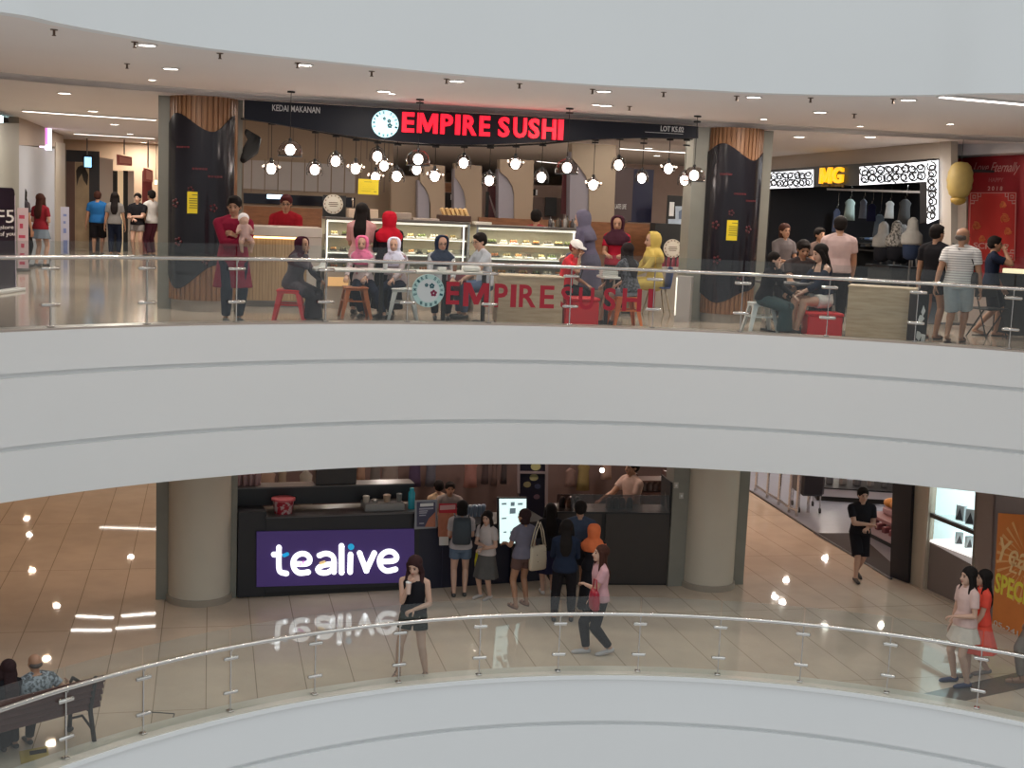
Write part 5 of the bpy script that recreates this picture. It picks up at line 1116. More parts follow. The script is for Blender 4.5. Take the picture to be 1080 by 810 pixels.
for i in range(15):
    f = i / 14; th = PI * f; r = .172 * math.sin(th) ** .7 + .02 + .012 * (i % 2); rings.append([Vector((r * math.cos(2 * PI * j / 24) * (1 + .03 * (j % 2)), r * math.sin(2 * PI * j / 24), .29 * math.cos(th) - (.05 if f > .7 else 0) * (f - .7))) for j in range(24)])
mb.loft(rings); mb.build('paper_globe', LY, t, True); MB().lathe([(.09, -.28), (.13, -.30), (.11, -.36), (.03, -.40), (0, -.40)], n=18).build('tassel_cap', mat('lantern_gold', (.30, .19, .03), .5), t, True); mb = MB(); mb.tube([(0, 0, .28), (0, 0, ZC - t.location.z)], .004, 5); mb.build('cord', MBLACK, t)
# black trade counter at the right edge with lit glass
k = Plane(at(1046, 352, 0)[:2], at(1100, 356, 0)[:2]); t = thing('trade_counter', 'black counter with a small lit glass case below the red poster', 'counter', k.pt(.5, 0))
rel(pbox(k, .0, 1.6, .0, .95, -.4, 0), t, 'body', MBLACK); rel(pbox(k, -.02, 1.6, .95, .98, -.5, .02), t, 'top', BLACK); rel(pbox(k, .05, .42, 1.0, 1.24, -.35, -.05), t, 'glass_case', SGLASS); rel(pbox(k, .07, .40, .985, 1.05, -.32, -.08), t, 'lit_tray', mat('lit_gold_tray', (.6, .55, .3), .4, emit=(1, .9, .6), es=.9))
t = thing('folding_chair', 'black folding chair behind the walking man in navy', 'chair', at(1040, 356, 0), .4)
for s in (-1, 1): mb = MB(); mb.tube([(s * .2, -.22, .0), (s * .2, .12, .78)], .012, 6); mb.build('leg', MBLACK, t); mb = MB(); mb.tube([(s * .2, .22, 0), (s * .2, -.12, .44)], .012, 6); mb.build('leg', MBLACK, t)
MB().box((0, 0, .45), (.42, .40, .03), bev=.01).build('seat', MBLACK, t); MB().box((0, .10, .72), (.42, .02, .2), bev=.008).build('backrest', MBLACK, t)
# black post with white marks next to the cabinet
k = Plane(at(964.5, 363.5, 0)[:2], at(980, 363.5, 0)[:2]); t = thing('black_post', 'black display post with white flame marks beside the right oak cabinet', 'post', k.pt(.1, 0)); w = .2
rel(pbox(k, 0, w, .0, .72, -.2, 0, bev=.01), t, 'body', BLACK); mb = MB()
for pts in ([(974, 322), (971.5, 329), (973, 334), (976, 328)], [(970, 332), (968, 338), (971, 341), (975, 336), (973, 333)], [(967, 349), (966, 356), (969, 360), (972, 353), (970, 350)], [(972, 352), (971, 360), (975, 360), (976, 353)]): pixpoly(k, pts, .0, .004, mb)
rel(mb, t, 'white_marks', WPLAS)
# upper level walls right of the corridor seen past the shop
struct('wall_right_back', MB().box((9.0, 44, 1.5), (10, .3, 3.3)), BEIGE)

# ------------------------------------------------------------------ upper level, left corridor
d_ = Vector((-.229, .973, 0)); LW = Plane(tuple((at(22, 284, 0) + d_ * 40)[:2]), tuple(at(22, 284, 0)[:2]))
# seen from the atrium the wall's left end is the near one, so the plane runs from far to near; its normal looks right
P0 = at(22, 284, 0); LW = Plane(P0[:2], (P0 + d_)[:2]); LW.n = -LW.n if LW.n.x < 0 else LW.n
def lwq(pts, o0, o1, name, m, kind='structure'):
    o = pixpoly(LW, pts, min(o0, o1), max(o0, o1)).build(name, m); 
    if kind: o['kind'] = kind
    return o
lwq([(-60, 130), (20, 130), (20, 330), (-60, 360)], -.2, 0, 'wall_left_near', mat('grey_green_pier', (.30, .30, .26), .5))
lwq([(20, 118), (67, 121), (67, 155), (20, 153)], -.2, 0, 'wall_left_bulkhead', mat('tan_bulkhead', (.44, .35, .28), .6))
lwq([(20, 153), (58, 157), (58, 273), (20, 285)], -.2, -.01, 'wall_left_hoarding', mat('pale_blue_hoarding', (.47, .50, .55), .5, noise=.03))
lwq([(58, 150), (68, 151), (68, 272), (58, 275)], -.2, .02, 'wall_left_pier', mat('cream_pier', (.48, .42, .34), .5))
lwq([(68, 130), (165, 138), (165, 270), (68, 272)], -6.0, -5.8, 'wall_left_shop', mat('tan_bulkhead', (.44, .35, .28), .6))
# far cross wall with shop fronts, seen past the column
XW = Plane(aty(66, 200, 36.8)[:2], aty(170, 200, 37.6)[:2])
struct('wall_corridor_end', pixpoly(XW.off(-1.2), [(40, 110), (175, 120), (175, 270), (40, 266)], -.2, 0), mat('warm_shop_wall', (.52, .38, .26), .6, noise=.12, nscale=2))
def front(x0, y0, x1, y1, m, o, name, label, cat, es=0):
    t = thing(name, label, cat, XW.pt(*XW.hit(x0, y1))); rel(pixbox(XW, x0, y0, x1, y1, o - .1, o), t, 'panel', m); return t
struct('wall_front_a', pixpoly(XW, [(66, 157), (72, 158), (72, 268), (66, 268)], -.1, 0), mat('cream_pier', (.48, .42, .34), .5))
struct('wall_front_b', pixpoly(XW, [(105, 166), (119, 168), (119, 268), (105, 268)], -.1, .1), mat('cream_front', (.50, .43, .36), .5))
t = front(70, 158, 105, 172, mat('near_black_front', (.02, .018, .022), .5), .05, 'shop_fascia', 'dark shop fascia at the far end of the left corridor', 'shop front')
rel(pixpoly(XW, [(70, 158), (79, 159), (79, 268), (70, 268)], -.1, .04), t, 'side_panel', mat('brown_front', (.14, .07, .05), .5)); rel(pixpoly(XW, [(94, 163), (105, 165), (105, 268), (94, 268)], -.1, .04), t, 'side_panel', mat('near_black_front', (.02, .018, .022), .5)); rel(pixpoly(XW, [(79, 171), (94, 171), (94, 268), (79, 268)], -.8, -.7), t, 'shop_interior', mat('warm_beige_interior', (.42, .32, .20), .6, noise=.4, nscale=3))
rel(pixpoly(XW, [(80, 180), (82, 176), (86, 174), (90, 177), (93, 184), (92, 196), (88, 190), (86, 183), (83, 188), (81, 196)], -.3, -.25), t, 'arch_ornament', mat('dark_ornament', (.05, .04, .03), .6))
t = thing('hanging_screen', 'small glowing blue screen above the far dark shop', 'screen', XW.pt(*XW.hit(92, 172), .3)); rel(pixbox(XW.off(.3), 87.5, 163.5, 98, 178, 0, .06), t, 'housing', NAVY); rel(pixbox(XW.off(.3), 89, 165.5, 96.5, 176.5, .06, .07), t, 'display', mat('blue_screen', (.3, .7, 1), .4, emit=(.35, .70, 1), es=1.6)); mb = MB(); q = XW.pt(*XW.hit(92, 164), .33); mb.tube([q, Vector((q.x, q.y, ZC))], .02, 6); rel(mb, t, 'hanger', DSTEEL)
t = thing('blade_sign', 'glowing violet white upright sign high in the left corridor', 'sign', aty(51, 140, 31.5)); q = Plane(aty(46, 140, 31.2)[:2], aty(54.5, 140, 31.6)[:2]); rel(pixbox(q, 46.5, 129, 54.5, 158.5, -.12, 0), t, 'light_box', mat('violet_white_glow', (1, .9, 1), .4, emit=(.95, .80, 1.0), es=2.6)); rel(pixbox(q, 46.5, 134, 50, 153, 0, .01), t, 'violet_print', mat('violet_print', (.8, .2, .7), .4, emit=(.85, .25, .75), es=1.0)); mb = MB(); pp = q.pt(*q.hit(50, 130), -.06); mb.tube([pp, Vector((pp.x, pp.y, ZC))], .02, 6); rel(mb, t, 'hanger', DSTEEL)
for i, (x0, y0, x1, y1, lb) in enumerate(((123, 163, 139, 175, 'red hanging box sign above the grey topped woman'), (151, 177, 161, 192, 'dark red hanging sign above the white shirted person'))):
    q = XW.off(.8); t = thing('hanging_sign', lb, 'sign', q.pt(*q.hit(x0, y1))); rel(pixpoly(q, [(x0, y0), (x1, y0 + 3), (x1, y1), (x0, y1 - 1)], 0, .25), t, 'box', mat('brick_red_sign', (.36, .07, .05), .5)); rel(pixpoly(q, [(x0 + 3, y0 + 2), (x1 - 1, y0 + 4.5), (x1 - 1, y1 - 2), (x0 + 3, y1 - 3)], .25, .26), t, 'face_panel', mat('salmon_face', (.55, .20, .14), .5)); mb = MB(); pp = q.pt(*q.hit((x0 + x1) / 2, y0), .1); mb.tube([pp, Vector((pp.x, pp.y, ZC))], .02, 6); rel(mb, t, 'hanger', DSTEEL)
for i, (x0, x1, m, lb) in enumerate(((119, 124, MBLACK, 'narrow dark doorway edge at the far end of the corridor'), (124, 130, mat('lit_beige', (.7, .5, .3), .5, emit=(1, .75, .45), es=.35), 'narrow warmly lit shop window at the far end'), (130, 135, MBLACK, 'dark post right of the warmly lit window'), (135, 141, mat('cream_front', (.50, .43, .36), .5), 'cream pier at the far end of the corridor'), (150, 160, mat('dark_red_front', (.26, .03, .03), .5), 'dark red shop front at the far end of the corridor'))):
    front(x0, 180, x1, 266, m, .02 + .01 * i, 'shop_front_panel', lb, 'shop front')
t = thing('exit_light', 'tiny green white glowing sign at the column edge, far left corridor', 'sign', XW.pt(*XW.hit(164, 194), .5)); rel(pixbox(XW.off(.5), 163, 190, 165.8, 194.5, 0, .04), t, 'light_box', mat('green_glow', (.6, 1, .8), .4, emit=(.6, 1, .8), es=2)); mb = MB(); pp = XW.pt(*XW.hit(164, 190), .52); mb.tube([pp, Vector((pp.x, pp.y, ZC))], .01, 6); rel(mb, t, 'hanger', DSTEEL)
t = thing('glowing_ceiling_sign', 'cyan glow of a lit sign at the left picture edge near the ceiling', 'sign', aty(-12, 122, 27)); q = Plane(aty(-30, 120, 27)[:2], aty(2, 120, 27)[:2]); rel(pixbox(q, -25, 112, 1.5, 135, -.1, 0), t, 'light_box', mat('cyan_glow', (.7, .95, 1), .4, emit=(.6, .93, 1.0), es=5)); mb = MB(); pp = q.pt(*q.hit(-10, 113), -.05); mb.tube([pp, Vector((pp.x, pp.y, ZC))], .02, 6); rel(mb, t, 'hanger', DSTEEL)
# standing boards
k = Plane(at(-22, 312, 0)[:2], at(18, 306, 0)[:2]); a1 = k.hit(17, 280)[0]; zt = k.hit(8, 198)[1]
t = thing('standing_board', 'tall black standing board with large white F5 at the left edge', 'sign board', k.pt(0, 0)); PBK = mat('plum_black_board', (.018, .010, .022), .3)
poly = [(a1 - 1.0, .04), (a1, .04), (a1 - .02, zt - .12), (a1 - .05, zt - .03), (a1 - .12, zt), (a1 - 1.0, zt)]
rel(MB().prism(poly, -.05, 0, 0, lambda a, z, o: k.pt(a, z, o)), t, 'board', PBK); rel(pbox(k, a1 - 1.02, a1 + .03, 0, .05, -.2, .15, bev=.01), t, 'base', WPLAS)
rel(MB().prism([(a1 - .03, .06), (a1, .06), (a1 - .015, zt - .12), (a1 - .04, zt - .12)], 0, .004, 0, lambda a, z, o: k.pt(a, z, o)), t, 'pale_edge', mat('pale_lilac', (.5, .42, .5), .5))
for tx, tl, br in (('F5', (-4, 221.5), (14.5, 235.5)), ('explore', (-8, 238), (14, 243.5)), ('all of you', (-9, 245), (15.5, 251))): relo(letters('letters', tx, k, tl, br, WPLAS, None, .005, .002, .0, bl=(tl[0], br[1])), t)
def rollup(x0, x1, ytop, yb, Y, m, pm, lb, marks):
    k = Plane(aty(x0, 240, Y)[:2], aty(x1, 240, Y + .1)[:2]); w = k.hit(x1, 240)[0]; zt = k.hit(x0, ytop)[1]; t = thing('rollup_stand', lb, 'sign board', k.pt(w / 2, 0)); rel(pbox(k, 0, w, .06, zt, -.01, 0), t, 'sheet', m); rel(pbox(k, -.03, w + .03, 0, .06, -.1, .1, bev=.01), t, 'base', DSTEEL); mb = MB()
    for fx, fz, fw, fh in marks: pbox(k, w * fx, w * (fx + fw), .06 + (zt - .06) * fz, .06 + (zt - .06) * (fz + fh), 0, .004, mb)
    rel(mb, t, 'print', pm)
rollup(18.5, 30, 219, 280, 26.4, mat('pink_sheet', (.55, .42, .45), .6), mat('red_print', (.45, .05, .10), .5), 'pale pink roll up stand beside the black F5 board', ((.15, .82, .5, .06), (.2, .66, .3, .08), (.1, .5, .6, .05), (.3, .34, .3, .07), (.2, .2, .4, .05), (.15, .06, .5, .05)))
rollup(64, 73, 218, 269, 32.6, mat('lilac_sheet', (.50, .50, .60), .6), mat('blue_print', (.20, .25, .5), .5), 'pale lilac roll up stand in the middle of the left corridor', ((.3, .8, .4, .05), (.3, .65, .3, .05), (.3, .45, .35, .1), (.3, .02, .5, .28)))

for x, y in ((8.3, 25.5), (8.0, 28.5)):
    t = thing('downlight', 'small downlight inside the dark lattice shop', 'ceiling light', (x, y, 2.615), 0, 'downlights inside the lattice shop'); MB().lathe([(.06, 0), (.08, -.004), (.08, -.012), (.06, -.012), (.06, 0)], n=16, cap=False).build('rim', RIMW, t, 40); MB().lathe([(.059, -.002), (.059, -.008)], n=16).build('lens', BULB, t); area('lamp', (x, y, 2.59), .12, 22, COOL)
for x, y in ((5.2, 20.6), (6.2, 19.4), (3.6, 20.0), (-4.9, 17.6), (1.0, 18.6), (-1.8, 18.2)):
    z_ = ZT; t = thing('downlight', 'small added downlight over the diners', 'ceiling light', (x, y, z_ if y < 20.7 and x < 7 else z_ - .08), 0, 'added downlights over the diners'); MB().lathe([(.05, 0), (.062, -.004), (.062, -.010), (.05, -.010), (.05, 0)], n=16, cap=False).build('rim', RIMW, t, 40); MB().lathe([(.049, -.002), (.049, -.007)], n=16).build('lens', BULB, t); area('lamp', (x, y, t.location.z - .03), .1, 26, NEUT)  # extra lamps added to brighten the walkway over the diners
# ------------------------------------------------------------------ lower level: tea kiosk
KP = Plane(at(250, 632, ZL)[:2], at(437, 622, ZL)[:2]); KD = mat('kiosk_dark', (.018, .018, .022), .4); KG = mat('kiosk_charcoal', (.045, .042, .045), .35)
KT = KP.hit(260, 522)[1]; KM = KP.hit(300, 546)[1]
t = thing('tea_kiosk', 'dark tea kiosk counter with the glowing purple panel', 'kiosk', KP.pt(1.3, ZL)); a0 = KP.hit(251, 600)[0]; a1 = KP.hit(441, 600)[0]
rel(pbox(KP, a0 + .42, a1, ZL + .08, KM, -.7, 0), t, 'front_body', KD); rel(pbox(KP, a0, a0 + .42, ZL + .02, KM + .10, -.7, -.02), t, 'end_body', KD); rel(pbox(KP, a0 + .4, a1 + .01, ZL, ZL + .08, -.66, -.04), t, 'plinth', MBLACK)
rel(pbox(KP, a0 + .40, a1 + .02, KM, KM + .025, -.7, .03, bev=.006), t, 'ledge', mat('kiosk_ledge', (.10, .095, .095), .3)); rel(pbox(KP, a0, a1, KM + .1, KT, -.72, -.45), t, 'back_shelf', KD); rel(pbox(KP, a0, a1, KT, KT + .02, -.75, -.40), t, 'shelf_edge', mat('kiosk_ledge', (.10, .095, .095), .3))
pn = rel(pixpoly(KP, [(270.5, 560.5), (436.5, 557.5), (436.5, 613.5), (270.5, 618.5)], 0, .03), t, 'purple_panel', mat('purple_glow', (.04, .02, .10), .4, emit=(.075, .04, .20), es=.3))
ko = KP.off(.03); LW_ = mat('tea_letter_glow', (1, 1, 1), .4, emit=(.92, .93, 1.0), es=1.3); BLU = mat('tea_blue', (.02, .30, .55), .4, emit=(.01, .28, .50), es=.9); VIO = mat('tea_violet', (.45, .15, .45), .4, emit=(.45, .14, .42), es=.7); GLD = mat('tea_gold', (.6, .45, .25), .4, emit=(.7, .5, .25), es=.7)
def stroke(pts, w, m, name, closed=False):
    """rounded flat stroke through picture points lifted onto the sign"""
    P = [ko.hit(*p) for p in pts]; sc = abs(ko.hit(301, 590)[0] - ko.hit(300, 590)[0]); r = w * sc / 2; mb = MB()
    P = [Vector((a, z, 0)) for a, z in P]; Q = catmull(P, 5) if len(P) > 2 else P
    rings = []; n = len(Q)
    L, R = [], []
    for i, p in enumerate(Q):
        d = (Q[min(i + 1, n - 1)] - Q[max(i - 1, 0)]).normalized(); s_ = Vector((-d.y, d.x, 0)); L.append(p + s_ * r); R.append(p - s_ * r)
    for i in range(n - 1):
        q = [L[i], L[i + 1], R[i + 1], R[i]]; mb.prism([(v.x, v.y) for v in q], .001, .035, 0, lambda a, z, o: ko.pt(a, z, o))
    for e in (0, -1): c = Q[e]; mb.prism([(c.x + r * math.cos(2 * PI * j / 16), c.y + r * math.sin(2 * PI * j / 16)) for j in range(16)], .001, .035, 0, lambda a, z, o: ko.pt(a, z, o))
    return mb
def glyph(strokes, w, name='glowing_letter', m=None):
    mb = MB()
    for s_ in strokes: q = stroke(s_, w, m, name); mb.add(q.v, q.f)
    return rel(mb, t, name, m or LW_)
glyph([[(294, 577), (294, 598), (296, 603), (302, 604.5)], [(288.5, 584.5), (294, 584.5)]], 5.4)
rel(stroke([(299.5, 585.5), (303, 584)], 3.5, None, 'x'), t, 'blue_leaf', BLU)
glyph([[(312, 594.5), (324, 594), (326.5, 589), (323, 584.5), (317, 583.8), (311.5, 587), (309, 593), (310.5, 600), (316, 604), (325, 603)]], 5.4)
rel(stroke([(316.5, 595), (320, 592.5)], 3, None, 'x'), t, 'violet_leaf', VIO)
glyph([[(336.5, 585.5), (343, 583.5), (349, 585), (352, 590), (352, 603)], [(350, 594.5), (340, 596), (335, 600), (338, 603.5), (345, 603.5), (351, 600)]], 5.4)
rel(stroke([(338, 594), (342, 592.5)], 3, None, 'x'), t, 'gold_leaf', GLD)
glyph([[(360, 575.5), (360, 603.5)]], 5.8); glyph([[(369.5, 584.5), (369, 603)]], 5.6)
c_ = ko.hit(370, 576.5); r_ = abs(ko.hit(373.2, 576.5)[0] - c_[0]); rel(MB().prism([(c_[0] + r_ * math.cos(2 * PI * j / 20), c_[1] + r_ * math.sin(2 * PI * j / 20)) for j in range(20)], .001, .03, 0, lambda a, z, o: ko.pt(a, z, o)), t, 'blue_dot', BLU)
glyph([[(379, 583), (386, 601.5)], [(386, 601.5), (394.5, 583)]], 5.6)
glyph([[(403, 592), (415.5, 591), (418, 586.5), (414, 582), (408, 581.5), (402.5, 585), (400, 591), (402, 598), (408, 601.8), (417, 600)]], 5.4)
# queue counter going right, angled
KQ = Plane(at(437, 622, ZL)[:2], at(575, 612, ZL)[:2]); a1 = KQ.hit(575, 600)[0]; zq = KQ.hit(480, 556)[1]
t = thing('queue_counter', 'dark navy ordering counter right of the purple panel', 'counter', KQ.pt(1, ZL)); rel(pbox(KQ, .02, a1, ZL, zq, -.7, 0), t, 'body', mat('navy_counter', (.014, .016, .035), .4)); rel(pbox(KQ, .02, a1, zq, zq + .03, -.72, .04, bev=.006), t, 'worktop', BLACK)
for i in range(1, 5): rel(pbox(KQ, a1 * i / 5 - .006, a1 * i / 5 + .006, ZL + .02, zq - .02, 0, .004), t, 'panel_joint', mat('navy_joint', (.03, .03, .06), .4))
# dark cabinets to the column
KC = Plane(at(577, 617, ZL)[:2], at(708, 617.5, ZL)[:2]); zc_ = KC.hit(650, 542)[1]; w0 = KC.hit(632, 600)[0]; w1 = KC.hit(636.5, 600)[0]; w2 = KC.hit(706, 600)[0]
t = thing('dark_cabinet', 'tall dark brown kiosk cabinets beside the round cream column', 'cabinet', KC.pt(1, ZL)); BRD = mat('dark_brown_panel', (.035, .027, .024), .35, noise=.1)
rel(pbox(KC, .1, w0, ZL + .03, zc_, -.6, 0), t, 'door', BRD); rel(pbox(KC, w1, w2, ZL + .03, zc_, -.6, 0), t, 'door', BRD); rel(pbox(KC, .08, w2, ZL, ZL + .04, -.55, -.02), t, 'plinth', MBLACK); rel(pbox(KC, w0, w1, ZL + .03, zc_, -.58, -.02), t, 'joint', MBLACK)
rel(pbox(KC, .1, w2, zc_, zc_ + .03, -.6, .01), t, 'worktop', BLACK); zg = KC.hit(650, 522)[1]; rel(pbox(KC, .1, w2, zc_ + .03, zg, -.02, -.005), t, 'glass_screen', glass('dim_glass', (.55, .5, .48), 1.45))
rel(pixpoly(KC, [(706.5, 508), (709, 509), (709, 617), (706.5, 617)], -.6, .02), t, 'end_panel', MBLACK)
# screen, posters, bottles
k = KQ.off(.08); t = thing('menu_screen', 'bright white menu screen between the girl and the tote bag woman', 'screen', KQ.pt(KQ.hit(540, 560)[0], ZL)); ap = KQ.hit(540, 600)[0]
rel(pixpoly(k, [(525, 524.5), (556, 524.5), (556, 574.5), (525, 574.5)], -.05, 0), t, 'housing', BLACK); sc_ = rel(pixpoly(k, [(526.5, 526), (555, 526), (554.5, 573), (527, 573)], 0, .006), t, 'display', mat('menu_display', (.9, 1, 1), .3, emit=(.70, .93, .90), es=1.0)); mb = MB()
for x0, y0, w_, h_ in ((529, 530.5, 5, 1.6), (538.5, 529.5, 4, 4), (546, 530.5, 5, 1.8), (537.5, 536, 6, 5.5), (529, 546, 5, 1.2), (538, 560, 3.5, 2.8), (531, 560.5, 3, 1.2), (546, 545, 5, 1.2)): pixbox(k, x0, y0, x0 + w_, y0 + h_, .006, .009, mb)
rel(mb, t, 'menu_pattern', mat('grey_green_print', (.10, .16, .17), .5, emit=(.2, .26, .3), es=.5), sc_); rel(pbox(KQ, ap - .05, ap + .05, ZL, k.hit(540, 574)[1], .04, .08), t, 'stand', MBLACK)
def counter_poster(x0, y0, x1, y1, o, parts, lb, frame=None, name='poster'):
    k = KQ.off(o); t = thing(name, lb, 'poster', k.pt(k.hit(x0, y0)[0], k.hit(x0, y1)[1])); 
    if frame: rel(pixbox(k, x0, y0, x1, y1, -.02, 0), t, 'frame', frame)
    for nm, q, m, d in parts: rel(pixpoly(k, q, d, d + .005), t, nm, m)
    return t, k
gf = mat('silver_frame', (.30, .31, .34), .3, .7)
t_, k_ = counter_poster(438, 528, 460.5, 557, .10, (('sheet', [(439.5, 529.5), (459, 529.5), (459, 555.5), (439.5, 555.5)], mat('slate_violet_sheet', (.06, .06, .11), .4, noise=.2), 0), ('orange_picture', [(459, 540), (459, 555.5), (448, 555.5), (452, 547)], mat('salmon_picture', (.45, .17, .10), .5, noise=.3, nscale=12), .005)), 'framed dark poster standing on the ordering counter', gf)
mb = MB(); pixbox(k_, 443, 531, 457, 533.6, .006, .009, mb); rel(mb, t_, 'heading_lines', WPLAS); mb = MB()
for y, w_ in ((536, 15), (538.5, 9), (540.5, 8), (543, 7), (551.5, 5)): pixbox(k_, 442, y, 442 + w_, y + .8, .006, .009, mb)
rel(mb, t_, 'print_lines', mat('grey_lilac_print', (.38, .38, .45), .5))
t_, k_ = counter_poster(462.5, 530, 482, 574, .04, (('red_sheet', [(463, 531), (482, 531), (482, 541), (463, 541)], mat('crimson_sheet', (.50, .02, .04), .5), 0), ('photo_sheet', [(462, 541), (482, 541), (479, 568), (462, 566)], mat('salmon_picture', (.45, .17, .10), .5, noise=.3, nscale=12), 0), ('white_sheet', [(463, 566), (473, 566), (473, 575), (463, 575)], PAPER, .005)), 'red topped leaflet holder behind the backpack woman'); mb = MB(); pixbox(k_, 464, 533, 480, 537, .006, .009, mb); rel(mb, t_, 'heading_lines', mat('pale_pink_heading', (.6, .35, .35), .5))
boxt = boxthing; 
zk = KM + .025
t = thing('bucket', 'red patterned bucket on the ledge above the purple panel', 'bucket', KP.pt(KP.hit(301, 540)[0], zk, -.22)); MB().lathe([(0, 0), (.135, .0), (.165, .20), (.175, .21), (.165, .22), (.15, .20), (.12, .02), (0, .02)], n=24).build('body', ramp_mat('red_white_bucket', (.40, .02, .04), (.55, .42, .42), 'noise', 14, .4, .5, .6), t, 40); MB().lathe([(.172, .20), (.186, .205), (.186, .235), (.172, .235), (.160, .225)], n=24).build('rim', mat('bucket_rim', (.55, .10, .12), .4), t, 40)
one('ice_machine', 'low grey steel box on the kiosk ledge right of its middle', 'machine', pbox(KP, KP.hit(386, 540)[0], KP.hit(428, 540)[0], zk, KP.hit(400, 532.5)[1], -.42, -.08, bev=.01), mat('dim_steel', (.26, .25, .24), .4, .3)); one('dark_hood', 'wide dark box with a pale edge on the kiosk back shelf', 'machine', pbox(KP, KP.hit(338, 520)[0], KP.hit(382, 520)[0], KT + .02, KT + .33, -.72, -.45, bev=.01), mat('dark_brown_panel', (.035, .027, .024), .35)); one('light_bar', 'thin pale bar along the top of the dark box on the kiosk', 'light', pbox(KP, KP.hit(338, 514)[0], KP.hit(382, 514)[0], KT + .335, KT + .355, -.50, -.46), mat('dim_bar', (.5, .45, .42), .4))
one('water_bottle', 'tall turquoise bottle at the right end of the kiosk ledge', 'bottle', MB().lathe([(0, 0), (.055, .003), (.055, .26), (.035, .30), (.035, .34), (0, .34)], KP.pt(KP.hit(437, 540)[0], zk, -.2), 18), mat('turquoise_plastic', (.02, .35, .45), .25), None, 40)
for i, (x, hh, col, rr) in enumerate(((389, .11, (.46, .42, .36), .055), (411, .12, (.34, .25, .18), .06), (398, .05, (.35, .33, .30), .05), (424, .13, (.16, .17, .16), .045))): one('tub', ('cream', 'brown', 'shallow pale', 'grey green')[i] + ' tub on the grey steel box of the kiosk', 'tub', MB().lathe([(0, 0), (rr * .85, .002), (rr, hh * .85), (rr * 1.05, hh * .9), (rr * .8, hh), (0, hh)], KP.pt(KP.hit(x, 530)[0], KP.hit(400, 532.5)[1], -.2), 16), mat('tub%d' % i, col, .4), None, 40)
for i in range(8):
    x = 256 + i * 3.2; one('syrup_bottle', 'clear pinkish bottle in the row at the kiosk left end', 'bottle', MB().lathe([(0, 0), (.032, .003), (.034, .16), (.014, .21), (.014, .25), (0, .25)], KP.pt(KP.hit(x, 520)[0], KT + .02, -.55 - .05 * (i % 2)), 12), mat('pinkish_plastic', (.34, .20, .20), .25, noise=.2), 'bottles at the kiosk left end', 40)
for i in range(9):
    x = 486 + i * 4.4; one('paper_cup_stack', 'pale blue cup stack in the row behind the ordering counter', 'cup stack', MB().lathe([(0, 0), (.03, 0), (.042, .16), (.046, .17), (.03, .20), (0, .20)], KQ.pt(KQ.hit(x, 540)[0], zq + .03, -.5), 12), mat('pale_blue_cup', (.20, .26, .34), .3), 'cup stacks behind the ordering counter', 40)
for i, (x, o) in enumerate(((300, -1.6), (390, -1.8), (480, -1.8), (570, -1.8), (660, -1.8))):
    pl = FP.off(o); p = pl.pt(pl.hit(x, 560)[0], -1.285); t = thing('downlight', 'added unseen downlight above the tea kiosk workers', 'ceiling light', p, 0, 'added downlights inside the tea kiosk'); MB().lathe([(.07, 0), (.09, -.004), (.09, -.012), (.07, -.012), (.07, 0)], n=20, cap=False).build('rim', RIMW, t, 40); MB().lathe([(.069, -.002), (.069, -.008)], n=20).build('lens', BULB, t); area('lamp', p - Vector((0, 0, .03)), .12, 14, (1, .8, .72))  # unseen lamps added so the garments behind the kiosk show up
# back wall of the kiosk area and shop front of clothes behind it
KB = FP.off(-3.2); struct('wall_kiosk_back', pixpoly(KB, [(244, 480), (716, 480), (716, 575), (244, 575)], -.15, 0), mat('dusky_wall', (.13, .085, .075), .7, noise=.25, nscale=1.5))
gar = [(262, 498, 16, 26, (.20, .12, .12)), (281, 500, 22, 26, (.28, .20, .15)), (298, 498, 10, 26, (.24, .19, .14)), (323, 500, 15, 36, (.26, .24, .20)), (345, 495, 22, 20, (.22, .20, .15)), (364, 494, 16, 22, (.26, .04, .07)), (381, 493, 10, 14, (.26, .17, .12)), (396, 493, 12, 18, (.12, .11, .10)), (412, 490, 20, 26, (.19, .16, .14)), (438, 488, 14, 26, (.07, .05, .09)), (455, 490, 12, 24, (.10, .10, .12)), (497, 489, 15, 26, (.26, .13, .11)), (512, 489, 8, 22, (.07, .05, .05)), (522, 489, 6, 24, (.12, .08, .07)), (532, 489, 7, 22, (.06, .05, .05)), (616, 492, 14, 26, (.22, .17, .07)), (602, 498, 12, 16, (.20, .13, .11)), (640, 490, 12, 16, (.34, .24, .19))]
for i, (x, y, w, h, col) in enumerate(gar):
    k = KB.off(.30); q = k.pt(*k.hit(x, y - 4)); sc = q.y / F_PX; W = w * sc; Hh = (h + 4) * sc; t = thing('hanging_garment', 'garment hanging in the dim shop behind the tea kiosk', 'garment', q, .22, 'garments hanging behind the tea kiosk'); rings = [[Vector((math.cos(2 * PI * j / 14) * W * ww * (1 + .06 * math.sin(j * 3)), math.sin(2 * PI * j / 14) * .07, -f * Hh)) for j in range(14)] for f, ww in ((0, .12), (.06, .28), (.14, .46), (.3, .40), (.65, .44), (1, .5))]
    mb = MB(); mb.loft(rings); mb.build('cloth', cloth(col), t, True); mb = MB(); mb.tube([(0, 0, 0), (0, 0, .12)], .005, 5); mb.build('hanger', STEEL, t)
mb = MB(); k = KB.off(.30); a0_ = k.hit(250, 490)[0]; a1_ = k.hit(700, 490)[0]; z_ = -1.85; mb.tube([k.pt(a0_, z_), k.pt(a1_, z_)], .014, 6); one('clothes_rail', 'long steel clothes rail behind the tea kiosk', 'rail', mb, STEEL)
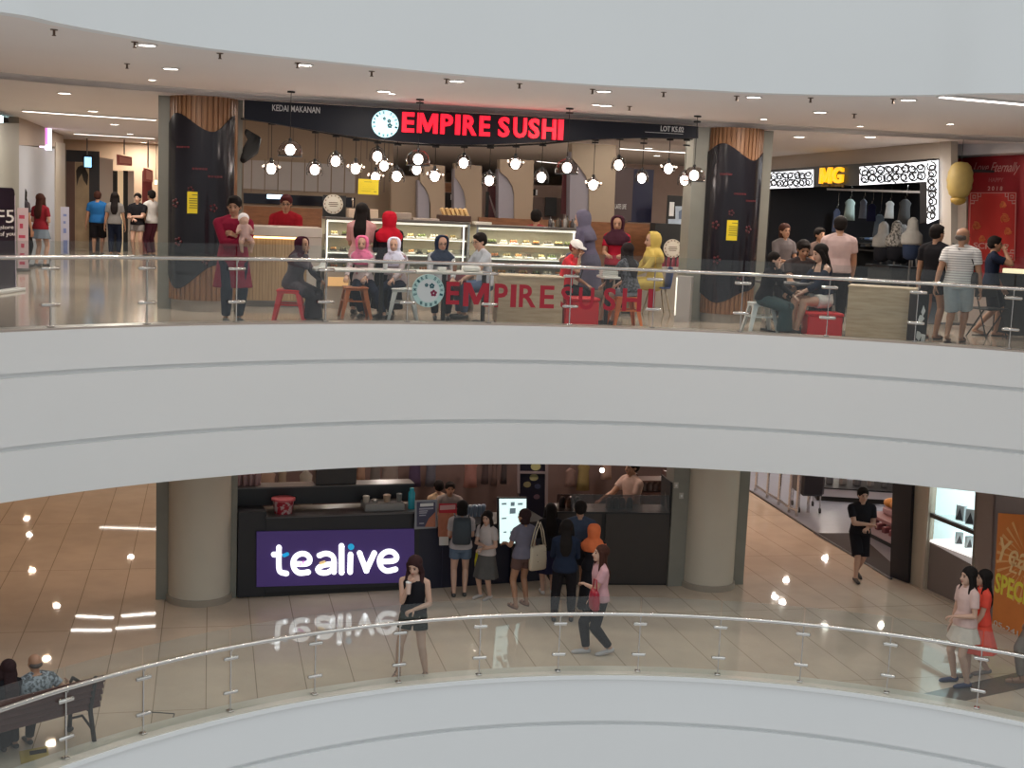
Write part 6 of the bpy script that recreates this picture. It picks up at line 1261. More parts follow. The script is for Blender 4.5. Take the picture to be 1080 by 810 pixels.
# dark patterned panel with pale circles in a grey frame
k = KB.off(.75); t = thing('patterned_panel', 'tall navy panel with pale yellow circles in a grey frame', 'panel', k.pt(k.hit(560, 500)[0], k.hit(560, 540)[1])); FRG = mat('pinkish_grey_frame', (.22, .18, .18), .5)
rel(pixpoly(k, [(547.5, 480), (575, 480), (575, 560), (547.5, 560)], -.04, 0), t, 'panel', mat('navy_panel', (.012, .012, .022), .3))
for q in ([(545.5, 480), (548, 480), (548, 520), (545.5, 520)], [(575, 480), (578, 480), (577, 560), (574.5, 560)], [(546, 496.5), (577, 497.5), (577, 499.5), (546, 499)]): rel(pixpoly(k, q, 0, .03), t, 'frame', FRG)
for cx, cy, rp, c in ((565, 492, 4.8, (.40, .40, .18)), (563, 503.5, 4.2, (.26, .25, .12)), (556, 511, 3.6, (.20, .18, .09)), (567, 513, 3, (.04, .05, .09)), (566, 524, 3, (.10, .06, .08))):
    aa, zz = k.hit(cx, cy); rr = abs(k.hit(cx + rp, cy)[0] - aa); rel(MB().prism([(aa + rr * 1.1 * math.cos(2 * PI * j / 20), zz + rr * .85 * math.sin(2 * PI * j / 20)) for j in range(20)], 0, .005, 0, lambda a, z, o: k.pt(a, z, o)), t, 'printed_circle', mat('circle_%d' % cx, c, .5))
# shelves right of it
k = KB.off(1.0); t = thing('preparation_shelf', 'brown shelving with small jars above the dark cabinets', 'shelving', k.pt(k.hit(680, 520)[0], ZL)); 
for y in (507, 520): a0_, z_ = k.hit(672, y); rel(pbox(k, a0_, k.hit(705, y)[0], z_ - .03, z_, -.4, 0), t, 'board', mat('brown_board', (.10, .05, .04), .4))
rel(pbox(k, k.hit(672, 520)[0] - .04, k.hit(672, 520)[0], ZL, k.hit(672, 500)[1], -.4, 0), t, 'upright', mat('brown_board', (.10, .05, .04), .4)); rel(pbox(k, k.hit(705, 520)[0], k.hit(705, 520)[0] + .04, ZL, k.hit(705, 500)[1], -.4, 0), t, 'upright', mat('brown_board', (.10, .05, .04), .4))
for i, x in enumerate((676, 682, 688, 694, 700)): one('glass_jar', 'dim jar on the brown shelving above the dark cabinets', 'jar', MB().lathe([(0, 0), (.05, .003), (.05, .11), (.035, .13), (.04, .15), (0, .15)], k.pt(k.hit(x, 520)[0], k.hit(672, 520)[1], -.18), 14), mat('dim_jar', (.16, .11, .10), .25), 'jars on the brown shelving', 40)
for i, x in enumerate((596, 604, 612, 646, 653, 660, 668)): one('canister', 'small dark canister on the cabinet top behind the glass screen', 'canister', MB().lathe([(0, 0), (.055, .003), (.055, .14), (.03, .18), (0, .18)], KC.pt(KC.hit(x, 540)[0], zc_ + .03, -.3), 14), mat('dark_canister%d' % (i % 2), ((.06, .05, .05), (.16, .12, .11))[i % 2], .3), 'canisters on the dark cabinets', 40)
t = thing('round_pendant', 'small glowing bulb above the dark cabinets', 'lamp', KB.off(1.2).pt(*KB.off(1.2).hit(635, 496))); MB().ball((0, 0, 0), .045).build('bulb', mat('warm_bulb', (1, .9, .8), .4, emit=(1, .85, .75), es=4), t, True); mb = MB(); mb.tube([(0, 0, .04), (0, 0, -1.28 - t.location.z)], .005, 5); mb.build('cord', MBLACK, t)
for x, y, nm in ((712.5, 511.5, 'upper'), (718, 522.5, 'lower')):
    k = Plane((CRt.x, CRt.y - .02), (CRt.x + .974, CRt.y - .02 + .228)); t = thing('wall_switch', nm + ' small pale plate on the grey strip left of the right column', 'switch', k.pt(*k.hit(x, y), .02)); rel(pixbox(k, x - 2, y - 3, x + 2, y + 3, .02, .035), t, 'plate', mat('pale_plate', (.50, .47, .42), .4)); rel(pixbox(k, x - .8, y - 1.2, x + .8, y + 1.2, .035, .045), t, 'rocker', WPLAS)

# ------------------------------------------------------------------ lower level, right side
# shop area floor with a dark edge line
mb = MB(); q = [at(x, y, ZL) for x, y in ((788, 516), (855, 560), (940, 611), (985, 560), (985, 470), (850, 470), (788, 490))]; mb.prism([(p.x, p.y) for p in q], ZL + .001, ZL + .012); struct('floor_store', mb, mat('blue_grey_floor', (.30, .31, .36), .25, noise=.06))
mb = MB(); q = [at(x, y, ZL) for x, y in ((858, 563), (940, 611), (944, 598), (905, 563))]; mb.prism([(p.x, p.y) for p in q], ZL + .012, ZL + .016); struct('floor_store_mat', mb, mat('dark_brown_mat', (.03, .02, .02), .85))
mb = MB(); q = [at(x, y, ZL) for x, y in ((786, 515), (855, 559.5), (940, 611.5))]; mb.tube([p + Vector((0, 0, .012)) for p in q], .022, 6); struct('trim_9', mb, mat('dark_threshold', (.03, .025, .025), .4))
DW = mat('store_dark_wall', (.03, .028, .032), .6, noise=.2, nscale=2)
struct('wall_store_back', MB().box((12.2, 41, ZL + 1.6), (14, .2, 3.2)), DW)
# railing / trolley bay with chrome bars
CH = mat('pale_chrome', (.62, .60, .60), .25, .8); t = thing('trolley_bay', 'pale chrome barrier rails beside the store entrance', 'barrier', at(825, 535, ZL))
def bar(p, q, r=.03, nm='rail'): mb = MB(); mb.tube([p, q], r, 8); rel(mb, t, nm, CH)
base = [at(x, y, ZL) for x, y in ((797, 518), (809, 526), (821, 533), (832, 541), (840, 545))]; hs = [1.0, 1.0, .95, .95, 1.25]
for b, h in zip(base, hs): bar(b, b + Vector((0, 0, h)), .032, 'post')
for i in range(4): bar(base[i] + Vector((0, 0, .12)), base[i + 1] + Vector((0, 0, .12)))
for i in range(1, 3): bar(base[i] + Vector((0, 0, .93)), base[i + 1] + Vector((0, 0, .93)))
b2 = at(852, 541, ZL); bar(b2, b2 + Vector((0, 0, .95)), .032, 'post'); bar(base[3] + Vector((0, 0, .92)), b2 + Vector((0, 0, .95)))
t0 = thing('trolley', 'dark shopping trolleys parked behind the chrome rails', 'trolley', at(842, 540, ZL)); mb = MB(); c = at(846, 541, ZL) + Vector((.15, .35, 0)); rel(MB().box(c + Vector((0, 0, .62)), (.5, .8, .5), .1, bev=.05), t0, 'basket', mat('dark_wire', (.05, .05, .06), .3, .5))
for sx in (-1, 1):
    for sy in (-1, 1): rel(MB().lathe([(0, -.015), (.06, -.015), (.06, .015), (0, .015)], c + Vector((sx * .22, sy * .34, .06)), 14, 0, Matrix.Rotation(PI / 2, 3, 'Y')), t0, 'wheel', MBLACK)
mb = MB(); [mb.tube([c + Vector((sx * .22, sy * .34, .06)), c + Vector((sx * .22, sy * .30, .42))], .015, 6) for sx in (-1, 1) for sy in (-1, 1)]; mb.tube([c + Vector((-.26, -.42, .95)), c + Vector((.26, -.42, .95))], .02, 6); rel(mb, t0, 'frame', CH)
# long counter black and white
k = Plane(at(870, 529, ZL)[:2], at(935, 533, ZL)[:2]); t = thing('store_counter', 'black store counter with a broad white band far behind the man', 'counter', k.pt(.8, ZL)); z0 = k.hit(880, 524)[1]; z1 = k.hit(880, 516)[1]; a0 = k.hit(862, 520)[0]; a1 = k.hit(960, 520)[0]
rel(pbox(k, a0, a1, ZL, z0, -1, -.03), t, 'base', MBLACK); rel(pbox(k, a0, a1, z0, z1, -1, 0), t, 'white_band', mat('store_white', (.58, .56, .60), .4)); rel(pbox(k, a0, a1, z1, z1 + .03, -1, .02), t, 'top', BLACK); 
for i in range(7): one('counter_item', 'small grey device standing on the far store counter', 'device', MB().box(k.pt(a0 + .3 + i * .3, z1 + .12, -.4), (.16, .12, .18), .3 * i, bev=.02), mat('dim_grey_item%d' % (i % 2), ((.12, .12, .13), (.24, .22, .21))[i % 2], .4), 'devices on the far store counter')
# goods island with orange bread and pink crates
k = Plane(at(913, 566, ZL)[:2], at(942, 581, ZL)[:2]); t = thing('goods_island', 'pale pink goods island loaded with orange packs by the black pillar', 'display', k.pt(.5, ZL)); z1 = k.hit(915, 542)[1]
rel(pbox(k, 0, 1.5, ZL, ZL + .10, -1.4, -.05), t, 'plinth', MBLACK); rel(pbox(k, -.02, 1.5, ZL + .10, z1 - .16, -1.4, 0, bev=.02), t, 'body', mat('pale_pink_panel', (.48, .36, .38), .5)); rel(pbox(k, -.04, 1.5, z1 - .02, z1 + .04, -1.4, .02), t, 'shelf', mat('pink_brown', (.28, .14, .15), .5))
rel(pbox(k, .1, 1.4, z1 + .04, z1 + .18, -1.3, -.25, bev=.03), t, 'upper_body', mat('dusty_pink', (.38, .24, .26), .5))
R5 = random.Random(2)
for i in range(16):
    a = .12 + (i % 5) * .24 + R5.uniform(-.03, .03); zz = z1 + .20 + (i // 5) * .11; one('snack_pack', 'orange brown snack pack piled on the goods island', 'pack', MB().ball(k.pt(a, zz + .05, -.42 - (i // 5) * .22), (.16, .14, .10), 12, 8), mat('orange_pack%d' % (i % 3), ((.62, .28, .07), (.50, .20, .05), (.68, .40, .16))[i % 3], .35, noise=.25, nscale=12), 'orange packs on the goods island', True)
for i in range(5): one('pink_carton', 'small dark red carton on the ledge of the goods island', 'carton', MB().box(k.pt(.12 + i * .26, z1 - .09, .06), (.2, .10, .12), .47, bev=.01), mat('maroon_carton', (.20, .05, .06), .5), 'dark red cartons on the goods island')
area('lamp', k.pt(.7, ZL + 2.6, -.6), .4, 12, (1, .62, .32))
# black pillar, beige walls, display window, brown pillar, grey wall
RW = Plane(at(940, 609, ZL)[:2], at(958, 616, ZL)[:2]); struct('wall_black_pillar', pixpoly(RW, [(942.5, 480), (963, 480), (957.5, 615), (938.5, 608)], -.5, 0), mat('black_pillar', (.012, .011, .016), .5))
WP = Plane(at(957, 614, ZL)[:2], at(1082, 673, ZL)[:2])
def wseg(q, o0, o1, name, m): return struct(name, pixpoly(WP, q, o0, o1), m)
wseg([(963, 480), (985, 480), (976, 626), (957.5, 614)], -.03, .0, 'wall_window_left', mat('beige_jamb', (.42, .35, .27), .5, noise=.05))
wseg([(1033, 480), (1052, 480), (1044, 660), (1024, 652)], -.3, .04, 'wall_brown_pier', mat('taupe_pier', (.26, .19, .165), .5, noise=.05))
wseg([(1052, 480), (1150, 480), (1150, 712), (1043, 657)], -.3, .0, 'wall_poster_side', mat('mauve_grey_wall', (.26, .22, .22), .6, noise=.05))
FRB = mat('beige_frame', (.46, .38, .30), .4); t = thing('display_window', 'lit white display window with beige frame and two glass shelves', 'display window', WP.pt(.9, ZL))
inn = WP.off(-.45)
rel(pixpoly(WP, [(976, 570), (1031, 600), (1027, 648), (973, 622)], -.4, -.03), t, 'lower_panel', mat('taupe_panel', (.20, .155, .14), .5)); rel(pixpoly(inn, [(960, 470), (1060, 470), (1060, 625), (960, 585)], -.04, 0), t, 'lit_back', mat('window_glow', (.85, .97, .97), .4, emit=(.74, .95, .96), es=.95))
for q in ([(983, 480), (985.5, 480), (975, 622), (972.5, 621)], [(1032, 480), (1035, 480), (1028.5, 648), (1026, 647)], [(972.5, 619.5), (1026, 644.5), (1026.5, 648.5), (972.5, 623)]): rel(pixpoly(WP, q, -.1, .04), t, 'frame', FRB)
DFR = mat('dark_shelf_edge', (.07, .055, .05), .4)
rel(pixpoly(WP, [(981.5, 541), (1031, 561.5), (1031, 565.5), (981.5, 545.5)], -.05, .01), t, 'shelf_edge', DFR); rel(pixpoly(WP, [(981.5, 543), (1031, 563), (1031, 564), (981.5, 544)], -.45, -.05), t, 'glass_shelf', SGLASS); rel(pixpoly(WP, [(981, 569), (1028, 587), (1028, 589.5), (980.5, 571.5)], -.45, .0), t, 'ledge', mat('lit_ledge', (.9, .9, .88), .4, emit=(1, .98, .95), es=.9)); rel(pixpoly(WP, [(984, 480), (1033, 480), (1030, 590), (979, 572)], -.02, -.012), t, 'glass_pane', SGLASS)
area('lamp', WP.pt(.95, ZL + 2.5, -.22), 1.2, 14, (.9, .98, 1.0), (0, 0, math.atan2(WP.u.y, WP.u.x)), 'RECTANGLE', .3)
for i, (x, y, s) in enumerate(((1013, 549, 9), (1023, 553, 9), (1011, 574, 7), (1021, 578, 7), (1029, 558, 6))):
    k = WP.off(-.22); q = k.pt(*k.hit(x, y)); sc = q.y / F_PX; h = s * sc * 1.9; t = thing('perfume_box', 'small grey and white pack standing in the lit display window', 'box', q, -.9 + i * .4, 'packs in the lit display window'); MB().box((0, 0, h / 2), (h * .6, h * .3, h), 0, bev=.008).build('pack', mat('pack_white', (.55, .58, .60), .4), t); MB().prism([(-h * .25, .02), (h * .25, .02), (0, h * .8)], -h * .17, -h * .155, 0, lambda a, b, o: (a, o, b)).build('dark_triangle', mat('pack_dark', (.06, .06, .07), .5), t)
t = thing('poster', 'orange sale poster with sun rays and SPECIAL in yellow', 'poster', WP.pt(2, ZL)); k = WP.off(.03)
rel(pixpoly(k, [(1053.5, 541), (1110, 545), (1104, 690), (1046.5, 663)], -.01, .012), t, 'sheet', mat('orange_poster', (.72, .23, .05), .45, noise=.15, nscale=3)); k2 = k.off(.012); mb = MB(); ctr = (1085, 592)
for i in range(30):
    q = 2 * PI * i / 30; 
    def clampp(r_, da): 
        x = ctr[0] + math.cos(q + da) * r_; y = ctr[1] + math.sin(q + da) * r_ * 1.4; return (x, y)
    pts = [clampp(12, 0), clampp(34, -.035), clampp(34, .035)]
    if all(1050 < p[0] < 1104 and 548 < p[1] < 655 for p in pts): pixpoly(k2, pts, 0, .003, mb)
rel(mb, t, 'pattern', mat('pale_orange', (.85, .46, .18), .5)); YP = mat('poster_yellow', (.85, .74, .08), .5); SC = mat('poster_gold_script', (.90, .62, .30), .5)
relo(letters('letters', 'SPECIAL', k2, (1051, 603), (1101, 616), YP, None, .005, .004, .03, bl=(1051, 625)), t); relo(letters('script_letters', 'Year', k2, (1055, 566), (1096, 588), SC, None, .005, .004, .01, .3, bl=(1056, 592)), t); relo(letters('script_letters', 'End', k2, (1066, 586), (1098, 600), SC, None, .005, .004, .0, .3, bl=(1066, 603)), t); relo(letters('letters', '05-241 9933', k2, (1048.5, 653.5), (1100, 668), PAPER, None, .004, .004, -.002, bl=(1048.5, 659.5)), t)
# lower left background walls
struct('wall_left_lower', MB().box((-15.5, 34, ZL + 1.6), (.3, 44, 3.2)), mat('warm_tan_wall', (.42, .28, .18), .6, noise=.1))
# ceiling lights of the lower level
def low_dl(x, y, lb, pw=60, col=NEUT):      # x, y: where its mirror image shows in the polished floor
    p = at(x, y, 2 * ZL + 1.285); z = -1.285; t = thing('downlight', lb, 'ceiling light', (p.x, p.y, z), 0, 'round downlights of the lower ceiling'); r = .085
    MB().lathe([(r, 0), (r + .022, -.004), (r + .022, -.012), (r, -.012), (r, 0)], n=20, cap=False).build('rim', RIMW, t, 40); MB().lathe([(r - .001, -.002), (r - .001, -.008)], n=20).build('lens', BULB, t); area('lamp', (p.x, p.y, z - .03), .14, pw, col)
for x, y in ((247, 689), (138, 588), (31, 565), (109, 788), (829, 613), (817, 631), (825, 636), (870, 662), (930, 661), (600, 700), (500, 690), (700, 690), (1000, 690), (400, 700), (590, 640), (690, 640), (470, 640), (350, 650), (870, 590), (60, 640)): low_dl(x, y, 'round downlight in the ceiling of the tea kiosk level, seen mirrored in the floor', 26 if x > 300 else 7, NEUT if x > 240 else WARM)
for (x0, y0, x1, y1, lb) in ((80, 651, 120, 653, 'first'), (75, 666, 118, 666, 'second'), (122, 664, 165, 661.5, 'third'), (128, 651, 165, 648, 'fourth'), (105, 557, 165, 559, 'fifth')):
    zz = 2 * ZL + 1.30; p = at(x0, y0, zz); q = at(x1, y1, zz); p.z = q.z = -1.30; striplight(p, q, .08, lb + ' strip light over the lower left walkway, mirrored in the floor', 1.8, 4)
for i, (x, y) in enumerate(((-7.5, 21), (-9, 25), (-11, 21), (-12.5, 25.5), (-8, 30), (-11.5, 31), (-13.5, 36), (-9.5, 37))):
    tt_ = thing('downlight', 'added unseen downlight over the lower left walkway', 'ceiling light', (x, y, -1.285), 0, 'added downlights of the lower left walkway'); MB().lathe([(.09, 0), (.112, -.004), (.112, -.012), (.09, -.012), (.09, 0)], n=20, cap=False).build('rim', RIMW, tt_, 40); MB().lathe([(.089, -.002), (.089, -.008)], n=20).build('lens', BULB, tt_); area('lamp', (x, y, -1.32), .14, 12, (1, .70, .46))  # unseen warm lamps added to make the left floor glow brown
for i, (x, y) in enumerate(((4.8, 25), (4.6, 29), (4.2, 34), (8.5, 27.5),)):
    tt_ = thing('downlight', 'added unseen downlight over the lower right corridor', 'ceiling light', (x, y, -1.285), 0, 'added downlights of the lower right corridor'); MB().lathe([(.09, 0), (.112, -.004), (.112, -.012), (.09, -.012), (.09, 0)], n=20, cap=False).build('rim', RIMW, tt_, 40); MB().lathe([(.089, -.002), (.089, -.008)], n=20).build('lens', BULB, tt_); area('lamp', (x, y, -1.32), .14, 15, (1, .50, .34) if x < 6 else (.9, .92, 1))  # unseen lamps added to redden and brighten the corridor floor
struct('wall_unseen_red_end', MB().box((3.2, 42, ZL + 1.6), (6, .2, 3.2)), mat('added_red_reflection', (.55, .22, .13), .6, noise=.2))  # unseen end wall, added so the polished floor mirrors its red
# bench
BR = mat('bench_maroon_wood', (.085, .028, .022), .45, noise=.15); IR = mat('cast_iron', (.02, .016, .015), .5)
bp0 = at(112, 782, ZL); bp1 = at(8, 812, ZL) ; u_ = (bp0 - bp1); u_.z = 0; u_.normalize(); v_ = Vector((-u_.y, u_.x, 0)); Lb = 2.05; c0 = bp0 - u_ * .10
t = thing('park_bench', 'maroon slatted bench with iron frame at the lower left railing', 'bench', bp0 - u_ * 1.0)
F_ = lambda a, b, z: bp0 - u_ * (.05 + a) + v_ * b + Vector((0, 0, z))      # a along from the right end, b into the floor side, z up
Mb = Matrix(((u_.x, v_.x, 0), (u_.y, v_.y, 0), (0, 0, 1)))
for i in range(5): rel(MB().box(F_(Lb / 2, .12 + i * .085, .42), (Lb, .07, .03), 0, 0, Mb, .008), t, 'seat_slat', BR)
for i in range(5): rel(MB().box(F_(Lb / 2, .045 - i * .026, .45 + i * .080), (Lb, .026, .074), 0, 0, Mb @ Matrix.Rotation(-.28, 3, 'X'), .008), t, 'back_slat', BR)
for a in (.12, Lb - .12):
    mb = MB(); mb.tube([F_(a, -.08, .82), F_(a, .04, .42), F_(a, .04, .38), F_(a, -.06, .0)], [.022, .028, .028, .026], 8); mb.tube([F_(a, .04, .40), F_(a, .48, .40), F_(a, .52, .0)], [.026, .026, .026], 8); mb.tube([F_(a, -.02, .18), F_(a, .22, .28), F_(a, .50, .16)], .014, 6); mb.tube([F_(a, 0.0, .62), F_(a, .20, .66), F_(a, .44, .66), F_(a, .50, .58), F_(a, .48, .40)], .020, 8)
    for b in (-.07, .52): mb.ball(F_(a, b, .03), (.05, .05, .03), 10, 6)
    rel(mb, t, 'iron_frame', IR, None, True)
t = thing('floor_sign', 'yellow floor sticker sign under the bench', 'sign', at(45, 792, ZL) ); mb = MB(); q = [at(x, y, ZL) for x, y in ((20, 793), (50, 787), (52, 798), (22, 806))]; mb.prism([(p.x, p.y) for p in q], ZL + .002, ZL + .006); rel(mb, t, 'sheet', mat('dull_yellow', (.45, .32, .05), .4)); mb = MB(); q = [at(x, y, ZL) for x, y in ((31, 793), (49, 790), (49.5, 794), (31.5, 797))]; mb.prism([(p.x, p.y) for p in q], ZL + .006, ZL + .008); rel(mb, t, 'print', MBLACK)
mb = MB()
for (p, q) in (((153, 751), (184, 753)), ((184, 753), (181, 762)), ((153, 751), (150, 760))): mb.tube([at(*p, ZL) + Vector((0, 0, .002)), at(*q, ZL) + Vector((0, 0, .002))], .008, 4)
struct('floor_hatch_line', mb, MBLACK)
# ------------------------------------------------------------------ the people
def hz(loc, x, ytop):
    """height above the floor at which the line of sight through row ytop passes over loc"""
    d = ray(x, ytop); t = loc.y / d.y; return EYE + d.z * t - loc.z
def stand(label, x, yf, yt, z=0.0, Y=None, face=0, **k):
    loc = at(x, yf, z) if Y is None else Vector((aty(x, (yf or yt), Y).x, Y, z)); H = hz(loc, x, yt) / 1.0
    return person(label, loc, face, H, **k)
def seated(label, x, yf, yt, z=0.0, face=0, seat=.45, **k):
    loc = at(x, yf, z); H = (hz(loc, x, yt) - seat - .075) / .46; H = min(max(H, 1.40), 1.80)
    return person(label, loc, face, H, stance='sit', seat=seat, **k)
W8 = (.62, .60, .58); BK = (.014, .013, .016); NV = (.012, .017, .035); DN = (.09, .13, .22); MRN = (.22, .012, .035); GY = (.16, .16, .17)
AUB = (.05, .018, .012)
DARKHJ = (.05, .010, .022)
# far left corridor
stand('person in red top and grey denim skirt standing before the pale hoarding', 43, 281, 204.5, face=165, skin='fair', top=('tee', (.24, .02, .03)), bottom=('mini_skirt', (.16, .20, .24)), hair='long', haircol=AUB, visface=False, arms=('belly', 'belly'), vox=.014)
stand('dark haired person half hidden behind the pink roll up stand', 23.5, 281.5, 198, face=150, skin='tan', top=('tee', (.07, .06, .07)), bottom=('trousers', BK), hair='long', visface=False, vox=.014)
stand('person in bright blue shirt and black shorts in the left corridor', 103, 269, 202, face=185, sex='m', skin='tan', build=1.2, top=('tee', (.02, .12, .32)), bottom=('long_shorts', BK), hair='short', haircol=(.05, .015, .012), visface=False, vox=.014)
stand('person in grey top and dark jeans with long dark hair in the left corridor', 121, 270.5, 203, face=190, skin='tan', top=('tee', (.20, .19, .18)), bottom=('jeans', NV), hair='long', visface=False, vox=.014)
t, J = stand('person in black shirt and grey shorts facing the atrium from the left corridor', 145, 271.5, 204, face=0, sex='m', skin='fair', top=('tee', BK), bottom=('shorts', (.22, .20, .19)), hair='short', arms=('fold', 'belly'), vox=.014)
stand('person in white shirt and maroon trousers beside the left column', 159.5, 271, 201, face=240, sex='m', skin='tan', top=('tee', W8), bottom=('trousers', (.10, .03, .05)), hair='short', visface=False, vox=.014)
# man with the baby
t, MJ = stand('person in long maroon shirt carrying a baby beside the left column', 245, 340.5, 207.5, face=25, sex='m', skin='tan', build=1.12, top=('tunic', MRN, None), bottom=('trousers', NV), hair='quiff', arms=('cradle', ((-.03, .17, .64), (.7, 0, -1))), head=(25, 12), vox=.009)
def baby():
    M = MJ['M']; w = MJ['w']; c = w(Vector((-.10, .27, 1.18))); c = Vector(c); t = thing('baby', 'baby in pale clothes and white hat held against the maroon shirt', 'baby', c, math.radians(180 + 25)); SK = mat('skin_fair', SKINS['fair'])
    b = MB(); b.ball((.03, .01, .20), (.065, .072, .075), 14, 10); capsule(b, (.01, 0, .0), (.025, 0, .13), .062, .058); 
    for s in (-1, 1):
        capsule(b, (s * .06 + .02, 0, .11), (s * .10 + .02, .05, .03), .026, .02); capsule(b, (s * .10 + .02, .05, .03), (s * .085 + .02, .10, .05), .019, .015); capsule(b, (s * .04, .01, -.03), (s * .075, .07, -.09), .04, .032); capsule(b, (s * .075, .07, -.09), (s * .06, .05, -.20), .028, .02); capsule(b, (s * .06, .05, -.20), (s * .06, .09, -.215), .018, .014)
    b.ball((.03, .083, .19), (.012, .012, .012), 8, 6); ex = MB()
    for s in (-1, 1): hand(ex, Vector((s * .085 + .02, .11, .05)), Vector((0, .9, .3)).normalized(), Vector((0, -.3, .9)).normalized(), Vector((-s, 0, 0)), .62, .9)
    fuse(b, 'body', SK, t, .008, 3, ex); r = MB(); capsule(r, (.01, 0, -.01), (.025, 0, .125), .068, .064); 
    for s in (-1, 1): capsule(r, (s * .04, .01, -.03), (s * .072, .065, -.085), .046, .040, ends=False); capsule(r, (s * .06 + .02, 0, .11), (s * .09 + .02, .04, .05), .033, .030)
    fuse(r, 'romper', cloth((.55, .36, .32)), t, .009, 3); h_ = MB(); h_.ball((.03, -.008, .225), (.074, .078, .070), 16, 10); fuse(h_, 'hat', cloth((.80, .76, .76)), t, .009, 2)
baby()
# stall staff
stand('person in red uniform and dark cap behind the wooden cashier counter', 302, None, 206, Y=21.35, face=5, sex='m', skin='tan', top=('tee', (.24, .008, .015)), bottom=('trousers', BK), hair='short', haircol=(.06, .01, .012), arms=('hold', 'hold'), glasses=True, head=(0, 10))
stand('person in red uniform bending behind the right display case', 566, None, 221.5, Y=22.6, face=160, sex='m', skin='tan', top=('tee', (.30, .05, .05)), bottom=('trousers', BK), hair='short', visface=False, arms=('hold', 'hold'), vox=.013)
# diners, left table
seated('person in dark maroon headscarf and dark printed dress on the red stool', 308, 339, 250.5, face=70, top=('tunic', (.020, .010, .018), 'batik'), bottom=('long_skirt', (.016, .010, .016)), hair='hijab', hij=(DARKHJ,), skin='tan', arms=('reach', 'cheek'), build=1.18, lean=14, head=(10, 0))
stand('person with long black hair and pale pink top buying at the left display case', 382, None, 214.5, Y=19.75, face=172, top=('tee', (.56, .30, .29), None, .8), bottom=('trousers', BK), hair='long', visface=False, arms=('hold', 'hold'), skin='fair')
stand('person in bright red headscarf and black top standing at the left display case', 411, None, 223.5, Y=19.72, face=195, top=('shirt', BK), bottom=('long_skirt', BK), hair='hijab', hij=((.46, .010, .025),), visface=False, build=1.12, arms=('hold', 'hold'))
seated('person in pink headscarf and dark trousers on the orange brown stool', 382, 333, 252.5, face=350, top=('shirt', (.52, .42, .42), 'floral'), bottom=('trousers', NV), hair='hijab', hij=((.50, .09, .20), 'batik'), skin='fair', arms=('reach', 'reach'), lean=10, head=(-12, 10), knees={1: (.02, .22), 2: (-.05, .20), -1: (-.16, .22), -2: (-.30, .22)})
seated('person in pale lavender headscarf beside the one in pink', 418, 334, 253.5, face=335, top=('shirt', (.42, .35, .36), 'floral'), bottom=('trousers', NV), hair='hijab', hij=((.52, .50, .62), 'batik'), skin='fair', arms=('reach', 'fold'), lean=12, head=(-25, 6))
seated('person in navy headscarf and glasses eating at the long table', 463, 335, 249.5, face=8, top=('shirt', (.46, .46, .48)), bottom=('trousers', BK), hair='hijab', hij=((.012, .025, .06),), skin='fair', arms=('reach', 'reach'), lean=8, head=(-8, 8), glasses=True)
t, BJ = seated('boy with glasses in pale grey shirt at the end of the long table', 511, 336, 247, face=295, sex='m', top=('tee', (.50, .52, .58)), bottom=('jeans', DN), hair='short', skin='fair', arms=('reach', 'reach'), lean=10, head=(-8, 12), glasses=True)
seated('person in white cap and red top beside the first oak cabinet', 592, 339, 252.5, face=65, top=('tee', (.62, .02, .03)), bottom=('trousers', BK), hair='cap', haircol=(.16, .02, .03), skin='tan', arms=('hold', 'up'), lean=16, head=(15, 20))
# right side of the stall
stand('person in grey lilac headscarf standing behind the red box seat', 626, None, 221, Y=20.35, face=255, top=('tunic', (.11, .10, .15)), bottom=('trousers', BK), hair='hijab', hij=((.13, .12, .17),), arms=('hold', 'hold'), lean=14, head=(0, 12))
stand('person in dark headscarf and red shirt behind the stall table', 652, None, 228, Y=21.5, face=350, top=('tee', (.34, .012, .03)), bottom=('trousers', BK), hair='hijab', hij=((.05, .015, .025),), skin='tan', arms=('hold', 'hold'), head=(0, 12))
seated('person in yellow headscarf on the blue shell chair', 689, 331, 239, face=280, top=('tunic', (.62, .46, .12)), bottom=('long_skirt', (.30, .24, .14)), hair='hijab', hij=((.66, .50, .14),), arms=('reach', 'reach'), lean=6, head=(0, 6))
t = thing('shell_chair', 'blue shell chair on wooden legs under the yellow headscarf person', 'chair', at(692, 331, 0), math.radians(100 + 0)); BL = mat('blue_shell', (.03, .07, .25), .35)
mb = MB(); mb.loft([[Vector((a * w, b, z)) for a, z in ((-1, .02), (-.6, 0), (0, -.01), (.6, 0), (1, .02), (1, .04), (.6, .015), (0, .005), (-.6, .015), (-1, .04))] for w, b, z0 in ((.19, .20, 0), (.22, .0, 0), (.21, -.16, 0))]); mb.v = [v + Vector((0, 0, .43)) for v in mb.v]; mb.build('seat', BL, t, True)
mb = MB(); mb.loft([ellring(Vector((0, -.17 - .04 * f, .44 + .36 * f)), Vector((w, 0, 0)), Vector((0, .018, .0)), 16) for f, w in ((0, .17), (.3, .215), (.7, .215), (.92, .17), (1, .09))]); mb.build('backrest', BL, t, True)
for sx in (-1, 1):
    for sy in (-1, 1): mb = MB(); mb.tube([(sx * .12, sy * .10, .43), (sx * .20, sy * .19, 0)], [.016, .011], 8); mb.build('leg', OAK, t, True)
seated('person with dark hair and grey printed top on the orange stool', 663, 344.5, 257.5, face=222, top=('tee', (.10, .10, .12), 'grey_print'), bottom=('shorts', (.28, .28, .31)), hair='long', haircol=(.02, .014, .014), skin='fair', visface=False, arms=('reach', 'reach'), lean=10, knees={1: (.03, .22), 2: (.02, .24), -1: (-.05, .24), -2: (-.10, .30)})
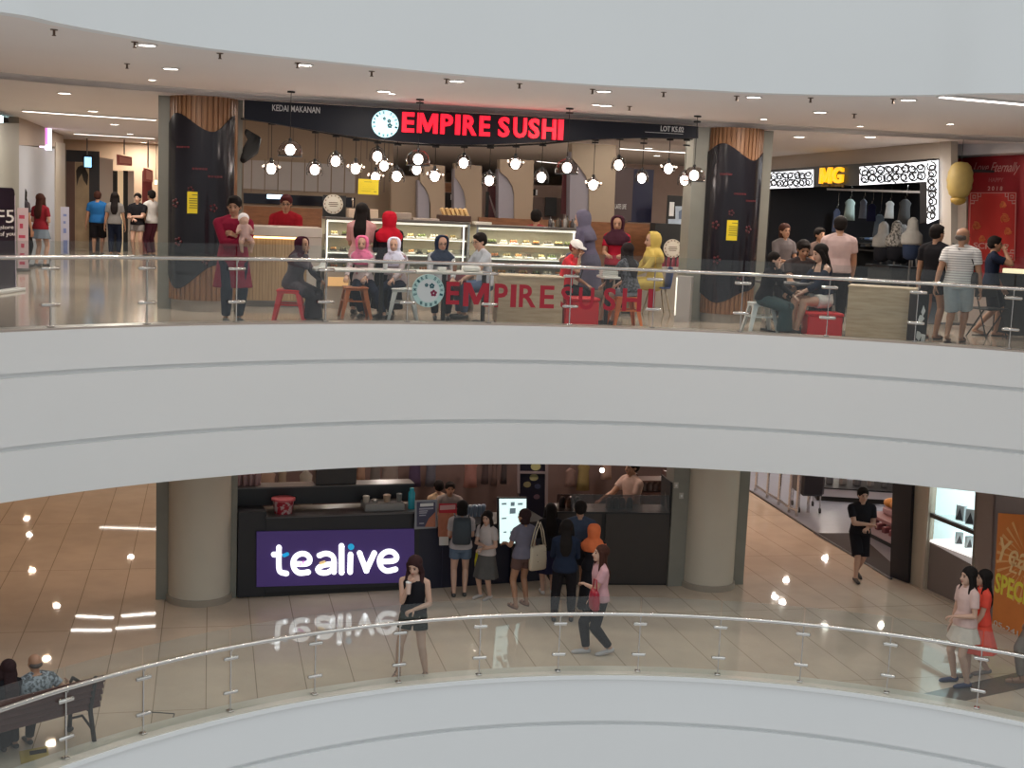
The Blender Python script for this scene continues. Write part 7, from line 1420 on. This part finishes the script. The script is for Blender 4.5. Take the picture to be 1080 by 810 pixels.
# diners in front of the fashion shop
seated('person all in black resting a cheek on one hand on the white stool', 803, 352, 266, face=60, sex='f', top=('shirt', BK), bottom=('long_skirt', (.045, .07, .075)), hair='bob', skin='fair', arms=('reach', 'cheek'), lean=12)
seated('person in dark grey shirt with pale collar facing the atrium at the dark table', 838, 345, 250, face=10, sex='m', top=('tee', (.045, .035, .035)), bottom=('trousers', BK), hair='short', skin='tan', arms=('reach', 'reach'), lean=10, head=(5, 22))
t, OJ = seated('person with bare shoulders and white shorts on the red box seat', 866, 352, 259, face=285, seat=.44, top=('offshoulder', NV), bottom=('shorts', (.62, .62, .60)), hair='long', skin='fair', visface=True, arms=('reach', 'reach'), lean=8, head=(0, 15), knees={1: (-.02, .24), 2: (.0, .26), -1: (-.06, .24), -2: (-.12, .30)})
stand('person with short reddish hair and grey top standing behind the dark table', 828, None, 236, Y=21.8, face=20, top=('tee', (.13, .11, .11)), bottom=('trousers', BK), hair='bob', haircol=(.05, .015, .012), skin='tan', arms=('hold', 'hold'), vox=.013)
stand('person in dark brown shirt sitting low behind the pale pink shirted man', 865, None, 240.5, Y=22.3, face=25, sex='m', top=('tee', (.09, .06, .05)), bottom=('trousers', BK), hair='short', skin='tan', arms=('hold', 'hold'), vox=.013)
stand('person in pale pink shirt seen from behind at the lattice shop', 887, None, 228.5, Y=20.4, face=172, sex='m', top=('tee', (.52, .38, .36)), bottom=('trousers', BK), hair='short', skin='tan', visface=False, build=1.08, arms=('down', 'swingf'))
stand('person in black shirt and trousers waiting beside the striped shirt man', 979, 357.5, 237, face=135, sex='m', top=('tee', BK), bottom=('shorts', BK), hair='short', skin='tan', visface=True, arms=('down', 'down'), head=(20, 0), shoekind='sandal')
t, SJ = stand('bald person in white striped shirt with a shoulder bag by the banner', 1006, 361, 237.5, face=150, sex='m', build=1.15, top=('tee', (.42, .40, .40), 'stripe'), bottom=('long_shorts', (.36, .42, .46)), hair='bald', skin='tan', stance='walk', arms=('swingb', 'down'), shoekind='sandal', shoes=(.07, .04, .035), head=(35, 0))
stand('person in navy shirt and black shorts raising a hand, in front of the red poster', 1040, 354, 247.5, face=75, sex='m', stance='walkm', top=('tee', (.015, .02, .04)), bottom=('long_shorts', BK), hair='short', skin='tan', arms=('swingf', 'up'), shoekind='sandal', shoes=(.05, .035, .03))
def bag(name, label, c, size, m, rz=0, strap=None, strapm=None, rounded=.03, pocket=None):
    t = thing(name, label, 'bag', c, rz); mb = MB(); w, d, h = size; rings = []
    for f, s_, dd in ((0, .86, .8), (.06, .97, 1), (.45, 1, 1.05), (.85, .93, .8), (1, .86, .35)):
        rings.append([Vector((math.copysign(abs(math.cos(q)) ** .5, math.cos(q)) * w / 2 * s_, math.copysign(abs(math.sin(q)) ** .7, math.sin(q)) * d / 2 * dd, h * f)) for q in [2 * PI * j / 24 for j in range(24)]])
    mb.loft(rings); mb.build('body', m, t, True)
    if pocket: MB().box((0, d * .5, h * .3), (w * .6, .03, h * .4), 0, bev=.012).build('pocket', pocket, t)
    for st in (strap or []):
        mb = MB(); mb.tube([Vector(p) for p in st], .011, 6); o = mb.build('strap', strapm or m, t, True)
    return t
sw = SJ['w']; hip_ = SJ['hip']; c = sw(Vector((.22, .02, .98))); inv = Matrix.Rotation(-math.radians(180 + 150), 3, 'Z')
bag('shoulder_bag', 'small dark shoulder bag worn across the striped shirt', c - Vector((0, 0, .14)), (.10, .26, .20), mat('dark_bag', (.035, .03, .03), .6), math.radians(180 + 150), [[(0, 0, .2), (-.05, .10, .38), (-.24, .12, .52), (-.36, 0, .60), (-.24, -.12, .52), (-.05, -.10, .38), (0, 0, .2)]])
bag('backpack', 'maroon backpack hanging under the long table between navy headscarf and boy', at(480, 336, 0) + Vector((.0, .0, .34)), (.30, .16, .36), mat('maroon_bag', (.16, .03, .04), .7), .2, [[(-.05, 0, .34), (0, 0, .385), (.05, 0, .34)]])
# ------------------------------------------------------------------ lower level people
t, AJ = stand('person in black sleeveless top and shorts sipping a drink near the railing', 434, 714, 586.5, ZL, face=350, legspread=2.0, skin='fair', top=('tank', BK), bottom=('shorts', (.02, .025, .02)), hair='long', haircol=(.035, .014, .014), arms=('belly', 'sip'), shoekind='wedge', shoes=(.20, .12, .09), head=(8, 20), vox=.009)
c = AJ['w'](AJ['wrist'][1] + Vector((-.02, .045, .0))); cup(c + Vector((0, 0, -.09)), mat('tea_cup_beige', (.60, .42, .34), .4), 'beige drink cup in the hand of the black dressed walker', .15, .036)
t, BJ2 = stand('person in white shirt and denim shorts wearing a dark backpack at the counter', 484, 629, 528, ZL, face=185, skin='fair', top=('tee', (.42, .38, .38)), bottom=('shorts', (.10, .14, .20)), hair='bob', visface=False, arms=('hold', 'hold'), vox=.010)
c = BJ2['w'](Vector((0, -.17, .90))); bag('backpack', 'dark backpack on the person in denim shorts', c, (.30, .17, .42), mat('dark_navy_bag', (.025, .035, .045), .6), math.radians(5), [[(s * .10, .06, .40), (s * .12, .16, .44), (s * .12, .26, .36), (s * .13, .20, .1), (s * .11, .06, .04)] for s in (-1, 1)])
t, CJ = stand('girl in white shirt and grey yellow bottoms waiting in the tea queue', 511, 631, 539, ZL, face=325, skin='fair', top=('tee', (.50, .44, .42)), bottom=('skirt', (.10, .095, .09)), hair='long', arms=('belly', 'fold'), head=(-10, 5), shoes=(.45, .42, .40), vox=.010)
one('yellow_wrap', 'yellow cloth panel hanging at the side of the girl in white', 'cloth', MB().loft([ellring(CJ['w'](Vector((.10, .05, z))), Vector((w, 0, 0)), Vector((0, .05, 0)), 12) for z, w in ((.78, .05), (.6, .07), (.42, .06))]), cloth((.50, .44, .03)), None, True)
t, DJ = stand('person in grey top with cream tote bag beside the menu screen', 549, 640, 537, ZL, face=215, skin='tan', top=('tee', (.15, .14, .18)), bottom=('shorts', (.12, .07, .06)), hair='bob', haircol=(.03, .015, .016), arms=('hold', 'down'), head=(-20, 0), shoekind='sandal', shoes=(.18, .09, .06), vox=.010, legspread=1.4, visface=True)
c = DJ['w'](Vector((.20, -.12, .60))); bag('tote_bag', 'cream printed tote bag on the shoulder of the grey topped person', c, (.32, .10, .38), ramp_mat('tote_print', (.12, .10, .10), (.52, .44, .33), 'voronoi', 11, .8, .07, .11), math.radians(35), [[(-.12, s * .03, .37), (-.06, s * .03, .62), (-.0, s * .03, .76), (.06, s * .03, .62), (.12, s * .03, .37)] for s in (-1, 1)])
stand('person with long black hair, black top and bare legs right of the menu screen', 577, 626, 531, ZL, face=190, skin='fair', top=('shirt', BK), bottom=('skirt', (.012, .016, .045)), hair='long', visface=False, arms=('hold', 'hold'), shoes=(.55, .52, .50), vox=.010)
stand('person with very long black hair, navy top and black trousers in the queue', 593, 655, 548, ZL, face=178, skin='tan', top=('shirt', (.015, .022, .042)), bottom=('trousers', BK), hair='long', visface=False, arms=('hold', 'hold'), vox=.010, legspread=1.5, build=1.05)
stand('person in blue grey shirt and shorts at the front of the queue', 607, 640, 528, ZL, face=182, sex='m', skin='tan', top=('tee', (.05, .065, .10)), bottom=('shorts', (.03, .03, .04)), hair='short', visface=False, arms=('hold', 'hold'), vox=.010)
stand('person in orange headscarf and black dress behind the pink shirted walker', 622, 648, 553, ZL, face=175, skin='tan', top=('shirt', BK), bottom=('long_skirt', BK), hair='hijab', hij=((.66, .16, .06),), visface=False, arms=('hold', 'hold'), vox=.010)
t, IJ = stand('person in pale pink top and black trousers walking past the tea queue', 629, 690, 573, ZL, face=285, skin='fair', stance='walk', top=('tee', (.56, .32, .34)), bottom=('trousers', BK), hair='long', haircol=AUB, arms=('fold', 'down'), head=(0, -10), shoes=(.5, .46, .46), vox=.009)
c = IJ['w'](Vector((-.20, .14, .72))); bag('handbag', 'small crimson handbag carried by the pink shirted walker', c, (.24, .11, .28), mat('crimson_leather', (.34, .01, .03), .35), math.radians(180 + 285), [[(-.08, 0, .27), (-.05, 0, .42), (.05, 0, .42), (.08, 0, .27)]])
stand('person in black v neck shirt and black shorts walking out of the right corridor', 903, 611, 513, ZL, face=5, sex='m', skin='fair', stance='walk', top=('tee', BK), bottom=('long_shorts', BK), hair='short', arms=('belly', 'fold'), head=(0, 5), shoes=(.015, .015, .015), vox=.010)
t, KJ = stand('girl in pale pink and white dress with long black hair walking left', 1012, 722, 598, ZL, face=285, skin='fair', stance='stand', legspread=1.3, top=('tee', (.62, .44, .40)), bottom=('mini_skirt', (.64, .54, .46)), hair='long', arms=('belly', 'down'), shoes=(.03, .04, .10), vox=.009)
stand('girl in bright orange red dress just behind the girl in the pale dress', 1029, 714, 599, ZL, face=268, skin='fair', stance='walkm', top=('tee', (.80, .09, .06)), bottom=('skirt', (.85, .11, .07)), hair='long', arms=('swingf', 'swingb'), shoes=(.20, .16, .14), vox=.009)
stand('person in tan sandals stepping in at the right picture edge', 1090, 722, 592, ZL, face=275, skin='tan', stance='walk', top=('tee', (.30, .24, .20)), bottom=('jeans', (.20, .16, .13)), hair='long', shoekind='sandal', shoes=(.22, .10, .05), vox=.012)
# staff behind the kiosk
stand('person in cream shirt working behind the ordering counter', 463, None, 507, ZL, Y=22.0, face=200, skin='tan', top=('tee', (.55, .40, .26)), bottom=('trousers', BK), hair='short', visface=False, arms=('hold', 'hold'), vox=.013)
stand('person in grey shirt bending behind the ordering counter', 474, None, 506, ZL, Y=21.9, face=10, sex='m', skin='tan', top=('tee', (.26, .22, .20)), bottom=('trousers', BK), hair='short', arms=('hold', 'hold'), vox=.013, lean=12)
stand('person in pale shirt and apron preparing food above the dark cabinets', 668, None, 484, ZL, Y=22.3, face=300, sex='m', skin='tan', top=('tee', (.46, .32, .26)), bottom=('trousers', BK), hair='short', arms=('hold', 'reach'), vox=.013)
# bench sitters, backs to the atrium
fb = math.degrees(math.atan2(-v_.x, v_.y)) - 180
def sitter(label, a, ytop, x, **k):
    loc = F_(a, .16, 0); loc.z = ZL; H = min(1.8, max(1.35, (hz(loc, x, ytop) - .43 - .075) / .46)); return person(label, loc, fb, H, stance='sit', seat=.43, visface=False, **k)
def a_of(x): 
    for i in range(60):
        a = i * .05; p = F_(a, .24, .9); d = p - Vector((0, 0, EYE)); px = 540 + F_PX * d.dot(CR) / d.dot(fwd)
        if px < x: return a
    return 2
sitter('bald person in grey patterned shirt on the maroon bench', a_of(36), 711, 36, sex='m', skin='tan', build=1.28, top=('tee', (.30, .33, .36), 'grey_print'), bottom=('trousers', BK), hair='bald', arms=('reach', ((.30, .04, .66), (.6, -.2, -.6))), vox=.009)
sitter('dark haired person in black beside the bald one on the bench', a_of(9), 727, 9, sex='f', skin='tan', top=('shirt', BK), bottom=('long_skirt', BK), hair='long', haircol=(.03, .015, .014), arms=('reach', 'reach'), vox=.009)
finish()
